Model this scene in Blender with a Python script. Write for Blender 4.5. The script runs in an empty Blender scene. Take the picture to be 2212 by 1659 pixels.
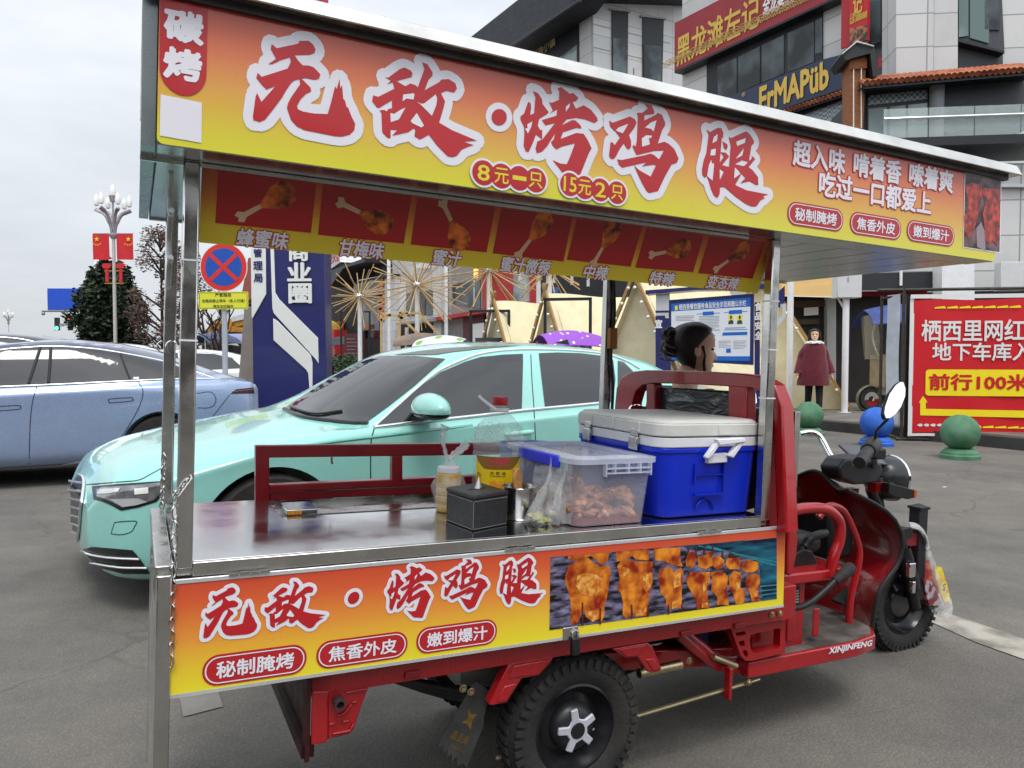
import bpy, bmesh, math, random
import numpy as np
from mathutils import Vector as V, Matrix as M4, noise as NZ
from mathutils.geometry import delaunay_2d_cdt
from mathutils.bvhtree import BVHTree
R=math.radians; pi=math.pi; rnd=random.Random(7)
S=bpy.context.scene; COL=S.collection
# ---------------------------------------------------------------- camera, sky, sun, exposure
F,CX,CY,HZ,H=1650.0,1106.0,829.5,770.0,1.29          # focal length / centre / horizon row of the 2212 px wide photo, eye height
PIT=math.atan((CY-HZ)/F)
FW=V((0,math.cos(PIT),-math.sin(PIT))); UP=V((0,math.sin(PIT),math.cos(PIT))); RT=V((1,0,0)); CAM=V((0,0,H))
cd=bpy.data.cameras.new('camera'); cam=bpy.data.objects.new('camera',cd); COL.objects.link(cam)
cd.sensor_width=36; cd.lens=36*F/2212; cd.clip_start=.05; cd.clip_end=3000
cam.location=CAM; cam.rotation_euler=(pi/2-PIT,0,0); S.camera=cam
SUN_EL,SUN_AZ=R(64),R(168)                           # azimuth clockwise from +Y: behind the camera, to its right
w=bpy.data.worlds.new('World'); S.world=w; w.use_nodes=True
nt=w.node_tree; nt.nodes.clear()
def nd(t,k,**kw):
    n=t.nodes.new(k)
    for a,b in kw.items():
        if a in n.inputs.keys() if isinstance(a,str) else False: n.inputs[a].default_value=b
        else: setattr(n,a,b)
    return n
out=nd(nt,'ShaderNodeOutputWorld'); bg=nd(nt,'ShaderNodeBackground'); sky=nd(nt,'ShaderNodeTexSky')
sky.sky_type='NISHITA'; sky.sun_disc=False; sky.sun_elevation=SUN_EL; sky.sun_rotation=SUN_AZ; sky.air_density=1.2; sky.dust_density=3.0; sky.altitude=300
hs=nd(nt,'ShaderNodeHueSaturation'); hs.inputs['Saturation'].default_value=.34; hs.inputs['Value'].default_value=1.0
tc=nd(nt,'ShaderNodeTexCoord'); mp=nd(nt,'ShaderNodeMapping'); mp.inputs['Scale'].default_value=(1,1,3.2)
nz=nd(nt,'ShaderNodeTexNoise'); nz.inputs['Scale'].default_value=2.3; nz.inputs['Detail'].default_value=6; nz.inputs['Roughness'].default_value=.55
cr=nd(nt,'ShaderNodeValToRGB'); cr.color_ramp.elements[0].position=.3; cr.color_ramp.elements[0].color=(5.1,5.5,6.0,1); cr.color_ramp.elements[1].position=.72; cr.color_ramp.elements[1].color=(7.9,8.25,8.7,1)
mx=nd(nt,'ShaderNodeMixRGB'); mx.inputs['Fac'].default_value=.72
for a,b in ((tc.outputs['Generated'],mp.inputs['Vector']),(mp.outputs[0],nz.inputs['Vector']),(nz.outputs['Fac'],cr.inputs[0]),(sky.outputs[0],hs.inputs['Color']),(hs.outputs[0],mx.inputs[1]),(cr.outputs[0],mx.inputs[2]),(mx.outputs[0],bg.inputs[0]),(bg.outputs[0],out.inputs[0])): nt.links.new(a,b)
vm=nd(nt,'ShaderNodeVectorMath'); vm.operation='DOT_PRODUCT'; vm.inputs[1].default_value=(math.sin(SUN_AZ)*math.cos(SUN_EL),math.cos(SUN_AZ)*math.cos(SUN_EL),math.sin(SUN_EL))
mg=nd(nt,'ShaderNodeMapRange'); mg.inputs['From Min'].default_value=-.6; mg.inputs['From Max'].default_value=1; mg.inputs['To Min'].default_value=.76; mg.inputs['To Max'].default_value=2.1
ml=nd(nt,'ShaderNodeVectorMath'); ml.operation='SCALE'                # overcast: brighter towards the veiled sun
nt.links.new(tc.outputs['Generated'],vm.inputs[0]); nt.links.new(vm.outputs['Value'],mg.inputs['Value']); nt.links.new(mx.outputs[0],ml.inputs[0]); nt.links.new(mg.outputs[0],ml.inputs['Scale']); nt.links.new(ml.outputs[0],bg.inputs[0])
bg.inputs[1].default_value=.12
sd=bpy.data.lights.new('sun','SUN'); sd.energy=1.5; sd.angle=R(22); sd.color=(1,.965,.92)
sun=bpy.data.objects.new('sun',sd); COL.objects.link(sun); sun.location=(-8,-12,25)
sun.rotation_euler=(V((math.sin(SUN_AZ)*math.cos(SUN_EL),math.cos(SUN_AZ)*math.cos(SUN_EL),math.sin(SUN_EL)))).to_track_quat('Z','Y').to_euler()
S.view_settings.view_transform='Standard'; S.view_settings.look='None'; S.view_settings.gamma=1; S.view_settings.exposure=0.12
S.render.engine='CYCLES'; S.cycles.max_bounces=8; S.cycles.transparent_max_bounces=16; S.cycles.use_denoising=True; S.cycles.caustics_reflective=False; S.cycles.caustics_refractive=False
# ---------------------------------------------------------------- helpers
def ray(u,v): return RT*((u-CX)/F)+FW+UP*(-(v-CY)/F)
def W(u,v,d): r=ray(u,v); return CAM+r*(d/r.y)          # the point d metres ahead of the camera seen at photo position u,v
def G(u,v,z=0.): r=ray(u,v); return CAM+r*((z-H)/r.z)   # the ground point there
def hx(s):
    s=s.lstrip('#'); c=[int(s[i:i+2],16)/255 for i in (0,2,4)]
    return tuple((x/12.92 if x<=.04045 else ((x+.055)/1.055)**2.4) for x in c)+(1,)
MT={}
def mat(key,col,rough=.5,metal=0,var=.08,sc=6,bump=0,bsc=80,coat=0,trans=0,ior=1.45,alpha=1,emit=0,rv=.1,spec=.5,sheen=0,col2=None,lo=.35,hi=.7):
    if key in MT: return MT[key]
    if isinstance(col,str): col=hx(col)
    m=bpy.data.materials.new(key); m.use_nodes=True; t=m.node_tree; b=t.nodes['Principled BSDF']; MT[key]=m
    b.inputs['Roughness'].default_value=rough; b.inputs['Metallic'].default_value=metal; b.inputs['Coat Weight'].default_value=coat; b.inputs['Coat Roughness'].default_value=.06
    b.inputs['Transmission Weight'].default_value=trans; b.inputs['IOR'].default_value=ior; b.inputs['Alpha'].default_value=alpha; b.inputs['Specular IOR Level'].default_value=spec; b.inputs['Sheen Weight'].default_value=sheen
    tc=nd(t,'ShaderNodeTexCoord'); n=nd(t,'ShaderNodeTexNoise'); n.inputs['Scale'].default_value=sc; n.inputs['Detail'].default_value=5; n.inputs['Roughness'].default_value=.6
    t.links.new(tc.outputs['Object'],n.inputs['Vector'])
    r=nd(t,'ShaderNodeValToRGB'); r.color_ramp.elements[0].position=lo; r.color_ramp.elements[1].position=hi
    if col2: c2=hx(col2) if isinstance(col2,str) else col2; r.color_ramp.elements[0].color=c2; r.color_ramp.elements[1].color=col
    else:
        r.color_ramp.elements[0].color=tuple(max(0,x*(1-var)) for x in col[:3])+(1,); r.color_ramp.elements[1].color=tuple(min(1,x*(1+var)) for x in col[:3])+(1,)
    t.links.new(n.outputs['Fac'],r.inputs[0]); t.links.new(r.outputs[0],b.inputs['Base Color'])
    if rv:
        mr=nd(t,'ShaderNodeMapRange'); mr.inputs['To Min'].default_value=max(0,rough*(1-rv)); mr.inputs['To Max'].default_value=min(1,rough*(1+2*rv)); mr.inputs['From Min'].default_value=.3; mr.inputs['From Max'].default_value=.75
        n2=nd(t,'ShaderNodeTexNoise'); n2.inputs['Scale'].default_value=sc*2.7; n2.inputs['Detail'].default_value=4; t.links.new(tc.outputs['Object'],n2.inputs['Vector']); t.links.new(n2.outputs['Fac'],mr.inputs['Value']); t.links.new(mr.outputs[0],b.inputs['Roughness'])
    if bump:
        n3=nd(t,'ShaderNodeTexNoise'); n3.inputs['Scale'].default_value=bsc; n3.inputs['Detail'].default_value=4; t.links.new(tc.outputs['Object'],n3.inputs['Vector'])
        bp=nd(t,'ShaderNodeBump'); bp.inputs['Strength'].default_value=bump; bp.inputs['Distance'].default_value=.01; t.links.new(n3.outputs['Fac'],bp.inputs['Height']); t.links.new(bp.outputs[0],b.inputs['Normal'])
    if emit: t.links.new(r.outputs[0],b.inputs['Emission Color']); b.inputs['Emission Strength'].default_value=emit
    return m
def grad(key,stops,z0,z1,axis='Z',rough=.3,coat=.3):
    """a print whose ink runs from one colour to another along an object axis"""
    if key in MT: return MT[key]
    m=mat(key,(1,1,1,1),rough,coat=coat); t=m.node_tree; b=t.nodes['Principled BSDF']
    tc=nd(t,'ShaderNodeTexCoord'); sp=nd(t,'ShaderNodeSeparateXYZ'); mr=nd(t,'ShaderNodeMapRange'); r=nd(t,'ShaderNodeValToRGB')
    mr.inputs['From Min'].default_value=z0; mr.inputs['From Max'].default_value=z1
    e=r.color_ramp.elements
    while len(e)<len(stops): e.new(.5)
    for q,(p,c) in zip(e,stops): q.position=p; q.color=hx(c)
    t.links.new(tc.outputs['Object'],sp.inputs[0]); t.links.new(sp.outputs[axis],mr.inputs['Value']); t.links.new(mr.outputs[0],r.inputs[0]); t.links.new(r.outputs[0],b.inputs['Base Color'])
    return m
def nodes_mix(key,c1,c2,tex,rough=.6,bump=0,scale=(1,1,1),fac=(.45,.55),coord='Object',**kw):
    """two colours mixed by a procedural texture node"""
    if key in MT: return MT[key]
    m=mat(key,c1,rough,rv=0); t=m.node_tree; b=t.nodes['Principled BSDF']; tc=nd(t,'ShaderNodeTexCoord'); mp=nd(t,'ShaderNodeMapping'); mp.inputs['Scale'].default_value=scale
    x=nd(t,tex)
    for k,v in kw.items():
        if k in x.inputs: x.inputs[k].default_value=v
        else: setattr(x,k,v)
    r=nd(t,'ShaderNodeValToRGB'); r.color_ramp.elements[0].position=fac[0]; r.color_ramp.elements[1].position=fac[1]; r.color_ramp.elements[0].color=hx(c1); r.color_ramp.elements[1].color=hx(c2)
    t.links.new(tc.outputs[coord],mp.inputs[0]); t.links.new(mp.outputs[0],x.inputs['Vector'])
    o=x.outputs['Fac'] if 'Fac' in x.outputs else x.outputs[0]
    t.links.new(o,r.inputs[0]); t.links.new(r.outputs[0],b.inputs['Base Color'])
    if bump:
        bp=nd(t,'ShaderNodeBump'); bp.inputs['Strength'].default_value=bump; bp.inputs['Distance'].default_value=.02; t.links.new(o,bp.inputs['Height']); t.links.new(bp.outputs[0],b.inputs['Normal'])
    return m
def tag(o,label=None,cat=None,group=None,kind=None):
    if label: o['label']=label
    if cat: o['category']=cat
    if group: o['group']=group
    if kind: o['kind']=kind
    return o
def thing(name,label,cat,mx=None,group=None):
    o=bpy.data.objects.new(name,None); COL.objects.link(o); o.empty_display_size=.1
    if mx is not None: o.matrix_world=mx if isinstance(mx,M4) else M4.Translation(V(mx))
    return tag(o,label,cat,group)
def copy_tree(o,parent=None):
    c=o.copy(); COL.objects.link(c)
    if parent: c.parent=parent
    for ch in list(o.children): copy_tree(ch,c)
    return c
GC={}
def glyphs(body,bold=0.):
    k=(body,bold)
    if k in GC: return GC[k]
    if bold>0:                                       # heavier letters: the plain outline grown by a round brush
        vs,fs=glyphs(body); bset={}
        for f in fs:
            for i in range(len(f)):
                a,b=f[i-1],f[i]; key=(min(a,b),max(a,b)); bset[key]=bset.get(key,0)+1
        P=[[vs[i] for i in f] for f in fs]; n=7
        seen=set()
        for (a,b),c in bset.items():
            if c>1: continue
            A=V(vs[a]);B=V(vs[b]); d=B-A
            if a not in seen: seen.add(a); P.append([(A.x+bold*math.cos(2*pi*j/n+.3),A.y+bold*math.sin(2*pi*j/n+.3)) for j in range(n)])
            if d.length>1e-4:
                e=V((-d.y,d.x)).normalized()*bold; P.append([tuple(A+e),tuple(A-e),tuple(B-e),tuple(B+e)])
        r=union2d(P); Q=np.array([tuple(p) for p in r[0]]); T=r[1]; C=np.array([Q[list(t)].mean(0) for t in T]); ok=np.zeros(len(T),bool)
        for f in fs:                                 # keep what lies in a letter or within a brush width of its edge; counters stay open
            a=np.array([vs[i] for i in f]); sg=None; ins=np.ones(len(T),bool); ar=sum(a[i-1][0]*a[i][1]-a[i][0]*a[i-1][1] for i in range(len(a)))
            for i in range(len(a)): d=a[i]-a[i-1]; ins&=((d[0]*(C[:,1]-a[i-1][1])-d[1]*(C[:,0]-a[i-1][0]))*(1 if ar>0 else -1)>=-1e-9)
            ok|=ins
        for (a,b),c in bset.items():
            if c==1:
                A=np.array(vs[a]);d=np.array(vs[b])-A; t=np.clip(((C-A)@d)/max(d@d,1e-12),0,1); ok|=np.hypot(*(C-A-t[:,None]*d).T)<bold
        GC[k]=([tuple(p) for p in Q],[tuple(t) for t,o in zip(T,ok) if o]); return GC[k]
    c=bpy.data.curves.new('t','FONT'); c.body=body; c.resolution_u=2; c.align_x='CENTER'
    o=bpy.data.objects.new('t',c); COL.objects.link(o)
    dg=bpy.context.evaluated_depsgraph_get(); dg.update(); me=bpy.data.meshes.new_from_object(o.evaluated_get(dg))
    idx={}; mp_=[]; vs=[]
    for v in me.vertices:
        q=(round(v.co.x,4),round(v.co.y,4))
        if q not in idx: idx[q]=len(vs); vs.append(q)
        mp_.append(idx[q])
    fs=[]
    for p in me.polygons:
        t=[]
        for i in p.vertices:
            if mp_[i] not in t: t.append(mp_[i])
        if len(t)>2: fs.append(tuple(t))
    bpy.data.objects.remove(o); bpy.data.curves.remove(c); bpy.data.meshes.remove(me)
    GC[k]=(vs,fs); return GC[k]
def union2d(polys,grid=None):
    vs=[];fs=[]
    for p in polys:
        if sum(p[i-1][0]*p[i][1]-p[i][0]*p[i-1][1] for i in range(len(p)))<0: p=p[::-1]
        fs.append(list(range(len(vs),len(vs)+len(p)))); vs+= [V((a[0],a[1])) for a in p]
    if grid: vs+=[V(g) for g in grid]
    r=delaunay_2d_cdt(vs,[],fs,1,1e-6)
    return r[0],[t for t,o in zip(r[2],r[5]) if o]
class FR:
    """a flat frame: origin, right, up (and its normal, towards the viewer); uv() finds the frame position of a photo position"""
    def __init__(s,O,ex,ey,rot=None,cam=None):
        s.O=V(O); s.ex=V(ex).normalized(); s.n=s.ex.cross(V(ey)).normalized(); s.ey=s.n.cross(s.ex); s.rot=rot; s.cam=CAM if cam is None else V(cam)
    def P(s,a,b,h=0.): return s.O+s.ex*a+s.ey*b+s.n*h
    def uv(s,u,v,h=0.):
        r=ray(u,v)
        if s.rot: r=s.rot@r
        t=((s.O-s.cam).dot(s.n)+h)/r.dot(s.n); q=s.cam+r*t-s.O
        return (q.dot(s.ex),q.dot(s.ey))
    def at(s,a,b): return FR(s.P(a,b),s.ex,s.ey,s.rot,s.cam)
class MB:
    def __init__(s): s.v=[]; s.f=[]
    def add(s,vs,fs):
        n=len(s.v); s.v+=[V(p) for p in vs]; s.f+=[tuple(i+n for i in q) for q in fs]; return s
    def box(s,x0,x1,y0,y1,z0,z1,m=None):
        vs=[V(p) for p in ((x0,y0,z0),(x1,y0,z0),(x1,y1,z0),(x0,y1,z0),(x0,y0,z1),(x1,y0,z1),(x1,y1,z1),(x0,y1,z1))]
        if m: vs=[m@p for p in vs]
        return s.add(vs,[(0,3,2,1),(4,5,6,7),(0,1,5,4),(1,2,6,5),(2,3,7,6),(3,0,4,7)])
    def bar(s,p0,p1,a,b=None,up=(0,0,1)):
        p0=V(p0);p1=V(p1); b=a if b is None else b; d=(p1-p0).normalized(); u=V(up)
        if abs(d.dot(u))>.98: u=V((1,0,0))
        x=d.cross(u).normalized(); y=x.cross(d)
        vs=[p+x*(i*a/2)+y*(j*b/2) for p in (p0,p1) for i,j in ((-1,-1),(1,-1),(1,1),(-1,1))]
        return s.add(vs,[(0,1,2,3),(7,6,5,4),(0,4,5,1),(1,5,6,2),(2,6,7,3),(3,7,4,0)])
    def tube(s,pts,r,n=10,closed=False,cap=True,sq=1.):
        pts=[V(p) for p in pts]; k=len(pts); rs=r if isinstance(r,(list,tuple)) else [r]*k; vs=[]; fs=[]; px=None
        for i,p in enumerate(pts):
            d=(pts[(i+1)%k]-pts[i-1]) if closed else (pts[min(i+1,k-1)]-pts[max(i-1,0)])
            d=d.normalized() if d.length>1e-9 else V((0,0,1))
            if px is None: px=d.orthogonal().normalized()
            px=(px-d*px.dot(d)); px=px.normalized() if px.length>1e-6 else d.orthogonal().normalized()
            py=d.cross(px)
            for j in range(n):
                a=2*pi*j/n; vs.append(p+px*(math.cos(a)*rs[i])+py*(math.sin(a)*rs[i]*sq))
        for i in range(k if closed else k-1):
            for j in range(n):
                a=i*n+j; b=i*n+(j+1)%n; c=((i+1)%k)*n+(j+1)%n; d=((i+1)%k)*n+j; fs.append((a,b,c,d))
        if cap and not closed: fs.append(tuple(range(n-1,-1,-1))); fs.append(tuple((k-1)*n+j for j in range(n)))
        return s.add(vs,fs)
    def prism(s,pts,fr,h0,h1):
        """a flat outline with thickness, in frame fr"""
        n=len(pts); A=sum(pts[i-1][0]*pts[i][1]-pts[i][0]*pts[i-1][1] for i in range(n))
        if A<0: pts=pts[::-1]
        vs=[fr.P(a,b,h0) for a,b in pts]+[fr.P(a,b,h1) for a,b in pts]
        return s.add(vs,[tuple(range(n-1,-1,-1)),tuple(range(n,2*n))]+[(i,(i+1)%n,(i+1)%n+n,i+n) for i in range(n)])
    def lathe(s,prof,c=(0,0,0),ax=(0,0,1),n=24,a0=0,a1=2*pi):
        ax=V(ax).normalized(); x=ax.orthogonal().normalized(); y=ax.cross(x); c=V(c); full=abs(a1-a0-2*pi)<1e-6; k=n if full else n+1; vs=[]; fs=[]
        for r,z in prof:
            for j in range(k):
                a=a0+(a1-a0)*j/n; vs.append(c+ax*z+x*(math.cos(a)*r)+y*(math.sin(a)*r))
        for i in range(len(prof)-1):
            for j in range(n):
                b=(j+1)%k; fs.append((i*k+j,i*k+b,(i+1)*k+b,(i+1)*k+j))
        return s.add(vs,fs)
    def ball(s,c,r,n=16,m=10,rot=None):
        r=(r,r,r) if not isinstance(r,(tuple,list)) else r; c=V(c); vs=[]; fs=[]
        for i in range(m+1):
            t=pi*i/m
            for j in range(n):
                p=V((r[0]*math.sin(t)*math.cos(2*pi*j/n),r[1]*math.sin(t)*math.sin(2*pi*j/n),r[2]*math.cos(t)))
                vs.append(c+(rot@p if rot else p))
        for i in range(m):
            for j in range(n): fs.append((i*n+j,(i+1)*n+j,(i+1)*n+(j+1)%n,i*n+(j+1)%n))
        return s.add(vs,fs)
    def grid(s,fn,nu,nv):
        vs=[fn(i/nu,j/nv) for j in range(nv+1) for i in range(nu+1)]
        return s.add(vs,[(j*(nu+1)+i,j*(nu+1)+i+1,(j+1)*(nu+1)+i+1,(j+1)*(nu+1)+i) for j in range(nv) for i in range(nu)])
    def flat(s,polys,fr,h=0.):
        vs,fs=union2d(polys)
        return s.add([fr.P(p[0],p[1],h) for p in vs],fs)
    def outline(s,polys,wd,fr,h=0.,nn=10):
        q=[]
        for p in polys:
            q.append(p); k=len(p)
            for i in range(k):
                a=V(p[i-1]);b=V(p[i]); d=(b-a)
                q.append([(a.x+wd*math.cos(2*pi*j/nn),a.y+wd*math.sin(2*pi*j/nn)) for j in range(nn)])
                if d.length>1e-5:
                    e=V((-d.y,d.x)).normalized()*wd; q.append([tuple(a+e),tuple(a-e),tuple(b-e),tuple(b+e)])
        return s.flat(q,fr,h)
    def text(s,body,fr,w,h,bold=.0,off=.001,base=None):
        """lettering, centred on the frame origin and fitted to w x h (fitted to the plain letters, so heavier outlines stay registered)"""
        vs,fs=glyphs(body,bold); b0=glyphs(body,0.)[0]
        x0=min(p[0] for p in b0);x1=max(p[0] for p in b0);y0=min(p[1] for p in b0);y1=max(p[1] for p in b0)
        kx=w/(x1-x0); ky=(h/(y1-y0)) if h else kx
        return s.add([fr.P((p[0]-(x0+x1)/2)*kx,(p[1]-(y0+y1)/2)*ky,off) for p in vs],fs)
    def build(s,name,m,parent=None,off=None,smooth=40,bevel=0,sub=0,seg=2,loose=False):
        me=bpy.data.meshes.new(name); me.from_pydata([tuple(p) for p in s.v],[],s.f); me.validate()
        if off is not None: me.transform(M4.Translation(-V(off)) if not isinstance(off,M4) else off)
        me.materials.append(m); o=bpy.data.objects.new(name,me); COL.objects.link(o)
        if smooth:
            me.polygons.foreach_set('use_smooth',[True]*len(me.polygons)); me.set_sharp_from_angle(angle=R(smooth))
        if parent: o.parent=parent
        if sub: q=o.modifiers.new('s','SUBSURF'); q.levels=sub; q.render_levels=sub
        if bevel: q=o.modifiers.new('b','BEVEL'); q.width=bevel; q.segments=seg; q.limit_method='ANGLE'; q.angle_limit=R(35)
        return o
def split_loose(o):
    """each separate piece of a mesh becomes a part of its own"""
    me=o.data; n=len(me.vertices); p=list(range(n))
    def find(i):
        while p[i]!=i: p[i]=p[p[i]]; i=p[i]
        return i
    for e in me.edges: a,b=find(e.vertices[0]),find(e.vertices[1]); p[a]=b
    g={}
    for f in me.polygons: g.setdefault(find(f.vertices[0]),[]).append(f)
    if len(g)<2: return
    for fs in list(g.values()):
        ids=sorted({i for f in fs for i in f.vertices}); ix={i:k for k,i in enumerate(ids)}; m2=bpy.data.meshes.new(o.name); m2.from_pydata([tuple(me.vertices[i].co) for i in ids],[],[tuple(ix[i] for i in f.vertices) for f in fs])
        m2.materials.append(me.materials[0]); m2.polygons.foreach_set('use_smooth',[f.use_smooth for f in fs]); 
        if fs[0].use_smooth: m2.set_sharp_from_angle(angle=R(40))
        c=o.copy(); c.data=m2; COL.objects.link(c)
    bpy.data.objects.remove(o)
def evalmesh(o):
    dg=bpy.context.evaluated_depsgraph_get(); dg.update(); return bpy.data.meshes.new_from_object(o.evaluated_get(dg))
def spline(pts,n=8,closed=False):
    P=[V(p) for p in pts]; k=len(P); o=[]
    for i in range(k if closed else k-1):
        a=P[(i-1)%k] if closed or i>0 else P[0]*2-P[1]; b=P[i]; c=P[(i+1)%k]; d=P[(i+2)%k] if closed or i+2<k else P[-1]*2-P[-2]
        for j in range(n):
            t=j/n; o.append(.5*((2*b)+(c-a)*t+(2*a-5*b+4*c-d)*t*t+(3*b-a-3*c+d)*t**3))
    if not closed: o.append(P[-1])
    return o
def rrect(x0,x1,y0,y1,r,n=6):
    o=[]
    for cx,cy,a in ((x1-r,y1-r,0),(x0+r,y1-r,90),(x0+r,y0+r,180),(x1-r,y0+r,270)):
        o+=[(cx+r*math.cos(R(a+90*i/n)),cy+r*math.sin(R(a+90*i/n))) for i in range(n+1)]
    return o
def disc(cx,cy,r,n=24,k=1.): return [(cx+r*math.cos(2*pi*i/n),cy+r*k*math.sin(2*pi*i/n)) for i in range(n)]
# ---------------------------------------------------------------- shared materials
steel=mat('stainless steel',(.60,.59,.565,1),.2,1,var=.16,sc=5,rv=.5,bump=.05,bsc=22)
steel2=mat('brushed stainless counter',(.62,.62,.62,1),.13,1,var=.06,sc=3,rv=.35,bump=.035,bsc=7)
def dirt(m,col,sc=3.,lo=.55,hi=.75,amt=.7,rough=.8):
    """dust and scuffs with a shape of their own over a paint"""
    t=m.node_tree; b=t.nodes['Principled BSDF']; tc=nd(t,'ShaderNodeTexCoord'); n=nd(t,'ShaderNodeTexNoise'); n.inputs['Scale'].default_value=sc; n.inputs['Detail'].default_value=9; n.inputs['Roughness'].default_value=.68
    r=nd(t,'ShaderNodeMapRange'); r.inputs['From Min'].default_value=lo; r.inputs['From Max'].default_value=hi; r.inputs['To Max'].default_value=amt
    x=nd(t,'ShaderNodeMixRGB'); x.inputs[2].default_value=hx(col); t.links.new(tc.outputs['Object'],n.inputs['Vector']); t.links.new(n.outputs['Fac'],r.inputs['Value']); t.links.new(r.outputs[0],x.inputs[0]); t.links.new(b.inputs['Base Color'].links[0].from_socket,x.inputs[1]); t.links.new(x.outputs[0],b.inputs['Base Color'])
    return m
chrome=mat('chrome',(.8,.8,.8,1),.08,1,var=.02)
brass=mat('zinc plated brass',(.52,.44,.26,1),.35,1,var=.15,sc=30)
red=mat('red vehicle paint','#a3121a',.28,coat=.6,var=.10,sc=4,rv=.3)
dirt(red,'#6d4a42',5.,.56,.74,.55); dred=mat('dark red paint','#8c1620',.35,coat=.3,var=.12,sc=5)
black=mat('black plastic',(.012,.012,.013,1),.45,var=.2,sc=20)
rubber=dirt(mat('tyre rubber',(.022,.021,.020,1),.8,var=.25,sc=12,bump=.3,bsc=60),'#4a453f',7.,.45,.8,.5)
dark=mat('dark shadow gap',(.008,.008,.009,1),.7)
white=mat('white vinyl',(.80,.78,.84,1),.35,var=.02)
inkred=mat('red vinyl print','#b8222a',.35,coat=.2,var=.04)
yel=mat('yellow vinyl','#e8d23c',.35,var=.03)
grey=mat('grey steel',(.3,.3,.3,1),.45,.6,var=.1)
glass=mat('dark car glass',(.010,.011,.012,1),.03,var=.0,ior=1.7,rv=0)
wood=mat('bamboo wood','#b99a68',.6,var=.2,sc=14)
whitep=mat('white paint',(.72,.73,.74,1),.4,var=.05)
navy=mat('navy painted metal','#20235c',.4,var=.06,coat=.2)
ltgrey=mat('light grey paint',(.5,.51,.52,1),.45,var=.06)
pb=mat('pale board',(.7,.7,.68,1),.5,var=.04)
# ================================================================ STREET, BUILDINGS, TREES AND STREET FURNITURE
asph=nodes_mix('asphalt','#5b5855','#777269','ShaderNodeTexNoise',.88,bump=.25,Scale=1.3,Detail=9.,Roughness=.72,fac=(.3,.72))
def asphalt(m):
    t=m.node_tree; b=t.nodes['Principled BSDF']; tc=nd(t,'ShaderNodeTexCoord'); n=nd(t,'ShaderNodeTexVoronoi'); n.inputs['Scale'].default_value=95
    r=nd(t,'ShaderNodeValToRGB'); r.color_ramp.elements[0].position=.0; r.color_ramp.elements[0].color=(1.35,1.33,1.28,1); r.color_ramp.elements[1].position=.5; r.color_ramp.elements[1].color=(.80,.80,.80,1)
    n4=nd(t,'ShaderNodeTexNoise'); n4.inputs['Scale'].default_value=140; n4.inputs['Detail'].default_value=3
    mxx=nd(t,'ShaderNodeMixRGB'); mxx.blend_type='MULTIPLY'; mxx.inputs[0].default_value=.75; src=b.inputs['Base Color'].links[0].from_socket
    t.links.new(tc.outputs['Object'],n.inputs['Vector']); t.links.new(n.outputs['Distance'],r.inputs[0]); t.links.new(src,mxx.inputs[1]); t.links.new(r.outputs[0],mxx.inputs[2]); t.links.new(mxx.outputs[0],b.inputs['Base Color'])
    bp=nd(t,'ShaderNodeBump'); bp.inputs['Strength'].default_value=.6; bp.inputs['Distance'].default_value=.004; t.links.new(tc.outputs['Object'],n4.inputs['Vector']); t.links.new(n.outputs['Distance'],bp.inputs['Height']); t.links.new(bp.outputs[0],b.inputs['Normal'])
asphalt(asph); dirt(asph,'#3a3836',.55,.50,.74,.55); dirt(asph,'#2e2c2a',1.7,.63,.72,.5)
def cracks(m):
    t=m.node_tree; b=t.nodes['Principled BSDF']; tc=nd(t,'ShaderNodeTexCoord'); n=nd(t,'ShaderNodeTexNoise'); n.inputs['Scale'].default_value=2.2; n.inputs['Detail'].default_value=6; ad=nd(t,'ShaderNodeVectorMath'); sc=nd(t,'ShaderNodeVectorMath'); sc.operation='SCALE'; sc.inputs['Scale'].default_value=.55
    v=nd(t,'ShaderNodeTexVoronoi'); v.feature='DISTANCE_TO_EDGE'; v.inputs['Scale'].default_value=.42; r=nd(t,'ShaderNodeMapRange'); r.inputs['From Min'].default_value=.002; r.inputs['From Max'].default_value=.007; r.inputs['To Min'].default_value=.32; r.inputs['To Max'].default_value=0
    g=nd(t,'ShaderNodeTexNoise'); g.inputs['Scale'].default_value=.35; gr=nd(t,'ShaderNodeMapRange'); gr.inputs['From Min'].default_value=.48; gr.inputs['From Max'].default_value=.58; mu=nd(t,'ShaderNodeMath'); mu.operation='MULTIPLY'
    x=nd(t,'ShaderNodeMixRGB'); x.inputs[2].default_value=hx('#24221f'); L_=t.links.new
    L_(tc.outputs['Object'],n.inputs['Vector']); L_(n.outputs['Color'],sc.inputs[0]); L_(tc.outputs['Object'],ad.inputs[0]); L_(sc.outputs[0],ad.inputs[1]); L_(ad.outputs[0],v.inputs['Vector']); L_(v.outputs['Distance'],r.inputs['Value']); L_(tc.outputs['Object'],g.inputs['Vector']); L_(g.outputs['Fac'],gr.inputs['Value']); L_(r.outputs[0],mu.inputs[0]); L_(gr.outputs[0],mu.inputs[1]); L_(mu.outputs[0],x.inputs[0]); L_(b.inputs['Base Color'].links[0].from_socket,x.inputs[1]); L_(x.outputs[0],b.inputs['Base Color'])
cracks(asph)
g=MB(); g.add([(-900,-300,0),(900,-300,0),(900,1800,0),(-900,1800,0)],[(0,1,2,3)]); tag(g.build('road',asph),kind='structure')
EU=V((-.481,.877,0)).normalized(); EN=V((.877,.481,0))               # direction of the shop fronts, receding to the left; EN points away from the road
kb=W(1800,928,13.1); kb.z=0
def along(p,t,n=0,z=0): return V((p.x,p.y,0))+EU*t+EN*n+V((0,0,z))
pv_=MB(); pave=nodes_mix('pavement slabs','#57534e','#7a756e','ShaderNodeTexNoise',.85,bump=.2,Scale=2.2,Detail=8.,fac=(.3,.7))
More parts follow.
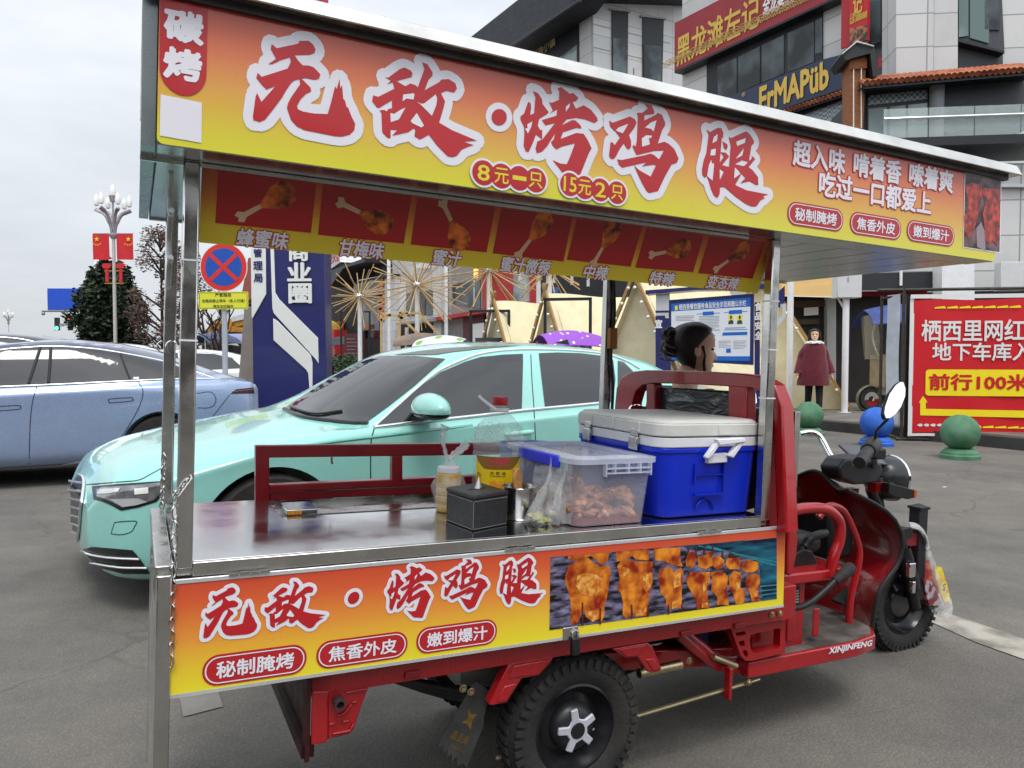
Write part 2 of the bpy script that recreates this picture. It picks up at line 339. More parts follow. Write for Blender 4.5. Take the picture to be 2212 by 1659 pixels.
pv_.add([along(kb,-40,.3,.16),along(kb,120,.3,.16),along(kb,120,70,.17),along(kb,-40,70,.17)],[(0,3,2,1)]); tag(pv_.build('pavement',pave),kind='structure')
k_=MB(); k_.add([along(kb,-40,0,0),along(kb,120,0,0),along(kb,120,0,.165),along(kb,-40,0,.165),along(kb,-40,.3,.165),along(kb,120,.3,.165)],[(0,1,2,3)[::-1],(3,2,5,4)[::-1]]); tag(k_.build('kerb',mat('dark kerb stone','#3a3836',.8,var=.2,sc=3)),kind='structure')
ln=MB(); q=[G(2008,1312,.004),G(2110,1345,.004),G(2330,1420,.004),G(2330,1465,.004),G(2110,1388,.004),G(2000,1338,.004)]; ln.add(q,[tuple(range(6))[::-1]]); tag(ln.build('road_line',nodes_mix('worn road paint','#6d685f','#a39d92','ShaderNodeTexNoise',.8,Scale=7.,Detail=9.,fac=(.35,.6))),kind='structure')
ln=MB(); q=[G(385,1495,.004),G(470,1488,.004),G(482,1526,.004),G(396,1548,.004)]; ln.add(q,[(3,2,1,0)]); tag(ln.build('road_patch',mat('worn pale paint','#7f7b74',.8,var=.12,sc=9)),kind='structure')
for u,v in ((2040,1052),(1972,1098),(1930,1330),(930,2000)):
    if v<1600: q=G(u,v,.004); ltr=MB(); ltr.ball(q,(.022,.012,.004),8,4); tag(ltr.build('paper_scrap',pb),'tiny white scrap of litter on the asphalt beyond the cart\'s front wheel','litter','litter scraps on the asphalt')
# ---- ball bollards
def bollard(u,v,r,m,label):
    p=G(u,v); t=thing('ball_bollard',label,'bollard',(p.x,p.y,0),'stone ball bollards along the kerb')
    MB().ball((0,0,r+.10),r,28,18).build('ball',m,t,smooth=80); MB().lathe([(0,.0),(.235,.0),(.235,.045),(.215,.06),(.21,.085),(.185,.10),(.16,.125),(0,.13)],(0,0,0),n=32).build('base',m,t)
gpm=nodes_mix('chalky green paint','#3c6a4c','#5d8468','ShaderNodeTexNoise',.75,Scale=5.,Detail=8.,fac=(.35,.68)); bpm=nodes_mix('chalky blue paint','#1d50a8','#2f68c4','ShaderNodeTexNoise',.7,Scale=6.,Detail=8.,fac=(.35,.68))
bollard(2073,990,.228,gpm,'green stone ball bollard in front of the red banner'); bollard(1893,962,.228,bpm,'blue stone ball bollard behind the handlebar mirror'); bollard(1747,940,.225,gpm,'green stone ball bollard behind the steel screen of the food cart')
# ---- red banner on a scaffold frame
d=11.6; P0=W(1968,940,d); bx=V((.985,-.17,0)).normalized(); bf_=FR((P0.x,P0.y,0),bx,(0,0,1))
bt_=thing('banner','large red banner with white and yellow lettering lashed to a scaffold frame','banner',(P0.x,P0.y,0))
BO=V((P0.x,P0.y,0))
def bb(mb,n,m,parent=None,**k): return mb.build(n,m,parent or bt_,BO,**k)
z1=bf_.uv(1975,648)[1]; z0_=bf_.uv(1968,935)[1]; bw=3.9
sh=MB(); sh.grid(lambda u,v: bf_.P(u*bw,z0_+(z1-z0_)*v+.01*math.sin(u*20),.008*math.sin(u*9+v*2)+.005*math.sin(u*27+v*7)),60,16)
cloth=bb(sh,'cloth',mat('red banner cloth','#c3161f',.5,var=.05,sc=1.5,bump=.25,bsc=5)); sp_=lambda p:(p[0],p[1])
ed=MB(); ed.grid(lambda u,v: bf_.P(u*bw-.05,z1+.02+.06*v,.005+.03*math.sin(u*9+2)),60,1); ed.grid(lambda u,v: bf_.P(-.05+.06*u,z0_-.03+(z1-z0_+.08)*v,.008),1,16); ed.grid(lambda u,v: bf_.P(u*bw-.05,z0_-.05+.04*v+.01*math.sin(u*20),.005+.03*math.sin(u*9)),60,1); bb(ed,'cloth_hem',pb)
def btxt(body,u0,v0,u1,v1,m,nm,bold=.018,off=.018):
    a=bf_.uv(u0,v0);b=bf_.uv(u1,v1); q=MB(); q.text(body,bf_.at((a[0]+b[0])/2,(a[1]+b[1])/2),b[0]-a[0],abs(a[1]-b[1]),bold,off); return bb(q,nm,m,cloth,smooth=0)
btxt('栖西里网红街',1991,692,2257,736,pb,'white_lettering'); btxt('地下车库入口',2014,741,2268,779,pb,'white_lettering')
yp=MB(); a=bf_.uv(1999,798);b=bf_.uv(2300,857); yp.flat([rrect(a[0],b[0]+.4,b[1],a[1],.05)],bf_,.016); yb_=mat('banner yellow','#ecd51c',.5,var=.04); bb(yp,'yellow_panel',yb_,cloth,smooth=0); btxt('前行100米',2007,808,2220,843,mat('banner red print','#c3161f',.5),'red_lettering',.03,.024)
ar=MB(); U=bf_.uv; ar.flat([[U(1993,855),U(2003,869),U(1999,869),U(1999,883),U(2330,889),U(2330,905),U(1987,897),U(1987,870),U(1984,870)]],bf_,.016); bb(ar,'arrow_print',yb_,cloth,smooth=0)
ds=MB()
for k in range(5): a=U(1980+14*k,918); ds.flat([[(a[0],a[1]),(a[0]+.035,a[1]+.022),(a[0]+.075,a[1]+.018),(a[0]+.075,a[1]-.018),(a[0]+.035,a[1]-.022)]],bf_,.016)
bb(ds,'white_dash',pb,cloth,smooth=0); ds=MB()
for k in range(7): a=U(2018+27*k,664-.3*k); ds.flat([[(a[0],a[1]),(a[0]+.14,a[1]+.018),(a[0]+.16,a[1]-.018),(a[0],a[1]-.02)]],bf_,.016)
for k in range(7): a=U(2095+27*k,921+.5*k); ds.flat([[(a[0],a[1]),(a[0]+.14,a[1]+.018),(a[0]+.16,a[1]-.018),(a[0],a[1]-.02)]],bf_,.016)
bb(ds,'yellow_dash',yb_,cloth,smooth=0)
fm=MB(); scf=mat('rusty scaffold tube','#45403a',.6,.5,var=.3,sc=12)
for z in (z0_-.10,z1+.16): fm.tube([bf_.P(-.5 if z>1 else -.2,z,-.06),bf_.P(bw,z,-.06)],.024,8)
for x in (-.12,1.9,3.7): fm.tube([bf_.P(x,.0,-.06),bf_.P(x,z1+.2,-.06)],.024,8)
fm.tube([bf_.P(-.12,.02,-.06),bf_.P(-.40,.12,-.5)],.024,8); fm.tube([bf_.P(-.32,0,-.45),bf_.P(-.32,z1+.1,-.45)],.024,8); fm.tube([bf_.P(-.32,z1+.05,-.45),bf_.P(-.1,z1+.1,-.06)],.024,8); bb(fm,'scaffold_frame',scf)
ff_=MB(); ff_.grid(lambda u,v: bf_.P(-.16-.11*u,.25+(z1-.15)*v,-.10-.25*u+.02*math.sin(v*9)),6,14); bb(ff_,'side_flap',mat('grey backing cloth',(.5,.53,.58,1),.6,var=.1,bump=.3,bsc=6)); ff_=MB(); ff_.box(0,.2,0,.04,0,1); ff_.v=[bf_.P(-.07+p.x*.5,z0_-.12+p.z*(z1-z0_+.2),-.09-p.y) for p in ff_.v]; bb(ff_,'side_post',black)
# ---- info board
d=14.2; ib=FR((W(1445,780,d).x,d,0),V((.955,-.297,0)),(0,0,1)); IO=V(ib.O); t=thing('notice_board','navy framed public notice board with blue and white posters behind the seated woman','notice board',IO)
def iq(pts): return [ib.uv(1371.5+x*.1488,576+y*.1488) for x,y in pts]
def ibb(mb,n,m,parent=None,**k): return mb.build(n,m,parent or t,IO,**k)
fm=MB(); fm.prism(iq([(490,485),(1730,390),(1725,1430),(495,1360)]),ib,-.10,0); fm.prism(iq([(160,350),(900,295),(1900,250),(1900,330),(900,345),(165,405)]),ib,-.3,.1); fm.prism(iq([(1735,520),(1815,510),(1815,2200),(1735,2200)]),ib,-.08,.01); fm.prism(iq([(300,640),(490,635),(490,665),(300,668)]),ib,-.1,.02); fm.prism(iq([(300,715),(440,710),(440,745),(520,745),(520,2200),(300,2200)]),ib,-.1,.015); frm=ibb(fm,'frame',navy,bevel=.004)
fm=MB(); fm.prism(iq([(305,400),(500,385),(500,640),(305,640)]),ib,-.08,.0); fm.prism(iq([(300,668),(490,665),(490,735),(440,735),(440,708),(300,712)]),ib,-.08,.012); ibb(fm,'pale_post',ltgrey)
ps=MB(); ps.flat([iq([(528,650),(1675,580),(1668,1300),(530,1300)])],ib,.004); pst=ibb(ps,'poster',mat('poster paper',(.66,.68,.72,1),.3,coat=.4,var=.02),smooth=0)
q=MB(); q.flat([iq([(528,540),(1678,445),(1675,578),(528,652)])],ib,.004); q.flat([iq([(530,1300),(1668,1300),(1665,1370),(530,1355)])],ib,.0045); q.flat([iq([(985,655),(1145,648),(1145,700),(985,708)])],ib,.008); q.flat([iq([(1365,635),(1555,625),(1555,680),(1365,690)])],ib,.008); q.flat([iq([(1280,955),(1632,945),(1632,990),(1265,1000)])],ib,.008)
for a_,b_ in (((900,684),(1235,668)),((1290,662),(1635,645)),((560,925),(1232,915)),((1290,915),(1632,908)),((530,1005),(1170,995))): q.flat([iq([a_,b_,(b_[0],b_[1]+9),(a_[0],a_[1]+9)])],ib,.006)
q.flat([iq([(1325,1190),(1392,1187),(1392,1248),(1325,1250)])],ib,.008); ibb(q,'blue_print',mat('blue poster print','#1a62b8',.35,var=.05),pst,smooth=0)
q=MB(); a=iq([(640,590),(1615,525)]); q.text('栖西里餐饮服务食品安全示范商圈公示栏',FR(ib.P((a[0][0]+a[1][0])/2,(a[0][1]+a[1][1])/2),ib.ex+V((0,0,(a[1][1]-a[0][1])/(a[1][0]-a[0][0]))),(0,0,1)),a[1][0]-a[0][0],.105,.02,.010); ibb(q,'title_lettering',pb,pst,smooth=0)
q=MB()
rg_=random.Random(3)
for x0,x1,y0,n_ in ((590,860,715,4),(930,1225,720,9),(1030,1175,1140,4),(1215,1395,1078,5),(1430,1620,1075,6)):
    for k in range(n_): y=y0+k*22; e=x1-rg_.random()*70*(k%3==2); q.flat([iq([(x0,y),(e,y-6*(e-x0)/300),(e,y+3),(x0,y+9)])],ib,.006)
q.flat([iq([(1310,885),(1605,877),(1605,893),(1310,901)])],ib,.006); ibb(q,'small_print',mat('grey small print','#8d929c',.5),pst,smooth=0)
q=MB()
for x in (1355,1482): q.flat([iq([(x,705),(x+78,700),(x+78,830),(x,835)])],ib,.006)
q.flat([iq([(580,570),(620,566),(622,630),(582,634)])],ib,.008); ibb(q,'portrait_ground',yel,pst,smooth=0); q=MB()
for x in (1355,1482): q.flat([iq([(x,835),(x+4,795),(x+25,775),(x+55,773),(x+75,790),(x+78,830)])],ib,.008); q.flat([iq([(x+40+16*math.cos(a_*pi/6),735+30*math.sin(a_*pi/6)) for a_ in range(12)])],ib,.009)
ibb(q,'portrait',mat('dark teal print','#1d4a44',.5),pst,smooth=0)
q=MB(); q.text('宣',ib.at(*iq([(345,830)])[0]),.13,.15,.03,.02); q.text('食',ib.at(*iq([(1790,580)])[0]),.11,.15,.03,.02); q.text('品',ib.at(*iq([(1790,720)])[0]),.11,.13,.03,.02); q.text('安',ib.at(*iq([(1790,860)])[0]),.11,.14,.03,.02); q.text('全',ib.at(*iq([(1790,1000)])[0]),.11,.14,.03,.02); ibb(q,'side_lettering',pb,frm,smooth=0)
q=MB(); q.prism(iq([(2065,380),(2175,280),(2175,530),(2110,540),(2110,590),(2065,600)]),ib,-.05,.05); ibb(q,'end_sign',navy); q=MB(); q.prism(iq([(2110,540),(2190,540),(2190,740),(2060,880),(2045,870),(2045,800),(2140,700),(2140,590),(2110,590)]),ib,-.04,.04); ibb(q,'arrow_trim',ltgrey)
# ---- totem sign
d=11.0; tt=FR((W(625,780,d).x,d,0),V((.995,-.10,0)),(0,0,1)); TO=V(tt.O); t=thing('totem_sign','tall navy totem sign with white stripes and raised white lettering','totem sign',TO)
def tb_(mb,n,m,parent=None,**k): return mb.build(n,m,parent or t,TO,**k)
def z4(pts): return [tt.uv(x/3,553+y/3) for x,y in pts]
def z9(pts): return [tt.uv(384+x*.1488,493.7+y*.1488) for x,y in pts]
sl=MB(); L_=tt.uv(545,700)[0]; R_=tt.uv(703,700)[0]; TZ=3.1; sl.prism([(L_,.0),(R_,.0),(R_,TZ),(L_,TZ)],tt,-.28,0); body=tb_(sl,'slab',navy,bevel=.01)
wp=mat('white acrylic',(.72,.72,.68,1),.35,var=.02); q=MB()
q.prism(z9([(1065,100),(1280,100),(1290,950),(1090,1310),(1080,1290)]),tt,.001,.02); q.prism(z9([(1345,100),(1395,100),(1420,930),(1480,1030),(2040,1590),(2050,1960),(2010,1900),(1400,1230),(1380,1160)]),tt,.001,.02); q.prism(z4([(1773,405),(1800,420),(2015,640),(2027,690),(2027,880),(2010,885),(2000,760),(1985,735),(1775,545)]),tt,.001,.02); tb_(q,'white_stripe',wp,body,bevel=.004)
q=MB()
for ch,x0,y0,x1,y1 in (('商',1620,200,1900,470),('业',1610,500,1935,760),('圈',1630,805,1940,1080)):
    a,b=z9([(x0,y1),(x1,y0)]); f_=tt.at((a[0]+b[0])/2,(a[1]+b[1])/2)
    for h_ in (.01,.03): q.text(ch,f_,b[0]-a[0],b[1]-a[1],.03,h_)
tb_(q,'raised_lettering',wp,body,smooth=0); q=MB()
for ch,x0,y0,x1,y1 in (('管',1115,300,1230,415),('理',1112,480,1240,600),('局',1120,660,1240,780)):
    a,b=z9([(x0,y1),(x1,y0)]); q.text(ch,tt.at((a[0]+b[0])/2,(a[1]+b[1])/2),b[0]-a[0],b[1]-a[1],.03,.03)
tb_(q,'navy_lettering',navy,body,smooth=0)
sp=FR((W(535,780,11.6).x,11.6,0),(1,0,0),(0,0,1)); q=MB(); q.prism([sp.uv(528,662),sp.uv(549,662),sp.uv(552,840),(sp.uv(552,840)[0],0),(sp.uv(505,860)[0],0),sp.uv(513,850)],sp,-.3,0); o=q.build('stone_pillar',nodes_mix('beige stone','#7d756d','#978f86','ShaderNodeTexNoise',.8,Scale=2.,Detail=6.,fac=(.35,.65)),None,None); tag(o,'tapering beige stone pillar standing against the navy totem sign','pillar')
# ---- no stopping sign
d=9.6; ns_=FR((W(483,780,d).x,d,0),V((.998,-.06,0)),(0,0,1)); NO=V(ns_.O); t=thing('road_sign','round blue no stopping sign with red cross above a yellow plate','road sign',NO)
nb=lambda mb,n,m,parent=None,**k: mb.build(n,m,parent or t,NO,**k)
q=MB(); q.tube([(NO.x,NO.y+.05,0),(NO.x,NO.y+.05,2.75)],.034,14); nb(q,'pole',mat('grey pole',(.42,.43,.45,1),.5,.3))
c=ns_.uv(483,577); r=.305; q=MB(); q.prism(disc(c[0],c[1],r,48),ns_,-.004,0); dsc=nb(q,'disc',mat('sign white',(.75,.72,.70,1),.4,var=.02)); q=MB(); q.flat([disc(c[0],c[1],r*.965,48)],ns_,.002); nb(q,'red_ring',mat('sign red','#cf332c',.35,var=.03),dsc,smooth=0); q=MB(); q.flat([disc(c[0],c[1],r*.77,48)],ns_,.004); nb(q,'blue_field',mat('sign blue','#1f4fa6',.35,var=.03),dsc,smooth=0); q=MB()
for a in (R(43),R(137)):
    e=V((math.cos(a),math.sin(a)))*r*.80; n_=V((-e.y,e.x)).normalized()*r*.085; C_=V(c); q.flat([[tuple(C_+e+n_),tuple(C_+e-n_),tuple(C_-e-n_),tuple(C_-e+n_)]],ns_,.006+.001*(a>1))
nb(q,'red_cross',MT['sign red'],dsc,smooth=0)
a=ns_.uv(429,670);b=ns_.uv(536,628); mx_=(a[0]+b[0])/2; hw=(b[0]-a[0])/2; my_=(a[1]+b[1])/2; hh_=(b[1]-a[1])/2-.01; q=MB(); q.prism(rrect(mx_-hw,mx_+hw,my_-hh_,my_+hh_,.02),ns_,-.004,0); yp_=nb(q,'plate',mat('sign yellow','#d8d53a',.4,var=.03)); q=MB()
o_=rrect(mx_-hw+.012,mx_+hw-.012,my_-hh_+.012,my_+hh_-.012,.016); i_=rrect(mx_-hw+.017,mx_+hw-.017,my_-hh_+.017,my_+hh_-.017,.012); n=len(o_); q.add([ns_.P(x,y,.002) for x,y in o_+i_],[(j,(j+1)%n,(j+1)%n+n,j+n) for j in range(n)])
for body,x,y,w_,h_ in (('严管路段',0,.068,.21,.045),('全路段禁止停车（含人行道）',0,-.005,.55,.042),('停车泊位除外',0,-.075,.26,.042)): q.text(body,ns_.at(mx_+x,my_+y),w_,h_,.012,.003)
nb(q,'black_lettering',mat('sign black','#22221c',.5),yp_,smooth=0)
# ---- street lamps with flags
def street_lamp(u,d,ztop,label,flags=True):
    p=W(u,770,d); t=thing('street_lamp',label,'street lamp',(p.x,p.y,0),'festive street lamps along the avenue'); s=ztop/9.9
    pm=mat('pale lamp post',(.46,.44,.40,1),.5,.2); gm_=mat('lamp arm grey',(.33,.31,.33,1),.5,.3); wm=mat('lamp globe',(.80,.80,.76,1),.3)
    MB().tube([(0,0,0),(0,0,.6*s),(0,0,7.5*s)],[.16*s,.10*s,.08*s],12).build('post',pm,t); q=MB(); q.lathe([(.10,7.4),(.22,7.55),(.22,7.65),(.1,7.7)],(0,0,0),n=14); q.tube([(0,0,7.6),(0,0,9.35)],.055,8); q.lathe([(.0,9.3),(.13,9.32),(.2,9.62),(0,9.62)],(0,0,0),n=12)
    for k in range(6):
        a=2*pi*k/6+.25; c_,s_=math.cos(a),math.sin(a); q.tube(spline([(c_*.08,s_*.08,7.6),(c_*.18,s_*.18,8.15),(c_*.42,s_*.42,8.65),(c_*.85,s_*.85,8.9)],5),[.05]*6+[.075]*6+[.11]*4,8,sq=.5)
    q.v=[p*s for p in q.v]; q.build('lamp_arm',gm_,t)
    for k in range(7):
        a=2*pi*k/6+.25; c_,s_=(math.cos(a)*.78,math.sin(a)*.78) if k<6 else (0,0); g_=MB(); z=9.05 if k<6 else 9.6; g_.lathe([(.0,z),(.11,z+.05),(.15,z+.25),(.09,z+.5),(0,z+.65)],(c_,s_,0),n=12); g_.v=[p*s for p in g_.v]; g_.build('lamp_globe',wm,t)
    if flags:
        st_=mat('flag star yellow','#e8c21e',.6); rf=mat('flag red','#c0242a',.7,var=.06,sc=2)
        for sd in (-1,1):
            f_=FR((sd*.62*s,-.05,0),(1,0,0),(0,0,1)); q=MB(); q.grid(lambda a,b: f_.P((a-.5)*.86*s,(6.32+1.34*b)*s,.03*math.sin(a*6+b*2)),8,6); fl_=q.build('flag',rf,t); q=MB()
            def star(cx,cy,r): return [((cx+r*(1 if i%2==0 else .4)*math.sin(i*pi/5))*s,(cy+r*(1 if i%2==0 else .4)*math.cos(i*pi/5))*s) for i in range(10)]
            ox=-.20 if sd<0 else .20; q.flat([star(ox,7.38,.14)],f_,.05)
            for k in range(4): q.flat([star(ox-.17+.115*k,7.13-.05*(k in(1,2)),.05)],f_,.05)
            q.build('flag_star',st_,fl_,smooth=0); q=MB(); q.bar((sd*.1*s,-.03,7.68*s),(sd*1.06*s,-.03,7.68*s),.03); q.build('flag_rail',gm_,t)
            kn=MB(); kn.prism([(sd*.36+.24*math.cos(a_*pi/4),6.0+.18*math.sin(a_*pi/4)*(1 if a_%2 else .7)) for a_ in range(8)],FR((0,-.05,0),(1,0,0),(0,0,1)),-.05,.03); kn.box(sd*.36-.07,sd*.36+.07,-.06,.02,5.15,5.9); kn.v=[p*s for p in kn.v]; kn.build('festive_knot',rf,t)
            q=MB(); q.bar((0,-.0,5.75*s),(sd*.5*s,0,5.75*s),.05); q.bar((0,0,5.1*s),(sd*.5*s,0,5.1*s),.05); q.build('knot_bracket',mat('bracket gold','#a58a3a',.5,.3),t)
    return t
street_lamp(250,40,9.9,'street lamp with two red flags and red knots before the dense evergreen tree'); street_lamp(232,92,13.2,'distant street lamp whose arm shows beside the red flags',False); street_lamp(20,130,9.0,'distant street lamp above the roof of the dark car',False)
# ---- road gantry sign and traffic signal
d=60; p=W(176,770,d); t=thing('gantry_sign','plain blue road direction sign on a cantilever pole beside the evergreen','road sign',(p.x,p.y,0)); g_=FR(p,(1,0,0),(0,0,1)); a=g_.uv(103,669);b=g_.uv(190,623); O=V((p.x,p.y,0))
q=MB(); q.prism([(a[0],a[1]),(b[0],a[1]),(b[0],b[1]),(a[0],b[1])],g_,-.05,0); q.build('sign_panel',mat('road sign blue','#1448b8',.5,var=.02),t,O); q=MB(); q.prism([(a[0]-.06,a[1]-.06),(b[0],a[1]-.06),(b[0],b[1]+.06),(a[0]-.06,b[1]+.06)],g_,-.10,-.06); q.build('sign_border',pb,t,O)
q=MB(); q.tube([g_.P(a[0]-.5,a[1]-.1,-.1),g_.P(b[0]+3,a[1]-.1,-.1),],.08,8); q.tube([(p.x+3.3,p.y,0),(p.x+3.3,p.y,g_.P(0,b[1]).z)],.16,10); q.ball(g_.P(a[0]-.42,a[1]-.3,-.1),.14); q.build('sign_pole',grey,t,O)
d=78; p=W(195,770,d); t=thing('traffic_signal','traffic signal arm with one green and one red light far down the road','traffic light',(p.x,p.y,0)); g_=FR(p,(1,0,0),(0,0,1)); O=V((p.x,p.y,0)); q=MB(); z=g_.uv(150,702)[1]; q.tube([g_.P(g_.uv(120,702)[0],z),g_.P(1.5,z)],.06,8); q.tube([(p.x+1.5,p.y,0),(p.x+1.5,p.y,CAM.z-HZ*0+g_.P(0,z).z)],.12,8); q.box(*(lambda c:(c.x-.9,c.x-.1,p.y-.1,p.y+.1,c.z-.15,c.z+.15))(g_.P(g_.uv(139,702)[0],z)),); q.build('signal_arm',grey,t,O)
for u,col,on in ((124,'green',0),(152.5,'red',1)):
    c=g_.P(*g_.uv(u,700)); q=MB(); q.box(c.x-.22,c.x+.22,p.y-.15,p.y+.1,c.z-.65,c.z+.65); h_=q.build('signal_head',black,t,O); q=MB(); q.lathe([(0,.0),(.2,0)],(c.x,p.y-.16,c.z+(.42 if on else -.42)),(0,-1,0),12); q.build('signal_light',mat('signal '+col,(1,.12,.08,1) if on else (.1,1,.55,1),.4,emit=2.2,var=0),h_,O,smooth=0)
# ---- trees
def leaf_tree(name,label,p,h,trunk_h,clumps,leaf,n,m,tm,seed,limbs=True,flatz=1.,group=None):
    t=thing(name,label,'tree',p,group); rg=random.Random(seed); q=MB(); q.tube([(0,0,0),(.05,0,trunk_h*.5),(.0,.05,h*.8)],[h*.02,h*.014,h*.004],8)
    for (cx,cy,cz,r) in clumps: q.tube(spline([(0,0,max(trunk_h*.7,cz-r*1.2)),(cx*.5,cy*.5,cz-r*.4),(cx,cy,cz+r*.3)],3),[h*.006]*4+[h*.004]*2+[h*.0015],6)
    q.build('trunk',tm,t); q=MB(); tot=sum(c[3]**2 for c in clumps)
    for (cx,cy,cz,r) in clumps:
        for k in range(int(n*r*r/tot)):
            v_=V((rg.gauss(0,1),rg.gauss(0,1),rg.gauss(0,1))).normalized()*r*rg.random()**.45; c=V((cx,cy,cz))+V((v_.x,v_.y,v_.z*flatz)); a=V((rg.gauss(0,1),rg.gauss(0,1),rg.gauss(0,.5))).normalized(); b=a.orthogonal().normalized(); s=leaf*rg.uniform(.6,1.3); b.rotate(M4.Rotation(rg.random()*6,3,a)); q.add([c-a*s,c+b*s*.45,c+a*s,c-b*s*.45],[(0,1,2,3)])
    q.build('crown',m,t,smooth=0); return t
bark=mat('bark','#3b3029',.9,var=.3,sc=8); ev=mat('dark evergreen leaf','#22351c',.6,col2='#0d1a0c',sc=1.1,lo=.35,hi=.65); 
d=50; p=W(240,770,d); p.z=0; rg_=random.Random(2); cl=[]
for z,r in ((1.8,2.0),(2.7,2.15),(3.6,2.1),(4.5,1.95),(5.4,1.6),(6.2,1.2),(6.9,.7)):
    for k in range(6): a=2*pi*k/6+z; cl.append((math.cos(a)*r*rg_.uniform(.6,.95),math.sin(a)*r*.75,z+rg_.uniform(-.35,.35),rg_.uniform(.6,.95)))
    cl.append((0,0,z,r*.75))
leaf_tree('evergreen_tree','dense dark evergreen tree behind the flagged street lamp',p,8,1,cl,.20,15000,ev,bark,1)
br_=mat('dry brown leaf','#7a6258',.7,col2='#4b3a33',sc=2.)
d=38; p=W(350,770,d); p.z=0; cl=[]
for k in range(34): z=rg_.uniform(2,7.4); r=1.5*(1-((z-4.2)/4)**2*.75); a=rg_.random()*6.3; cl.append((math.cos(a)*r*rg_.random()**.5,math.sin(a)*r,z,rg_.uniform(.35,.6)))
leaf_tree('brown_tree','thin tree with dry brown winter leaves beside the evergreen',p,7.8,1.6,cl,.085,4200,br_,bark,5)
d=42; p=W(405,770,d); p.z=0; cl=[(rg_.uniform(-1.2,1.2),rg_.uniform(-1,1),rg_.uniform(2,6.6),rg_.uniform(.3,.5)) for k in range(30)]
leaf_tree('brown_tree','thin brown leaved tree seen between the stall posts above the white car',p,7,1.6,cl,.085,2600,br_,bark,6)
def bare_tree(label,p,h,seed):
    t=thing('bare_tree',label,'tree',p); rg=random.Random(seed); q=MB()
    def br(a,dr,l,r,n):
        b=a+dr*l; mid=a.lerp(b,.5)+V((rg.uniform(-1,1),rg.uniform(-1,1),0))*l*.07; q.tube([a,mid,b],[r,r*.85,r*.7],6)
        if n:
            for k in range(3 if n>1 else 4): e=(dr+V((rg.uniform(-.75,.75),rg.uniform(-.75,.75),rg.uniform(-.1,.45)))).normalized(); br(b if k<2 else mid,e,l*rg.uniform(.55,.8),r*.62,n-1)
    br(V((0,0,0)),V((0,0,1)),h*.30,h*.022,4); q.build('trunk',bark,t); return t
p=W(470,770,26); p.z=0; bare_tree('bare branching tree behind the yellow sign plate',p,4.6,3); p=W(447,770,38); p.z=0; bare_tree('distant bare tree beyond the sign pole',p,6,9)
# ---- far shops past the sign pole
def simple_shop(name,label,d,u0,u1,parts,dep=6,rot=0):
    p=W((u0+u1)/2,770,d); f_=FR((p.x,p.y,0),V((1,rot,0)),(0,0,1)); t=thing(name,label,'building',(p.x,p.y,0)); O=V((p.x,p.y,0))
    for nm,pts,h0,h1,m in parts:
        q=MB()
        for pp in (pts if isinstance(pts[0][0],(list,tuple)) else [pts]): q.prism([(lambda c:(c[0],max(c[1],0)))(f_.uv(*x)) for x in pp],f_,h0,h1)
        q.build(nm,m,t,O)
    return t,f_,O
cream=mat('cream wall','#a89a86',.8); skyb=mat('sky blue awning','#3f8ac4',.6); orange=mat('orange dome','#d08a1c',.5)
def ell(cx,cy,rx,ry,a0=180,a1=360,n=14): return [(cx+rx*math.cos(R(a0+(a1-a0)*i/n)),cy+ry*math.sin(R(a0+(a1-a0)*i/n))) for i in range(n+1)]
simple_shop('kiosk','kiosk with an orange dome roof and sky blue awning beyond the parked scooters',46,436,500,[('wall',[(436,722),(505,722),(505,790),(436,790)],-4,0,mat('dark kiosk wall','#2b2c2a',.7)),('dome',ell(478,717,28,24),-3,.1,orange),('horn',[(490,715),(500,690),(507,684),(503,700),(497,718)],-1,.2,orange),('awning',[(440,722),(505,720),(505,737),(440,737)],.05,.8,skyb)])
simple_shop('market_shop','low market shop with bright blue and green signs past the sign pole',50,500,548,[('wall',[(505,716),(550,712),(550,790),(505,790)],-4,0,cream),('green_sign',[(503,738),(515,738),(515,750),(503,750)],.02,.2,mat('lime sign','#7d9a3c',.5)),('blue_sign',[(516,737),(541,737),(541,755),(516,755)],.02,.3,mat('azure sign','#1a6ad0',.5)),('roof',[(500,716),(556,710),(556,717),(500,722)],-4,.6,mat('ochre fascia','#b08438',.6)),('dark_opening',[(530,756),(548,756),(548,789),(530,789)],.01,.05,dark)])
simple_shop('red_roof_house','pale house with a red pitched roof beside the totem sign',40,520,556,[('wall',[(527,640),(560,630),(560,790),(527,790)],-5,0,mat('pale pink wall','#a48f86',.8)),('roof',[(512,657),(530,643),(534,620),(545,560),(562,560),(562,645),(528,655)],-5,.6,mat('red roof tile','#8c4a44',.7)),('awning',[(522,690),(556,676),(556,700),(525,708)],.05,1.2,mat('striped awning','#b8872c',.6)),('window',[(530,660),(548,652),(548,668),(530,676)],.01,.05,glass),('balcony',[(520,688),(556,678),(556,690),(520,698)],.05,1.3,ltgrey)])
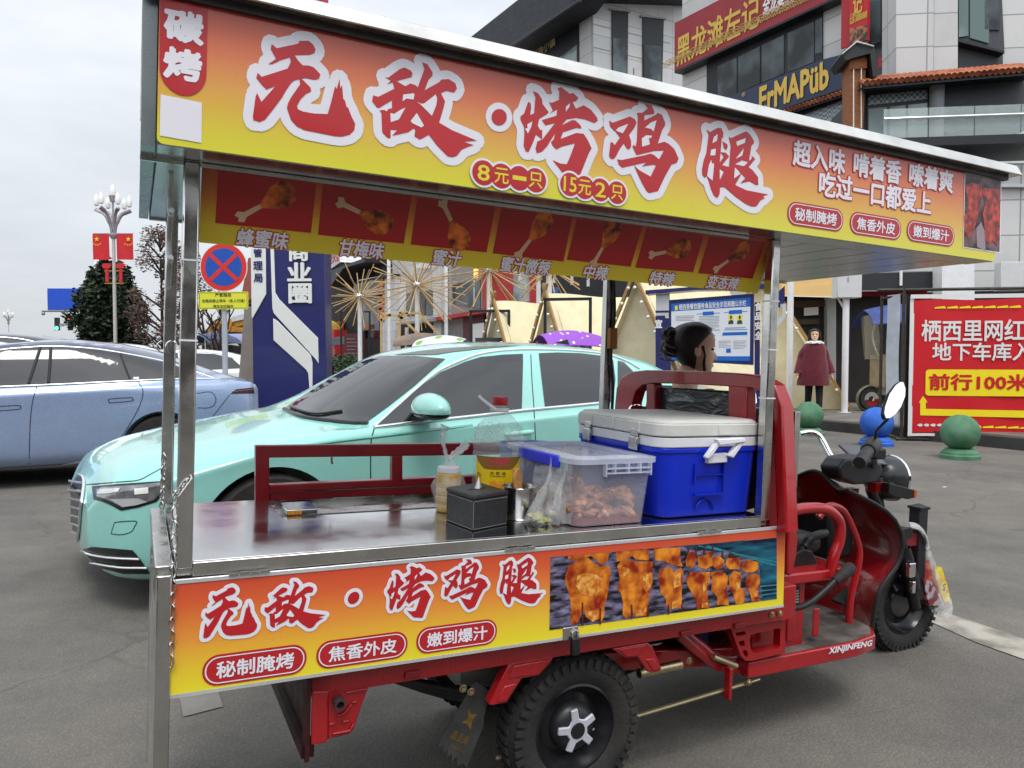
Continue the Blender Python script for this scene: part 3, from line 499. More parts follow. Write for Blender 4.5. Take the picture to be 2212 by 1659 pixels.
# ---- scooters and their rain canopies
def scooter(label,p,yaw,s,m,canopy=None,clear_=False,group='parked scooters'):
    t=thing('scooter',label,'scooter',M4.Translation(V(p))@M4.Rotation(yaw,4,'Z')@M4.Scale(s,4),group); b=lambda q,n,mm,**k:q.build(n,mm,t,**k)
    for x in (.62,-.58):
        w=bpy.data.objects.new('wheel',None); COL.objects.link(w); w.parent=t; w.location=(x,0,.22); q=MB(); q.lathe([(.13,-.05),(.20,-.055),(.22,-.03),(.22,.03),(.20,.055),(.13,.05),(.13,-.05)],(0,0,0),(0,1,0),24); q.build('tyre',rubber,w); q=MB(); q.lathe([(.135,.04),(.05,.03),(.05,-.03),(.135,-.04)],(0,0,0),(0,1,0),16); q.build('rim',chrome,w)
    q=MB(); q.tube(spline([(.62,0,.22),(.56,0,.5),(.46,0,.95)],3),.03,8); q.tube([(.46,-.30,1.02),(.44,0,.98),(.46,.30,1.02)],.018,8); b(q,'handlebar',black)
    q=MB(); q.lathe([(.245,-.07),(.27,0),(.245,.07)],(.62,0,.22),(0,1,0),16,a0=R(-60),a1=R(150)); b(q,'front_fender',m)
    q=MB(); q.grid(lambda u,v:V((.42-.10*v+.12*(1-abs(2*u-1)**2),(u-.5)*(.42-.12*v),.30+.68*v)),10,8); q.grid(lambda u,v:V((.40-.10*v+.12*(1-abs(2*u-1)**2),-(u-.5)*(.42-.12*v),.30+.68*v)),10,8); q.box(-.25,.42,-.15,.15,.26,.31); q.ball((.45,0,.93),(.13,.16,.12)); b(q,'front_shield',m)
    q=MB(); q.ball((-.48,0,.50),(.42,.19,.22),20,12); b(q,'rear_cowl',m); q=MB(); q.ball((-.36,0,.72),(.36,.16,.07),16,8); b(q,'seat',mat('brown seat','#5a4638',.6))
    q=MB(); q.ball((.57,0,.93),(.05,.08,.08)); b(q,'headlamp',chrome)
    q=MB()
    for s_ in (-1,1): q.tube([(.44,s_*.24,1.02),(.42,s_*.30,1.25)],.01,6); q.ball((.41,s_*.31,1.29),(.02,.07,.05),10,6)
    b(q,'mirror',black)
    if canopy:
        q=MB(); q.grid(lambda u,v:V((.80-1.45*u,(v-.5)*1.05,1.62+.34*abs(math.sin(pi*v))**.7*(1-.9*abs(u-.5)**2.2)-.14*abs(u-.5)**1.5)),12,10); q.grid(lambda u,v:V((.80-1.45*u,-(v-.5)*1.05,1.605+.34*abs(math.sin(pi*v))**.7*(1-.9*abs(u-.5)**2.2)-.14*abs(u-.5)**1.5)),12,10); b(q,'rain_canopy',canopy)
        q=MB(); q.tube(spline([(.50,.0,.98),(.62,.02,1.4),(.45,0,1.85)],4),.012,6); q.tube([(-.35,0,.75),(-.35,0,1.85)],.014,6); b(q,'canopy_strut',chrome)
    if clear_: q=MB(); q.grid(lambda u,v:V((.60+.06*(1-(2*u-1)**2)+.08*v,(u-.5)*.80,.95+.80*v)),10,6); b(q,'rain_screen',mat('tinted rain screen',(.35,.33,.28,1),.12,alpha=.45))
    return t
def onp(u,d): q=W(u,770,d); return (q.x,q.y,.168)
cn=lambda k,c,**kw: mat(k,c,.6,**kw)
sc_=scooter('khaki electric scooter with quilted leg cover under a navy rain canopy beside the banner',onp(1958,15.7),R(176),1.12,mat('khaki scooter paint','#6a6a58',.35,coat=.5),cn('navy canopy','#283a72',col2='#3a4d88',sc=6),True)
q=MB(); q.grid(lambda u,v:V((.50+.10*math.sin(pi*u)*1.2,(u-.5)*.66,.45+.55*v+.03*math.sin(v*14))),14,14); q.build('quilted_cover',mat('tan quilted cover','#94856c',.8,var=.15,bump=.5,bsc=9),sc_)
def canopy_scooter(label,u,d,yaw,mcol,cm,s=1.): return scooter(label,onp(u,d),yaw,s,mcol,cm,False)
purple=nodes_mix('purple canopy with white dots','#e6dcec','#8a48b4','ShaderNodeTexVoronoi',.5,Scale=6.5,fac=(.20,.24)); 
dk=mat('charcoal scooter paint','#23252a',.35,coat=.5); pink=mat('pink scooter paint','#c9959a',.35,coat=.4)
canopy_scooter('scooter under a purple dotted canopy showing above the mint roof',1236,14.2,R(200),dk,purple,.82)
canopy_scooter('scooter under a white canopy with green and blue patches above the mint roof',962,17.5,R(160),dk,nodes_mix('leafy print canopy','#7d9c3a','#c9cede','ShaderNodeTexVoronoi',.5,Scale=2.6,fac=(.25,.33)),.82)
canopy_scooter('scooter under a tan and grey canopy above the mint windscreen',918,19.5,R(170),dk,cn('tan canopy','#8f7560',col2='#4f4b48',sc=1.5),.88)
scooter('pink scooter with clear rain screen and dark canopy beside the totem sign',onp(742,32),R(20),1.0,pink,cn('black canopy','#26282a'),True)
canopy_scooter('dark scooter under a steel blue canopy beside the sign pole',462,27,R(60),mat('navy scooter paint','#222c52',.4),cn('steel blue canopy','#4a5470'))
canopy_scooter('cream scooter under a beige canopy beyond the sign pole',470,32,R(80),mat('cream scooter paint','#a39c86',.4),cn('beige canopy','#a8a290'))
canopy_scooter('black scooter under a lavender canopy beside the stone pillar',513,28,R(40),dk,cn('lavender canopy','#8488a8')); scooter('silver grey motor scooter parked close to the stone pillar',onp(500,24),R(150),.95,mat('silver scooter paint','#85888a',.3,.4))
# ---- bamboo fireworks lamps
def burst(label,u,v,d,r,n,seed):
    p=W(u,v,d); t=thing('starburst_lamp',label,'lamp post',(p.x,p.y,.165),'bamboo starburst lamp posts on the pavement'); rg=random.Random(seed); h_=p.z-.165
    MB().tube([(0,0,0),(0,0,h_)],.075,12).build('post',whitep,t); q=MB(); q.ball((0,0,h_),(.16,.16,.12)); q.build('hub',chrome,t); q=MB()
    for k in range(n):
        z=1-2*(k+.5)/n; a=k*2.39996+seed; s=math.sqrt(1-z*z); dr=V((s*math.cos(a),s*math.sin(a),z*.9)); L_=r*rg.uniform(.75,1.05); q.tube([V((0,0,h_))+dr*.12,V((0,0,h_))+dr*L_],.015,5)
    q.build('bamboo_ray',wood,t,smooth=0); return t
burst('starburst lamp of bamboo rays next to the totem sign',777,640,26,1.35,44,1); burst('starburst lamp of bamboo rays before the white corner shop',901,615,24,1.75,54,2); burst('starburst lamp of bamboo rays before the red shop',1057,583,21,1.65,50,3); burst('starburst lamp of bamboo rays before the black shop front',1186,578,19.5,1.2,44,4)
def pole(label,u,d,top,box=None):
    p=W(u,770,d); t=thing('pole',label,'pole',(p.x,p.y,.165),'white poles on the pavement'); MB().tube([(0,0,0),(0,0,top)],.062,12).build('shaft',whitep,t); MB().lathe([(0,0),(.13,0),(.13,.012),(0,.012)],n=16).build('foot_plate',ltgrey,t)
    if box: q=MB(); q.box(-.24,.24,-.15,.13,box,box+.55); bx_=q.build('control_box',mat('pale grey box',(.56,.57,.57,1),.5,var=.04),t,bevel=.01); q=MB(); q.bar((0,-.0,box-.28),(-.16,0,box),.03); q.build('box_bracket',ltgrey,t); q=MB(); [q.box(.242,.246,-.08,.06,box+.2+.05*k,box+.22+.05*k) for k in range(5)]; q.box(-.05,-.02,-.153,-.15,box+.3,box+.4); q.build('box_vent',grey,bx_)
    return t
pole('white pole rising before the louvred corner shop',841,26,8); pole('white pole between the two middle starburst lamps',964,25,8); pole('slim pale pole between the info board and the woman in red',1706,15.6,3.0); pole('white pole carrying a grey control box beside the woman in red',1826,15.2,2.9,2.28); pole('white pole with a small box above the tent ridges',1163,20.5,5,3.4)
# ---- tents
canvas=mat('cream tent canvas','#ddd3b0',.85,var=.10,sc=2.5,bump=.35,bsc=3.2); tan_c=mat('tan tent canvas','#d2b078',.85,var=.06,sc=2)
def tent(label,uapex,vapex,d,w_,dep,yaw=0.,ux=0):
    p=W(uapex,vapex,d); hgt=p.z-.165; t=thing('tent',label,'tent',M4.Translation((p.x,p.y,.165))@M4.Rotation(yaw,4,'Z'),'cream bell tents on the pavement'); hw=w_/2
    q=MB()
    for s_ in (-1,1): q.grid(lambda u,v:V((s_*hw*u,dep*v,hgt*(1-u)-.10*math.sin(pi*u)*(1-.3*v)+.02*math.sin(v*9))),14,10)
    q.add([(-hw,dep,0),(hw,dep,0),(0,dep,hgt)],[(0,1,2)]); q.grid(lambda u,v:V(((u-.5)*2*hw*(1-v)*.98,.15+.12*math.sin(u*pi)*(1-v)+.02*math.sin(u*19)*(1-v),hgt*v)),18,10); q.build('canvas',canvas,t,smooth=60)
    q=MB()
    for s_ in (-1,1): q.bar((s_*hw,-.06,0),(-s_*.08,-.06,hgt+.22),.075,.05,(0,1,0))
    q.build('wooden_frame',mat('tent pole wood','#9c7d4c',.6,var=.15,sc=20),t); q=MB()
    for s_ in (-1,1):
        for k in range(9): f_=(k+.5)/9; q.ball((s_*hw*(1-f_),-.13,hgt*f_-.06),.035,8,6)
    q.build('bulb_string',mat('white bulb',(.8,.78,.7,1),.3),t); return t
tent('cream tent whose ridge runs behind the dark grey menu board',1070,650,18.5,2.5,2.6,R(-58)); tent('cream tent in the middle behind the purple canopy',1182,634,17.2,2.6,3.0,R(-58)); tent('tall cream tent behind the stall back post',1374,600,15.6,3.2,3.0,R(-52)); tent('cream tent behind the woman in the red coat',1648,592,16.6,3.6,3.4,R(-22))
# dark framed menu boards
def menu_frame(label,u,d,w_,hh_,m):
    p=W(u,770,d); t=thing('menu_board',label,'menu board',M4.Translation((p.x,p.y,.165))@M4.Rotation(R(-12),4,'Z'),'tall framed menu boards'); q=MB()
    for x in (-w_/2,w_/2): q.box(x-.03,x+.03,-.03,.03,0,hh_)
    q.box(-w_/2,w_/2,-.03,.03,hh_-.06,hh_); q.build('frame',black,t); MB().box(-w_*.36,w_*.30,-.08,.10,.15,hh_*.70).build('panel',m,t); q=MB()
    for k in range(5): q.box(-w_*.28,-w_*.28+w_*(.3+.06*(k%3)),-.084,-.081,hh_*.62-k*.14,hh_*.62-k*.14+.03)
    q.build('panel_print',mat('dim menu print','#7a6a6c',.6),t); return t
mr=mat('maroon panel','#4a2226',.5,var=.1); menu_frame('framed maroon menu board before the tall cream tent',1226,16.0,.95,2.35,mr); menu_frame('framed dark grey menu board at the first cream tent',1058,18.5,.95,2.25,mat('slate panel','#33343c',.5)); menu_frame('framed maroon menu board before the white corner shop',768,30,1.2,2.9,mr)
# planters
for u,d,lab in ((716,29,'green shrub in a dark planter beside the maroon menu board'),(752,28,'green shrub in a dark planter below the first starburst lamp'),(836,27,'small green shrub in a planter at the foot of the white pole')):
    p=onp(u,d); t=thing('planter',lab,'planter',p,'planters with shrubs'); MB().lathe([(0,0),(.28,0),(.36,.5),(.32,.5),(.3,.45),(0,.45)],n=20).build('pot',mat('dark pot','#2a2826',.7),t); q=MB(); rg_=random.Random(u)
    for k in range(700):
        v_=V((rg_.gauss(0,1),rg_.gauss(0,1),rg_.gauss(0,1))).normalized()*.55*rg_.random()**.4; c=V((v_.x,v_.y,.85+v_.z*.7)); a=V((rg_.gauss(0,1),rg_.gauss(0,1),.6)).normalized(); b_=a.orthogonal().normalized(); q.add([c-a*.07,c+b_*.03,c+a*.07,c-b_*.03],[(0,1,2,3)])
    q.build('shrub',mat('shrub leaf','#2f4a22',.6,col2='#1b2e14',sc=4.),t,smooth=0)

# unseen shops and trees behind the viewpoint, added to darken reflections in steel and glass
t=thing('building','unseen grey row of shops behind the viewpoint, added for its reflections','building',(0,-17,0)); q=MB(); q.box(-60,60,-8,0,0,7.2); q.build('wall',mat('grey render wall','#77746d',.8,var=.2,sc=.3),t); q=MB(); q.box(-61,61,-8.5,1.2,7.2,7.8); q.build('roof',mat('dark roof slab','#3a3a3c',.7),t); q=MB()
for k in range(34): q.box(-59+k*3.5,-56.6+k*3.5,.02,.08,3.9,6.2)
q.build('window',mat('far window','#1b2022',.1),t); q=MB()
for k in range(24): q.box(-59+k*5,-55.4+k*5,.02,.3,.2,2.9)
q.build('shop_front',mat('far shop front','#2b2624',.5,var=.6,sc=.5),t); q=MB()
for k in range(12): q.box(-59+k*10,-51+k*10,.02,.5,2.95,3.7)
q.build('signboard',mat('far signboards','#8a3a2c',.5,col2='#3f4f6a',sc=.12),t)
for i,(x_,h_) in enumerate(((-16,7.5),(-7,6.5),(4,8),(13,7),(24,7.5))):
    cl=[(rnd.uniform(-1.6,1.6),rnd.uniform(-1.6,1.6),rnd.uniform(2.8,h_-.8),rnd.uniform(.8,1.2)) for k in range(10)]
    leaf_tree('street_tree','street tree '+['with a broad crown','with a low crown','tallest of its row','with a slim crown','at the end of its row'][i]+' behind the viewpoint, unseen, added for reflections',(x_,-11,0),h_,2.4,cl,.22,1300,ev,bark,20+i,group='unseen street trees added for reflections')
# ================================================================ SHOP BUILDINGS along the pavement (one facade line receding to the left) and a wing facing the road
A1=W(1900,770,24); F1=FR((A1.x,A1.y,0),-EU,(0,0,1))
def wallbrick(key,c1,c2,cm,sc,mortar,rough=.6,off=.5,bw=.5,rh=.25):
    m=mat(key,c1,rough); t=m.node_tree; b=t.nodes['Principled BSDF']; tc=nd(t,'ShaderNodeTexCoord'); sp=nd(t,'ShaderNodeSeparateXYZ'); ad=nd(t,'ShaderNodeMath'); cb=nd(t,'ShaderNodeCombineXYZ'); k=nd(t,'ShaderNodeTexBrick'); k.offset=off
    for n,v in (('Color1',hx(c1)),('Color2',hx(c2)),('Mortar',hx(cm)),('Scale',sc),('Mortar Size',mortar),('Brick Width',bw),('Row Height',rh),('Mortar Smooth',.1)): k.inputs[n].default_value=v
    L_=t.links.new; L_(tc.outputs['Object'],sp.inputs[0]); L_(sp.outputs[0],ad.inputs[0]); L_(sp.outputs[1],ad.inputs[1]); L_(ad.outputs[0],cb.inputs[0]); L_(sp.outputs[2],cb.inputs[1]); L_(cb.outputs[0],k.inputs['Vector']); L_(k.outputs['Color'],b.inputs['Base Color']); return m
stone=dirt(wallbrick('pale stone cladding','#b9b9b8','#c6c5c3','#8b8b8a',.36,.006,.6,0.,.5,.3),'#8f8d88',.9,.5,.8,.4); joint=mat('stone joint','#8f8f8e',.7)
dkm=mat('charcoal metal','#25272b',.45,.3,var=.1); wgl=nodes_mix('reflecting shop glass','#15191b','#59666a','ShaderNodeTexNoise',.08,Scale=.55,Detail=5.,fac=(.42,.62)); wgl2=nodes_mix('pale green glass','#5b6e6c','#a3b3b2','ShaderNodeTexNoise',.08,Scale=.5,Detail=3.,fac=(.4,.6))
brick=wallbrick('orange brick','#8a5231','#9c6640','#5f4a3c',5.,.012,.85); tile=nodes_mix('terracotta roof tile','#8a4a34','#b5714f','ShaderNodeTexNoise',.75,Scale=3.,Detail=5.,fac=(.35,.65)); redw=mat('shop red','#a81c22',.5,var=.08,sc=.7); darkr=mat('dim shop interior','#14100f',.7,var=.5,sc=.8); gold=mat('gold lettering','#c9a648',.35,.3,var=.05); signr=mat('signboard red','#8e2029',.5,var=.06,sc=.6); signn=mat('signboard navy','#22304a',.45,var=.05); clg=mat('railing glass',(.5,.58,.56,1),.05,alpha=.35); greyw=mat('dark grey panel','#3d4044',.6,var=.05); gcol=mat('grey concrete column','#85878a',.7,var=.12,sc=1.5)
class Bld:
    def __init__(s,name,label,fr,u,cat='building'):
        c=fr.uv(u,770)[0]; s.fr=fr; s.O=fr.P(c,0); s.t=thing(name,label,cat,s.O)
    def p(s,name,m,polys,h0=0,h1=.1,parent=None,fr=None,floor=False,**k):
        fr=fr or s.fr; q=MB(); polys=polys if isinstance(polys[0][0],(list,tuple)) else [polys]
        for pp in polys:
            c=[fr.uv(*x,h1) for x in pp]
            if floor: c=[(a,max(b,.1)) for a,b in c]
            q.prism(c,fr,h0,h1)
        return q.build(name,m,parent or s.t,s.O,**k)
    def tx(s,body,name,m,u0,v0,u1,v1,hh,h,parent=None,bold=.03,fr=None):
        fr=fr or s.fr; a=fr.uv(u0,v0,h); b=fr.uv(u1,v1,h); q=MB(); q.text(body,fr.at((a[0]+b[0])/2,(a[1]+b[1])/2),b[0]-a[0],hh,bold,h); return q.build(name,m,parent or s.t,s.O,smooth=0)
C3=lambda pts:[(1474.7+x/3,y/3) for x,y in pts]; C2=lambda pts:[(737.3+x/3,y/3) for x,y in pts]; S13=lambda pts:[(713.2+x*.1488,521.2+y*.1488) for x,y in pts]; S19=lambda pts:[(1042.4+x*.1488,548.6+y*.1488) for x,y in pts]; S3=lambda pts:[(1673.3+x*.1488,521.2+y*.1488) for x,y in pts]
def floorp(pts,vb=772): return pts
# corner building with the dark hipped eave
Cc=W(1280,770,39); FL=FR((Cc.x,Cc.y,0),-EU,(0,0,1)); FRt=FR((Cc.x,Cc.y,0),EN,(0,0,1))
b=Bld('corner_building','pale stone building with a wide dark eave, above the middle of the food cart roof',FL,1280)
b.p('wall',stone,[(1000,120),(1280,-40),(1280,760),(1000,760)],-.5,0,floor=True); b.p('wall',stone,[(1281,-40),(1500,-10),(1500,760),(1281,760)],-6,-.02,fr=FRt,floor=True)
ev_=MB(); a=[FL.uv(*x,1.6) for x in C2([(820,255),(1130,10),(1230,-70),(1560,-70),(1480,40),(1080,310)])]
ev_.prism(a,FL,.0,1.6); e1=ev_.build('eave',mat('dark eave soffit','#23262c',.6,var=.15,sc=2),b.t,b.O); b.p('gutter',dkm,C2([(1065,300),(1520,0),(1540,-10),(1540,8),(1080,315)]),1.6,1.75)
b.p('eave',MT['dark eave soffit'],[(1290,-60),(1520,-40),(1520,-12),(1290,-22)],.0,1.5,fr=FRt)
w0=b.p('window',dkm,C2([(1185,345),(1540,78),(1540,440),(1190,440)]),.01,.06); b.p('pane',wgl2,C2([(1395,385),(1525,290),(1525,440),(1400,440)]),.06,.08,parent=w0)
b.tx('玛塔小镇','lettering',mat('dull gold letters','#b8a878',.5),1150,112,1199,93,.62,.12,parent=w0)
for pts,g_ in (([(1755,65),(1860,80),(1855,495),(1755,480)],[(1762,245),(1852,255),(1850,480),(1762,470)]),([(1955,110),(2090,128),(2080,540),(1955,520)],[(1962,290),(2078,300),(2072,530),(1962,515)])):
    w0=b.p('window',dkm,C2(pts),-.0,.05,fr=FRt); b.p('pane',wgl,C2(g_),.05,.07,parent=w0,fr=FRt)
    b.p('surround',joint,C2([(pts[0][0]-14,pts[0][1]-14),(pts[1][0]+16,pts[1][1]-12),(pts[1][0]+16,pts[1][1]-2),(pts[0][0]-14,pts[0][1]-4)]),-.0,.12,fr=FRt)
q=MB()
for v_ in (52,102,150): a_=FRt.uv(1281,v_); q.box(0,0.01,0,.01,0,.01); q.add([FRt.P(a_[0],a_[1],.004),FRt.P(a_[0]+5,a_[1],.004),FRt.P(a_[0]+5,a_[1]+.03,.004),FRt.P(a_[0],a_[1]+.03,.004)],[(0,1,2,3)]); a_=FL.uv(1279,v_); q.add([FL.P(a_[0]-.9,a_[1],.004),FL.P(a_[0],a_[1],.004),FL.P(a_[0],a_[1]+.03,.004),FL.P(a_[0]-.9,a_[1]+.03,.004)],[(0,1,2,3)])
q.v=q.v; q.build('stone_joint',joint,b.t,b.O,smooth=0)
b.p('downpipe',grey,C2([(1895,440),(1902,440),(1902,530),(1895,530)]),.3,.36,fr=FRt)
# restaurant with the red signboard and pub sign
b=Bld('restaurant_building','pale restaurant building with a red signboard, navy pub sign and long dark windows',F1,1700)
b.p('wall',stone,[(1474,-60),(2100,-60),(2100,770),(1474,770)],-6,0,floor=True)
sg=b.p('signboard',signr,[(1457,50),(1640,-45),(1860,-60),(1860,-30),(1790,0),(1457,153)],.02,.45); b.p('signboard_edge',dkm,[(1457,153),(1790,0),(1860,-30),(1860,-26),(1790,5),(1457,158)],.0,.47,parent=sg)
b.tx('黑龙滩左记','gold_lettering',gold,1462,112,1640,22,1.15,.47,parent=sg,bold=.02); b.tx('全龙宴','white_lettering',pb,1648,12,1694,-6,.62,.47,parent=sg); b.tx('订餐电话：028-38','phone_lettering',pb,1647,30,1715,0,.22,.47,parent=sg,bold=.01)
q=MB(); a=F1.uv(1457,153); e_=F1.uv(1790,0)
n=26
for k in range(n):
    t_=(k+.5)/n; c=(a[0]+(e_[0]-a[0])*t_,a[1]+(e_[1]-a[1])*t_)
    for r_ in (.30,.21,.12): o_=[(c[0]+r_*math.cos(pi*j/10),c[1]+.04+r_*math.sin(pi*j/10)) for j in range(11)]; i_=[(c[0]+(r_-.035)*math.cos(pi*j/10),c[1]+.04+(r_-.035)*math.sin(pi*j/10)) for j in range(11)]; q.add([F1.P(x,y,.475) for x,y in o_+i_],[(j,j+1,j+12,j+11) for j in range(10)])
q.build('wave_pattern',mat('gold wave print','#b08a4a',.5),sg,b.O,smooth=0)
w0=b.p('window',dkm,C3([(155,412),(905,35),(905,385),(240,650),(155,650)]),.01,.05)
for pts in ([(225,430),(350,372),(350,640),(230,690)],[(360,368),(500,300),(500,540),(360,600)],[(512,294),(655,226),(655,478),(512,535)],[(680,215),(850,135),(850,400),(680,470)],[(858,130),(903,110),(903,340),(858,350)]): b.p('pane',wgl,C3(pts),.05,.07,parent=w0)
sg=b.p('signboard',signn,C3([(240,650),(905,385),(1085,340),(1085,557),(600,720),(240,840)]),.02,.30); b.tx('ErMAPüb','gold_lettering',gold,1641,211,1789,165,.86,.33,parent=sg,bold=.035); q=b.tx('®','mark_lettering',gold,1602,205,1610,202,.16,.33,parent=sg,bold=.0)
sg2=b.p('projecting_sign',mat('sign frame crimson','#a01c28',.5),C3([(1030,-40),(1205,-40),(1200,262),(1078,300),(1025,315)]),.5,.58); b.p('sign_face',mat('sign face red','#b8141c',.45),C3([(1080,-40),(1200,-40),(1196,258),(1080,292)]),.58,.62,parent=sg2)
b.tx('记','gold_lettering',gold,1843,8,1862,6,.62,.64,parent=sg2); 
q=b.tx('订餐电话：','phone_lettering',gold,1836,33,1860,30,.17,.64,parent=sg2,bold=.01); b.tx('028-38888888','phone_lettering',gold,1836,40,1873,36,.2,.64,parent=sg2,bold=.02); b.p('dish_print',nodes_mix('dish picture','#2b2a20','#b06a48','ShaderNodeTexNoise',.4,Scale=5.,fac=(.42,.6)),C3([(1082,185),(1198,160),(1196,255),(1082,285)]),.62,.63,parent=sg2)
w0=b.p('window',dkm,C3([(1203,-40),(1383,-40),(1383,250),(1280,310),(1203,315)]),.01,.05); b.p('pane',wgl,C3([(1210,-40),(1280,-40),(1280,270),(1215,300)]),.05,.07,parent=w0); b.p('pane',wgl,C3([(1300,-40),(1378,-40),(1378,240),(1300,262)]),.05,.07,parent=w0); b.p('dark_recess',greyw,C3([(1203,320),(1383,250),(1383,500),(1203,520)]),.0,.03); b.tx('食为天','red_lettering',mat('dim red letters','#a8262a',.5),1896,134,1925,128,.35,.05)
# wing facing the road on the right
PWp=W(1870,770,19.5); F2=FR((PWp.x,PWp.y,0),V((.993,-.12,0)),(0,0,1))
b=Bld('terrace_wing','building wing with terracotta roof, brown windows and glass railing above the red banner',F2,2050)
b.p('column',stone,[(1936,-60),(2018,-60),(2016,160),(1936,164)],-1.4,-.4); b.p('column',stone,[(2018.5,-60),(2069,-60),(2069,152),(2016.5,160)],-1.4,-.45)
w0=b.p('upper_window',greyw,C3([(1785,-100),(2065,-100),(2085,320),(2080,345),(1787,262)]),-1.2,-.7)
for pts in ([(1790,-100),(1852,-100),(1852,232),(1790,240)],[(1862,-100),(1945,-100),(1985,100),(1985,280),(1862,245)],[(1955,-60),(2045,-60),(2055,195),(1958,190)]): b.p('pane',wgl2 if pts[0][0]<1900 else wgl,C3(pts),-.69,-.66,parent=w0)
b.p('wall',stone,C3([(2066,-100),(2260,-100),(2260,420),(2072,430)]),-1.4,-.75); b.p('grey_band',greyw,C3([(1785,265),(2075,335),(2075,430),(1787,445)]),-1.3,-.72); b.p('sill',dkm,C3([(1783,250),(2085,330),(2085,345),(1783,268)]),-.72,-.45)
wl=b.p('shop_wall',greyw,C3([(1185,545),(2300,460),(2300,800),(1185,905)]),-3,0)
w0=b.p('window',mat('brown window frame','#2f2522',.5),C3([(1195,600),(1600,560),(1600,960),(1195,880)]),.005,.05); b.p('lattice',nodes_mix('leaded lattice glass','#5f6a70','#98a4a8','ShaderNodeTexChecker',.2,scale=(1,1,1),Scale=14.,fac=(.4,.6)),C3([(1205,620),(1585,582),(1585,640),(1205,680)]),.05,.06,parent=w0)
for x0_,x1_ in ((1205,1322),(1343,1445),(1462,1585)): b.p('pane',wgl2,C3([(x0_,705-(x0_-1205)*.1),(x1_,705-(x1_-1205)*.1),(x1_,960),(x0_,900)]),.05,.06,parent=w0)
q=MB(); c=F2.uv(*C3([(1632,720)])[0]); q.tube([F2.P(c[0],0.2,.12),F2.P(c[0],F2.uv(*C3([(1632,545)])[0])[1],.12)],.17,16); q.build('round_column',gcol,b.t,b.O)
# tiled eaves built tile by tile
def tiles(b,fr,pts_eave,rise,depth,n,name='tiled_roof'):
    q=MB(); a=V(fr.uv(*pts_eave[0],depth)); e=V(fr.uv(*pts_eave[1],depth))
    for k in range(n):
        t_=(k+.5)/n; c=a.lerp(e,t_); r_=abs(e.x-a.x)/n*.5
        p0=fr.P(c.x,c.y,depth); p1=fr.P(c.x,c.y+rise,-.2); d_=(p1-p0); q.tube([p0,p1],r_*.92,8); q.lathe([(0,0),(r_*1.02,0),(r_*1.02,.02)],p0,-d_,10)
        for j in range(1,6): q.tube([p0+d_*(j/6),p0+d_*(j/6+.03)],r_*1.0,8)
    q.add([fr.P(a.x,a.y,depth-.02),fr.P(e.x,e.y,depth-.02),fr.P(e.x,e.y+rise,-.22),fr.P(a.x,a.y+rise,-.22)],[(0,1,2,3)]); o=q.build(name,tile,b.t,b.O); q=MB(); q.add([fr.P(a.x,a.y-.06,depth-.06),fr.P(e.x,e.y-.06,depth-.06),fr.P(e.x,e.y-.02,-.2),fr.P(a.x,a.y-.02,-.2)],[(3,2,1,0)]); q.add([fr.P(a.x,a.y-.12,depth-.06),fr.P(e.x,e.y-.12,depth-.06),fr.P(e.x,e.y,depth-.06),fr.P(a.x,a.y,depth-.06)],[(0,1,2,3)]); q.build('eave_soffit',dkm,b.t,b.O,smooth=0); return o
tiles(b,F2,C3([(1172,538),(2320,440)]),.42,.75,30)
q=MB(); a=F2.uv(1868,278);e=F2.uv(2240,252); zb=F2.uv(2100,325)[1]
for k in range(4): x0_=a[0]+(e[0]-a[0])*k/4; q.box(x0_+.01,x0_+(e[0]-a[0])/4-.01,0,.015,zb,a[1]*.5+e[1]*.5)
q.v=[F2.P(p.x,p.z,1.3-p.y) for p in q.v]; q.build('railing_glass',clg,b.t,b.O); q=MB(); q.tube([F2.P(a[0],F2.uv(1920,291)[1],1.36),F2.P(e[0],F2.uv(1920,291)[1],1.36)],.03,8); q.build('handrail',chrome,b.t,b.O)
q=MB(); q.box(a[0],e[0],-.3,1.45,zb-.22,zb-.02); q.v=[F2.P(p.x,p.z,p.y) for p in q.v]; q.build('balcony_slab',dkm,b.t,b.O); b.p('lower_wall',stone,[(1900,352),(2260,352),(2260,640),(1900,640)],-3,.9); b.p('cornice',ltgrey,[(1900,395),(2260,398),(2260,404),(1900,401)],.9,1.05)
b.p('dark_sign_band',mat('charcoal sign band','#26282b',.5),S3([(1100,470),(2300,440),(2300,705),(1165,722)]),.9,1.5); b.p('band_edge',grey,S3([(1120,718),(2300,700),(2300,712),(1120,730)]),1.5,1.55)
q=MB()
for u in (1896,2035): c=F2.uv(u,605); q.box(c[0]-.025,c[0]+.025,1.5,1.56,c[1]-.28,c[1]+.12)
q.v=[F2.P(p.x,p.z,p.y) for p in q.v]; q.build('band_lamp',pb,b.t,b.O)
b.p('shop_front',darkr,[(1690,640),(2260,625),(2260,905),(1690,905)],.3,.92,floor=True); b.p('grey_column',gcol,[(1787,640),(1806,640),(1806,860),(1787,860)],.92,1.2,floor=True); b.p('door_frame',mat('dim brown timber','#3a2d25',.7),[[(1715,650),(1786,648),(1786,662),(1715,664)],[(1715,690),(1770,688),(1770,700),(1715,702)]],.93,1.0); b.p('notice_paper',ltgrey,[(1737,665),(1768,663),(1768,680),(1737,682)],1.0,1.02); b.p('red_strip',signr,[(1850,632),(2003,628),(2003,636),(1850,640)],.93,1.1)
b.p('white_pier',whitep,[(2035,556),(2105,552),(2105,650),(2035,650)],1.5,2.0)
q=MB(); c=F2.uv(2084,614); q.box(c[0]-.26,c[0]+.22,2.0,2.3,c[1]-.35,c[1]+.28); q.v=[F2.P(p.x,p.z,p.y) for p in q.v]; q.build('meter_box',mat('pale grey box',(.56,.57,.57,1),.5,var=.04),b.t,b.O,bevel=.01)
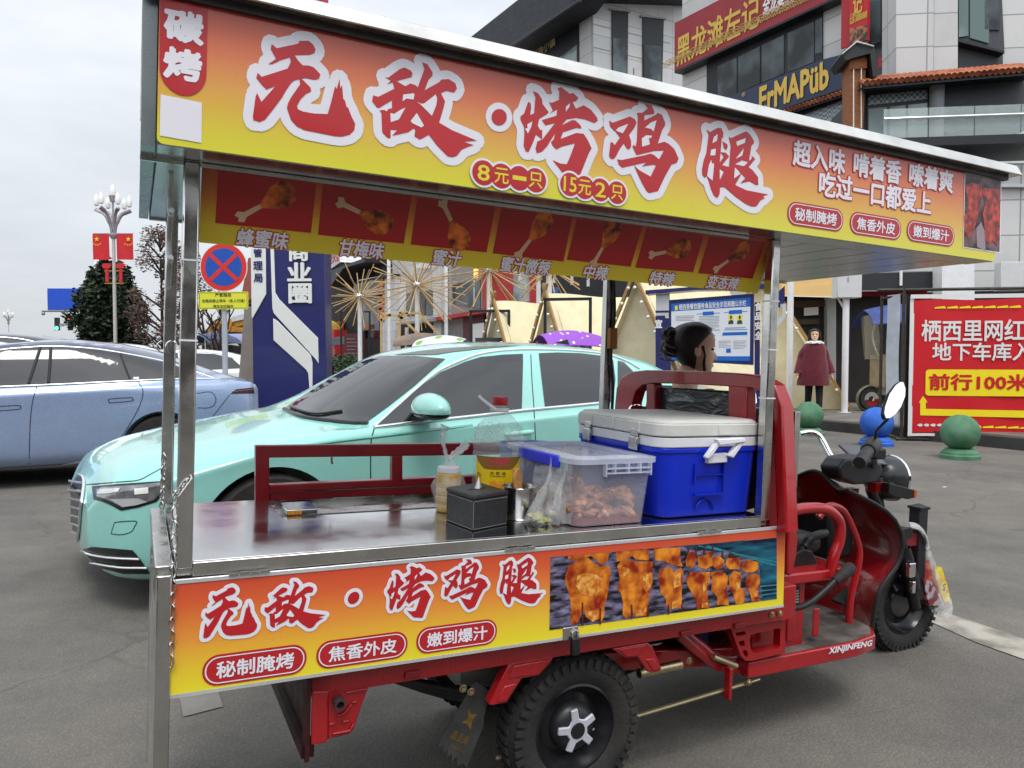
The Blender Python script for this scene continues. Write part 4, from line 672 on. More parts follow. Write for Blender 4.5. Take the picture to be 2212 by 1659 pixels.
# tan awning hanging over the shop front
aw=Bld('awning','tan canvas awning edged in white over the dark shop front beside the tents',F2,1760,'awning'); aw.p('valance',tan_c,S3([(100,690),(1085,590),(1110,815),(1090,820),(100,790)]),1.7,1.74); aw.p('canopy',tan_c,S3([(100,560),(1105,520),(1110,600),(100,700)]),.95,1.7); aw.p('white_hem',pb,S3([(100,786),(1100,812),(1100,822),(100,797)]),1.72,1.76)
# brick pillar with black cap
bpil=Bld('brick_pillar','brick pillar under a black gabled cap between the pub sign and the tiled roof',F2,1852,'pillar'); bpil.p('shaft',brick,C3([(1085,375),(1190,375),(1168,840),(1088,835)]),-.3,.35); bpil.p('cap',mat('black cap','#1c1c1e',.5),C3([(1030,352),(1040,330),(1130,268),(1235,298),(1245,320),(1272,480),(1235,500),(1215,345),(1120,370),(1060,390)]),-.4,.6); bpil.p('corbel',brick,C3([(1083,375),(1195,365),(1195,440),(1083,450)]),.35,.42); bpil.p('cable_conduit',pb,[C3([(1106,450),(1111,450),(1111,835),(1106,835)]),C3([(1156,445),(1161,445),(1161,830),(1156,830)])],.42,.45); bpil.p('ridge_cap',ltgrey,C3([(1030,345),(1130,262),(1240,295),(1240,300),(1130,272),(1036,350)]),.6,.66)
# lower slope of tiles left of the pillar, with lattice windows
b=Bld('lean_to','low tiled lean to with lattice windows below the navy pub sign',F1,1770); b.p('wall',dkm,C3([(640,745),(1083,590),(1083,1000),(640,1000)]),.3,.6); w0=b.p('window',mat('brown window frame','#2f2522',.5),C3([(730,745),(1075,620),(1075,1000),(730,1000)]),.6,.64); b.p('lattice',MT['leaded lattice glass'],C3([(745,760),(1065,640),(1065,735),(745,830)]),.64,.66,parent=w0); b.p('pane',wgl2,C3([(905,785),(965,765),(965,960),(905,960)]),.64,.66,parent=w0); b.p('pane',wgl2,C3([(980,760),(1062,735),(1062,960),(980,960)]),.64,.66,parent=w0); tiles(b,F1,C3([(640,726),(1085,580)]),.30,1.05,17)
# ground floor shops seen through the stall
cs=Bld('corner_shop','white corner shop with vertical orange sign blocks and a louvred vent',F1,860)
cs.p('wall',stone,S13([(755,300),(1760,150),(1760,1800),(755,1800)]),-6,0,floor=True); cs.p('pillar',stone,S13([(760,500),(935,510),(940,1750),(760,1750)]),.02,.5,floor=True)
q=MB(); ql=MB()
for k,ch in enumerate('田小厨百花胡同'):
    y=555+k*95; a=F1.uv(*S13([(790,y+40)])[0]); e=F1.uv(*S13([(872,y-38)])[0]); q.prism([(a[0],a[1]),(e[0],a[1]),(e[0],e[1]),(a[0],e[1])],F1,.5,.6); ql.text(ch,F1.at((a[0]+e[0])/2,(a[1]+e[1])/2),(e[0]-a[0])*.8,(e[1]-a[1])*.8,.0,.62)
sg=q.build('sign_block',mat('burnt orange sign','#b0561a',.5),cs.t,cs.O); ql.build('sign_lettering',mat('pale orange letters','#d99a5a',.5),sg,cs.O,smooth=0)
q=MB()
for k in range(17): a=F1.uv(*S13([(942,650+k*25)])[0]); e=F1.uv(*S13([(1110,640+k*25)])[0]); q.prism([(a[0],a[1]),(e[0],a[1]),(e[0],a[1]+.13),(a[0],a[1]+.13)],F1,.02,.12)
cs.p('vent_recess',dark,S13([(942,640),(1110,630),(1110,1060),(942,1065)]),.004,.01); q.build('vent_louvre',pb,cs.t,cs.O)
w0=cs.p('window',dkm,S13([(1115,760),(1500,700),(1500,1060),(1115,1090)]),.02,.06)
for x0_,x1_ in ((1120,1240),(1255,1375),(1390,1495)): cs.p('pane',wgl,S13([(x0_,775-(x0_-1115)*.15),(x1_,775-(x1_-1115)*.15),(x1_,1060),(x0_,1080)]),.06,.08,parent=w0)
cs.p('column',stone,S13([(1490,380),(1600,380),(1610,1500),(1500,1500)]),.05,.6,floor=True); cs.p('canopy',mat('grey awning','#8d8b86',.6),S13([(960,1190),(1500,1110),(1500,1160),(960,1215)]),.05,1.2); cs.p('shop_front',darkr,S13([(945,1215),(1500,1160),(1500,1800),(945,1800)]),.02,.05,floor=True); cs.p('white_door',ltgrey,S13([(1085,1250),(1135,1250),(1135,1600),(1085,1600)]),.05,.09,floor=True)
sg=cs.p('signboard',mat('shop sign white','#b9b8b4',.5),S13([(340,605),(745,510),(755,765),(340,835)]),.1,.5); cs.p('sign_print',mat('shop sign grey','#6f706c',.5),[S13([(555,625),(700,595),(700,680),(555,700)]),S13([(400,640),(530,620),(530,700),(400,730)])],.5,.52,parent=sg); cs.p('sign_print_red',signr,S13([(600,725),(720,705),(720,735),(600,755)]),.5,.52,parent=sg)
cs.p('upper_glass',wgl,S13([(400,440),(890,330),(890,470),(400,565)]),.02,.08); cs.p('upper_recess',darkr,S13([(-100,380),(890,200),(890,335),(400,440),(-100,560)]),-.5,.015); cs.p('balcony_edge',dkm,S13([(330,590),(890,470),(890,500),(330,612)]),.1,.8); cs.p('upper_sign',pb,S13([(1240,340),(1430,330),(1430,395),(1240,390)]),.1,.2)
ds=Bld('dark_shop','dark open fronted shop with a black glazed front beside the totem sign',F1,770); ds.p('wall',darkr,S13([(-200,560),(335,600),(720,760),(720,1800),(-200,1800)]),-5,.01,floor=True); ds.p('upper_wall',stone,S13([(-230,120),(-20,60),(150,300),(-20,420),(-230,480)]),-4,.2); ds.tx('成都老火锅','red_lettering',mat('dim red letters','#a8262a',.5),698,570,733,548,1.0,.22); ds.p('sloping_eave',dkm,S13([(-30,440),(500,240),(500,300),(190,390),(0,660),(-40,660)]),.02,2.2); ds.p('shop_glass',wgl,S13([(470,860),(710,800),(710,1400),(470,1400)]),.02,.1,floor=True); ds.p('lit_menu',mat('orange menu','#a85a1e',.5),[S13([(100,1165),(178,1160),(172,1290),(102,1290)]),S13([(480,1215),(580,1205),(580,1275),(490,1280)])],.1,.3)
ds.p('red_display',redw,[(700,712),(722,712),(722,790),(700,790)],1.2,2.4,floor=True); ds.p('yellow_slide',mat('yellow green panel','#a8a02c',.5,col2='#b0702a',sc=.5),[(701,690),(714,697),(727,712),(727,775),(722,775),(722,712),(701,712)],.6,1.2)
rs=Bld('red_shop','shop with red posts and fascia behind the bamboo starbursts',F1,1060); rs.p('wall',mat('grey plaster','#8f8a84',.8,var=.1),S13([(1600,300),(2600,100),(2600,1800),(1600,1800)]),-5,.0,floor=True); w0=rs.p('window',wgl,S13([(1765,625),(2180,555),(2180,985),(1785,905)]),.01,.05); rs.p('window_bar',ltgrey,S13([(2080,560),(2096,560),(2096,900),(2080,900)]),.05,.09,parent=w0)
rs.p('fascia',redw,[(935,686),(1161,648),(1161,657),(935,694)],.3,1.0); rs.p('red_post',redw,[[(1042,560),(1058,555),(1058,680),(1042,680)],[(1144,585),(1162,580),(1162,660),(1144,660)]],.05,.5,floor=True); rs.p('red_panel',redw,[(1058,560),(1110,570),(1110,650),(1058,665)],.02,.3); rs.p('grey_glass',wgl2,[(1109,585),(1146,582),(1146,650),(1109,655)],.3,.4); rs.p('lower_front',mat('corrugated grey sheet','#85817c',.6,var=.2,sc=3),[(938,695),(1000,686),(1000,790),(938,790)],.05,.2,floor=True); rs.p('maroon_door',mat('maroon door','#5e1a20',.5),[(1000,684),(1045,678),(1045,790),(1000,790)],.05,.2,floor=True); rs.p('orange_light',mat('orange light box',(1,.45,.12,1),.5,emit=1.2),[(1023,581),(1030,580),(1030,600),(1023,602)],.3,.4); rs.p('menu_panel',pb,[(1021,700),(1045,697),(1045,745),(1021,747)],.5,.55)
bs=Bld('black_shop','black fronted shop behind the tent ridges with small pendant lamps',F1,1260); bs.p('wall',mat('black shop front','#17181b',.5,var=.2,sc=.6),[(1162,560),(1478,520),(1478,790),(1162,790)],-4,.6,floor=True); bs.p('blue_notice',mat('blue notice','#3f5f9a',.5),[(1183,620),(1205,620),(1205,632),(1183,632)],.6,.7)
q=MB()
for u,v in ((1231,601),(1270,605),(1306,608),(1155,600)): c=F1.uv(u,v); q.box(c[0]-.05,c[0]+.05,.9,1.0,c[1]-.28,c[1]+.4)
q.v=[F1.P(p.x,p.z,p.y) for p in q.v]; q.build('pendant_lamp',pb,bs.t,bs.O)
# timber swing frame in front of the corner shop
d=23; tf_=FR((W(870,770,d).x,d,.165),(1,.0,0),(0,0,1)); q=MB(); O=V(tf_.O)
for a,e in (((985,1590),(1012,1030)),((1005,1035),(1320,1045)),((1020,1090),(1280,1345)),((1310,1070),(1560,1330)),((1020,1130),(1130,1040)),((735,1150),(880,1065)),((740,1050),(1010,1090)),((745,1060),(740,1160))):
    p0=tf_.uv(*S13([a])[0]);p1=tf_.uv(*S13([e])[0]); q.bar(tf_.P(p0[0],max(0,p0[1]) if a[1]<1500 else 0),tf_.P(*p1),.075,.06,(0,1,0))
p0=tf_.uv(*S13([(1560,1330)])[0]); q.bar(tf_.P(p0[0],p0[1]),tf_.P(p0[0]+.6,0),.075,.06,(0,1,0)); p0=tf_.uv(*S13([(1280,1345)])[0]); q.bar(tf_.P(*p0),tf_.P(p0[0]+.6,0),.075,.06,(0,1,0)); p0=tf_.uv(*S13([(740,1160)])[0]); q.bar(tf_.P(*p0),tf_.P(p0[0],0),.06,.05,(0,1,0)); t=thing('timber_frame','pale timber swing frame standing before the white corner shop','frame',O); q.build('beam',wood,t,O)
# red rooftop flag board far above
q=MB(); d=45; f_=FR((W(660,770,d).x,d,0),(1,0,0),(0,0,1)); q.prism([f_.uv(610,-12),f_.uv(709,-8),f_.uv(709,9),f_.uv(650,-2)],f_,-.05,0); q.tube([f_.P(*f_.uv(690,0)),f_.P(f_.uv(690,0)[0],0,-.1)],.12,8); o=q.build('hoarding_board',mat('far red board','#a83238',.6)); tag(o,'red board on a tall pole just above the food cart roof','billboard')
# ================================================================ FOOD CART (electric cargo tricycle with a stall built on its bed)
def camvec(x,y,z): return RT*x-UP*y+FW*z
dX=camvec(0.89665666,0.01622241,0.44242927); dY=camvec(-0.44152023,-0.04095608,0.89631606); dZ=dX.cross(dY)
CR=M4((dX,dY,dZ)).transposed().to_3x3(); CRI=CR.transposed()       # cart frame: x forward, y away from the serving side, z up; origin at eye height
CB=V((1.2,2.2,-1.262))                                             # the cart's base
CM=M4.Translation(CAM)@CR.to_4x4()
cart=thing('food_cart','red three wheeled food cart with orange yellow roast chicken signs and stainless counter','food cart',CM@M4.Translation(CB))
def L(u,v,ax,val):
    r=CRI@ray(u,v); return r*(val/r['xyz'.index(ax)])
def Lx(u,v,y): q=L(u,v,'y',y); return (q.x,q.z)
def cp(mb,name,m,parent=cart,**k): return mb.build(name,m,parent,CB,**k)
def fy(y,x=0,z=0): return FR((x,y,z),(1,0,0),(0,0,1),CRI,(0,0,0))   # a frame facing the serving side
FY=1.652
fr=fy(FY)
# ---- roof
roof=cp(MB().box(.03,2.665,FY+.006,2.615,.425,.70),'roof_box',mat('roof sheet',(.33,.34,.35,1),.3,.9,var=.1))
MBu=MB()
x=.03
k=0
while x<2.66:                                                       # underside: folded sheet planks with open seams
    x2=min(x+.155,2.664); MBu.box(x+.002,x2-.002,1.765,2.59,.402,.424); x=x2
MBu.box(.03,2.664,FY+.006,1.755,.400,.424); MBu.box(.03,2.664,2.592,2.612,.396,.424)
cp(MBu,'roof_underside',mat('underside sheet',(.42,.43,.42,1),.22,.95,var=.1,sc=3),bevel=.002)
tr=MB(); tr.prism([(FY-.040,.698),(FY-.018,.737),(FY+.03,.737),(FY+.03,.698)],FR((0,0,0),(0,1,0),(0,0,1)),.0,2.735); tr.box(2.70,2.735,FY+.03,2.64,.698,.735); tr.box(.0,.04,FY+.03,2.64,.698,.735); tr.box(.0,2.735,2.60,2.64,.698,.735)
cp(tr,'roof_trim',mat('roof trim steel',(.66,.645,.60,1),.22,.95,var=.22,sc=3.5,rv=.6,bump=.06,bsc=18),bevel=.004)
tr=MB(); tr.box(.01,2.70,FY-.012,FY+.02,.682,.6975); cp(tr,'trim_shadow_strip',mat('dark shadow strip',(.03,.025,.022,1),.5))  # near black strip standing in for the shadow gap under the trim
ep=MB(); ep.box(.002,.028,FY+.02,2.615,.40,.70); cp(ep,'end_panel',mat('grey end panel',(.22,.25,.25,1),.25,.5,var=.15))
# ---- fascia sign
GT=[(0,'#dcd83c'),(.16,'#decb40'),(.42,'#e0a446'),(.70,'#da7448'),(1,'#cb4f3c')]
g1=grad('orange yellow banner print',GT,.40-CB.z,.682-CB.z)
fs=MB().prism(rrect(.03,2.665,.401,.682,.012),fr,-.004,.0); fasc=cp(fs,'fascia_sign',g1)
def pv(pts,ox,oy,sc): return [((ox+x*sc)*.548611,(oy+y*sc)*.548611) for x,y in pts]
K=480/1659
CH={}
CH['wu']=([pv(p,960,120,K) for p in (
 [(375,188),(450,245),(740,183),(755,145),(880,145),(940,195),(975,262),(960,310),(900,333),(690,340),(620,370),(490,412),(390,460),(330,462),(438,390),(366,260)],
 [(620,345),(690,340),(735,410),(800,478),(880,480),(950,505),(1040,600),(1020,660),(960,675),(830,650),(690,682),(640,720),(560,840),(520,915),(380,1100),(290,1215),(210,1250),(150,1225),(138,1242),(120,1180),(160,900),(180,855),(238,975),(430,760),(305,805),(240,740),(168,650),(188,578),(240,635),(595,522),(637,432)],
 [(755,670),(790,665),(905,780),(915,830),(840,870),(770,940),(722,1030),(735,1075),(800,1105),(950,1133),(1138,1140),(1180,1000),(1240,760),(1262,800),(1300,660),(1310,790),(1335,745),(1350,930),(1375,960),(1395,1045),(1415,1050),(1470,1190),(1513,1270),(1500,1360),(1440,1420),(1330,1447),(1230,1440),(830,1360),(720,1310),(640,1220),(585,1060),(600,990),(640,915),(765,735)])],[])
CH['di']=([pv(p,1430,200,K) for p in (
 [(290,360),(335,370),(500,250),(560,230),(640,270),(670,310),(655,360),(450,415),(320,462),(375,410)],
 [(400,430),(455,418),(570,485),(640,447),(715,475),(740,500),(830,250),(797,158),(870,185),(940,295),(940,340),(885,400),(833,540),(1030,430),(1060,395),(1160,388),(1250,445),(1272,515),(1235,572),(1130,548),(1055,580),(1110,690),(1095,760),(1030,980),(1200,1080),(1545,1225),(1365,1240),(1500,1285),(1420,1310),(1340,1345),(1270,1430),(1220,1450),(1145,1437),(1000,1290),(890,1145),(800,1195),(765,1208),(695,1165),(705,1075),(680,1060),(610,1110),(390,1160),(460,1080),(370,1075),(370,1190),(330,1188),(255,1110),(245,850),(220,810),(290,808),(318,828),(335,797),(390,785),(388,675),(215,780),(185,775),(118,690),(132,608),(200,630),(420,520)])],
 [pv(p,1430,200,K) for p in ([(540,600),(685,583),(693,600),(680,668),(585,655),(530,692)],[(722,695),(780,725),(825,722),(980,600),(1000,650),(990,740),(930,890),(780,740)],[(365,850),(415,865),(500,810),(570,778),(480,940),(370,975)],[(640,960),(725,850),(822,1022),(785,1048),(665,990)])])
CH['dot']=([disc(1077.6,253.6,16.5,24,1.08)],[])
CH['kao']=([pv(p,1990,300,K) for p in (
 [(370,205),(440,235),(495,320),(500,380),(585,492),(560,520),(455,585),(440,650),(437,680),(470,735),(497,730),(495,860),(410,795),(385,870),(315,1030),(275,1030),(243,950),(255,780),(248,690),(200,590),(200,550),(250,510),(305,350),(340,370),(345,440),(330,530),(385,510),(405,290)],
 [(705,170),(750,150),(870,240),(920,232),(990,300),(960,340),(910,355),(955,445),(1060,397),(1160,460),(1245,570),(1250,610),(1205,640),(1080,590),(960,570),(830,590),(760,672),(900,600),(950,605),(1020,675),(1030,715),(960,705),(780,765),(745,855),(960,775),(1060,785),(1120,880),(1168,985),(1130,1050),(1090,1150),(990,1400),(960,1400),(790,1340),(640,1145),(745,1190),(830,1200),(870,1110),(943,915),(760,960),(690,1000),(640,950),(615,900),(655,860),(670,780),(560,960),(490,1030),(425,1050),(405,990),(430,890),(500,860),(670,640),(540,672),(490,600),(690,540),(700,455),(590,515),(640,470),(625,430),(588,355),(625,365),(725,325),(728,210)])],
 [pv(p,1990,300,K) for p in ([(290,660),(360,620),(345,690),(300,785),(260,720),(295,710)],[(815,420),(870,372),(865,420),(815,488)])])
K4=400/1508
CH['ji']=([pv(p,2340,360,K4) for p in (
 [(215,430),(265,468),(440,405),(525,372),(600,420),(620,470),(590,540),(510,650),(540,740),(540,830),(500,870),(470,840),(430,775),(370,860),(320,960),(285,1005),(235,1000),(212,960),(235,760),(262,755),(295,800),(375,688),(305,592),(290,590),(230,520)],
 [(735,180),(845,212),(885,300),(880,340),(740,355),(735,435),(905,350),(935,320),(1000,350),(1045,460),(1045,510),(1000,580),(938,775),(1035,748),(1100,780),(1185,860),(1245,1000),(1220,1060),(1140,1090),(1040,1270),(940,1480),(810,1510),(770,1480),(700,1360),(600,1140),(585,1100),(660,1170),(830,1265),(910,1100),(870,1090),(700,1115),(770,1055),(560,1100),(410,1135),(360,1090),(332,1010),(400,1020),(740,950),(825,925),(880,945),(955,1010),(1028,880),(880,885),(620,950),(560,820),(580,790),(605,820),(625,740),(640,380),(625,325),(680,315),(695,328),(790,255)])],
 [pv(p,2340,360,K4) for p in ([(310,580),(350,540),(495,485),(415,625),(330,595)],[(745,540),(830,465),(915,432),(870,600),(830,560)],[(697,700),(760,655),(845,660),(840,690),(800,700),(815,790),(700,825)])])
K5=360/1493
CH['tui']=([pv(p,2720,460,K5) for p in (
 [(250,210),(310,248),(430,183),(490,185),(525,260),(520,340),(500,350),(465,745),(530,660),(475,580),(560,585),(620,650),(585,690),(505,790),(615,820),(645,480),(610,330),(650,350),(840,260),(900,240),(960,290),(1025,400),(1020,440),(985,470),(940,740),(830,710),(712,775),(860,808),(990,680),(985,635),(1045,690),(935,825),(1000,870),(1090,985),(1095,1110),(1060,1118),(950,1055),(800,1090),(885,1000),(820,935),(760,1040),(720,1105),(730,1120),(900,1200),(1260,1270),(1170,1300),(1200,1330),(1130,1370),(1075,1450),(1050,1468),(980,1465),(890,1425),(740,1320),(540,1150),(470,1155),(465,1260),(425,1330),(370,1290),(320,1180),(285,1050),(250,970),(220,1000),(180,950),(175,860),(205,700),(245,600),(285,300)],
 [(510,400),(590,450),(595,500),(570,548),(530,510)])],
 [pv(p,2720,460,K5) for p in ([(365,330),(430,285),(415,395),(340,437)],[(320,540),(398,525),(388,630),(308,635)],[(285,790),(325,705),(330,765),(370,765),(345,1045),(255,970)],[(730,410),(885,350),(870,430),(745,480)],[(720,690),(855,520),(830,635)],[(460,860),(525,905),(462,1035)],[(695,1010),(707,830),(765,885),(800,935)])])
def bbox(ps):
    xs=[q[0] for p in ps for q in p]; ys=[q[1] for p in ps for q in p]; return min(xs),max(xs),min(ys),max(ys)
wo=MB(); ro=MB(); ho=MB(); CL={}
for i,(k,(ps,hs_)) in enumerate(CH.items()):
    ps=[[fr.uv(*q) for q in p] for p in ps]; hs_=[[fr.uv(*q) for q in p] for p in hs_]; CL[k]=(ps,hs_)
    wo.outline(ps,.0195 if k!='dot' else .015,fr,.0012); ro.flat(ps,fr,.002)
    for p in hs_: ho.flat([p],fr,.0028)
# smaller words of the fascia
def pill(fr,c4,wmb,rmb,body,h0=.0012,tw=.74,th=.52,ring=True,tmb=None):
    """a rounded label given by two opposite photo corners (centre, half width, half height in frame units)"""
    cx,cy,hw,hh=c4
    rmb.flat([rrect(cx-hw,cx+hw,cy-hh,cy+hh,hh*.96,8)],fr,h0)
    if ring:
        o=rrect(cx-hw*.955,cx+hw*.955,cy-hh*.86,cy+hh*.86,hh*.84,8); i=rrect(cx-hw*.93,cx+hw*.93,cy-hh*.79,cy+hh*.79,hh*.78,8); n=len(o)
        wmb.add([fr.P(a,b,h0+.0008) for a,b in o+i],[(j,(j+1)%n,(j+1)%n+n,j+n) for j in range(n)])
    (tmb or wmb).text(body,fr.at(cx,cy),2*hw*tw,2*hh*th,.022,h0+.0012)
wt=MB(); rp=MB(); yt=MB(); hal=MB()
a=fr.uv(345,0); b_=fr.uv(447,207)
z0=fr.uv(396,207)[1]; xl=.032; xr=fr.uv(447,120)[0]
rp.flat([[(xl,.68),(xl,z0+.06)]+[((xl+xr)/2-(xr-xl)/2*math.cos(t*pi/16),z0+.05-.05*math.sin(t*pi/16)) for t in range(1,16)]+[(xr,z0+.06),(xr,.68)]],fr,.0012)
for ch,(u0,v0,u1,v1) in (('碳',(358,25,437,92)),('烤',(357,107,433,173))):
    p=fr.uv((u0+u1)/2,(v0+v1)/2); w_=fr.uv(u1,(v0+v1)/2)[0]-fr.uv(u0,(v0+v1)/2)[0]; h_=fr.uv((u0+u1)/2,v0)[1]-fr.uv((u0+u1)/2,v1)[1]
    wt.text(ch,fr.at(*p),w_,h_*.95,.05,.0022)
for txt in ('8 元 一 只','15 元 2 只'):
    cs=[(918,1122),(1035,1142),(1150,1157),(1255,1170)] if txt[0]=='8' else [(1478,1197),(1572,1217),(1675,1232),(1782,1250)]
    pts=[fr.uv(737.3+x_/3,y_/3) for x_,y_ in cs]; rr=.029 if txt[0]=='8' else .0285
    wo.flat([disc(p[0],p[1],rr+.0052) for p in pts],fr,.0031); rp.flat([disc(p[0],p[1],rr) for p in pts],fr,.0036)
    for p,t_ in zip(pts,txt.split()): yt.text(t_,fr.at(*p),.03 if t_ in('8','2') else .036,.008 if t_=='一' else .036,.012,.0042)
def line(body,u0,v0,u1,v1,hh,bold=.03,halo=None,o=.0022,tmb=None):
    a=fr.uv(u0,v0); b=fr.uv(u1,v1); c=((a[0]+b[0])/2,(a[1]+b[1])/2)
    (tmb or wt).text(body,fr.at(*c),b[0]-a[0],hh,bold,o)
    if halo: hal.text(body,fr.at(*c),b[0]-a[0],hh,halo,o-.0007)
for body,u0,v0,u1,v1 in (('超入味',1713,330,1824,345),('啃着香',1844,352,1945,370),('嗦着爽',1964,372,2057,392),('吃过一口都爱上',1769,400,2010,431)):
    line(body,u0,v0+3,u1,v1+3,.070,.03,.075)
for body,(u0,v0,u1,v1) in (('秘制腌烤',(1700,468,1821,469)),('焦香外皮',(1835,488,1946,489)),('嫩到爆汁',(1958,503,2061,506))):
    a=fr.uv(u0,v0-5); b=fr.uv(u1,v1+5); pill(fr,((a[0]+b[0])/2,(a[1]+b[1])/2,(b[0]-a[0])/2,.0345),wt,rp,body)
def quadpic(fr,q4): return [fr.uv(*p) for p in q4]
qp=quadpic(fr,[(347,204),(436,222),(435,309),(345,293)]); pm=MB().flat([qp],fr,.0012)
cp(pm,'paper_sheet',white,fasc,smooth=0)
for nm,mb,m in (('lettering_outline',wo,white),('brush_lettering',ro,mat('brush red print','#bb2026',.35,coat=.2,var=.05)),('lettering_gap',ho,white),('label_plate',rp,inkred),('lettering_halo',hal,inkred),('white_lettering',wt,white),('price_lettering',yt,yel)): cp(mb,nm,m,fasc,smooth=0)
# printed chicken pictures: flat shapes on a flat print
chick=nodes_mix('roast chicken print','#8e1f08','#f0932a','ShaderNodeTexNoise',.3,scale=(1,1,1),fac=(.36,.66),Scale=26.,Detail=6.)
chick_d=nodes_mix('dark glazed chicken print','#2a0806','#d24a18','ShaderNodeTexNoise',.3,scale=(1,1,1),fac=(.36,.66),Scale=30.,Detail=6.)
glaze=nodes_mix('chicken glaze print','#c4661a','#f2b65a','ShaderNodeTexNoise',.3,fac=(.4,.65),Scale=60.,Detail=5.)
grill=nodes_mix('charcoal grill print','#120f1c','#8f87a8','ShaderNodeTexNoise',.35,scale=(2,1,7),fac=(.42,.68),Scale=9.,Detail=7.)
blue_p=nodes_mix('blue shade print','#04102c','#1f7f9a','ShaderNodeTexNoise',.35,scale=(1,1,5),fac=(.42,.75),Scale=6.,Detail=4.)
brownp=mat('skewer print','#5a2410',.4)
pic=quadpic(fr,[(2083,372.5),(2163,388),(2160,547),(2079.5,535)]); cp(MB().flat([pic],fr,.0012),'picture_border',white,fasc,smooth=0)
ins=quadpic(fr,[(2084.5,375),(2161,390),(2158,544.5),(2081,533)]); cp(MB().flat([ins],fr,.0016),'picture_ground',nodes_mix('kitchen blur print','#1c0d0e','#8a6a6c','ShaderNodeTexNoise',.4,fac=(.42,.7),Scale=16.,Detail=3.),fasc,smooth=0)
def cq(pts): return [fr.uv(2688*.548611+x/3,y/3) for x,y in pts]
cp(MB().flat([cq([(1905,1600),(1900,1480),(1930,1440),(1955,1500),(1960,1625)])],fr,.0019),'tray_print',mat('grey tray print','#a08c94',.4),fasc,smooth=0)
legs_=MB()
for p in ([(1830,1200),(1860,1185),(1935,1195),(1940,1260),(1925,1330),(1900,1440),(1870,1520),(1850,1545),(1825,1500),(1820,1400),(1850,1330),(1835,1260)],[(1940,1215),(1990,1220),(2045,1225),(2058,1300),(2040,1380),(2020,1470),(2000,1560),(1975,1590),(1955,1540),(1950,1440),(1940,1380),(1960,1320),(1945,1270)],[(1985,1420),(2052,1330),(2052,1500),(2030,1600),(2005,1560)]): legs_.flat([cq(p)],fr,.0022+.0002*len(legs_.f)/50)
cp(legs_,'chicken_print',nodes_mix('red glazed chicken print','#5c0d0a','#d8432a','ShaderNodeTexNoise',.3,fac=(.38,.66),Scale=40.,Detail=5.),fasc,smooth=0)
# ---- hinged menu strip, hanging tilted inward
mo=V((.12,1.772,.405)); my=V((0,-.068,.172)).normalized()
mf=FR(mo,(1,0,0),my,CRI,(0,0,0))
b1=mf.uv(437,354);b2=mf.uv(1680,516);b3=mf.uv(1646,631);b4=mf.uv(433,529)
x0,x1=b4[0]-.004,b2[0]; y0=(b3[1]+b4[1])/2; y1=-.004
menu=cp(MB().prism(rrect(x0,x1-.01,y0,y1,.004),mf,-.012,0),'menu_strip',grad('menu strip print',[(0,'#e0cc30'),(.30,'#dfbf2e'),(.62,'#dc8226'),(1,'#bc3a22')],.225-CB.z,.40-CB.z))
cp(MB().box(x0+.0,x1-.005,1.764,1.772,.390,.4005),'menu_hinge_strip',steel)
pn=MB(); PQ=([(471.7,368.3),(683,396.7),(671.7,503),(465,481.7)],[(698,398),(889,424),(872,526),(687,507)],[(902,427),(1069,448),(1051,545),(887,528)],[(1083,451),(1236,470),(1217,565),(1064,547)],[(1247,473),(1387,490),(1362,576),(1224,561)],[(1398,493),(1520,508),(1497,588),(1372,578)],[(1533,511),(1653,523),(1625,602),(1508,590)])
drum=MB(); bone=MB()
for i,q in enumerate(PQ):
    c=[mf.uv(*p) for p in q]; pn.flat([c],mf,.0008)
    # a drumstick stands in the middle of each panel
    cx=sum(p[0] for p in c)/4; cy=sum(p[1] for p in c)/4; a=R((35,-20,-55,60,70,15,40)[i]); sc_=(c[0][1]-c[3][1])*.62
    rt=lambda p: (cx+sc_*(p[0]*math.cos(a)-p[1]*math.sin(a)),cy+sc_*(p[0]*math.sin(a)+p[1]*math.cos(a)))
    drum.flat([[rt(p) for p in ((-.05,-.16),(.2,-.33),(.55,-.42),(.85,-.33),(1,-.05),(.93,.28),(.65,.42),(.3,.36),(0,.17),(-.2,.08),(-.2,-.08))]],mf,.0013)
    bone.flat([[rt(p) for p in ((-.2,-.07),(-.75,-.09),(-.9,-.2),(-1.05,-.1),(-.98,.0),(-1.05,.12),(-.9,.19),(-.75,.08),(-.2,.07))]],mf,.0013)
cp(pn,'flavour_panel',mat('menu panel red','#b0141a',.35,coat=.2,var=.06,sc=3),menu,smooth=0); cp(drum,'drumstick_print',nodes_mix('crisp drumstick print','#5a1408','#ee7a2c','ShaderNodeTexNoise',.3,fac=(.36,.62),Scale=34.,Detail=6.),menu,smooth=0); cp(bone,'bone_print',mat('bone print','#d9b58c',.4),menu,smooth=0)
for body,u0,v0,u1,v1 in (('蜂蜜味',513,510,622,522),('甘梅味',733,532,828,544),('蜜汁',936,552,995,562),('蜜汁微辣',1083,568,1187,580),('中辣',1262,584,1312,592),('特辣',1404,597,1455,606),('变态辣',1528,606,1594,615)):
    a=mf.uv(u0,v0); b=mf.uv(u1,v1); f2=FR(mf.P((a[0]+b[0])/2,(a[1]+b[1])/2),mf.ex,mf.ey+mf.ex*.14)
    f2.ey=(mf.ey+mf.ex*.13); mt=MB(); mh=MB(); mt.text(body,f2,b[0]-a[0],.040,.028,.0022); mh.text(body,f2,b[0]-a[0],.040,.085,.0014); cp(mh,'flavour_halo',inkred,menu,smooth=0); cp(mt,'flavour_lettering',white,menu,smooth=0)
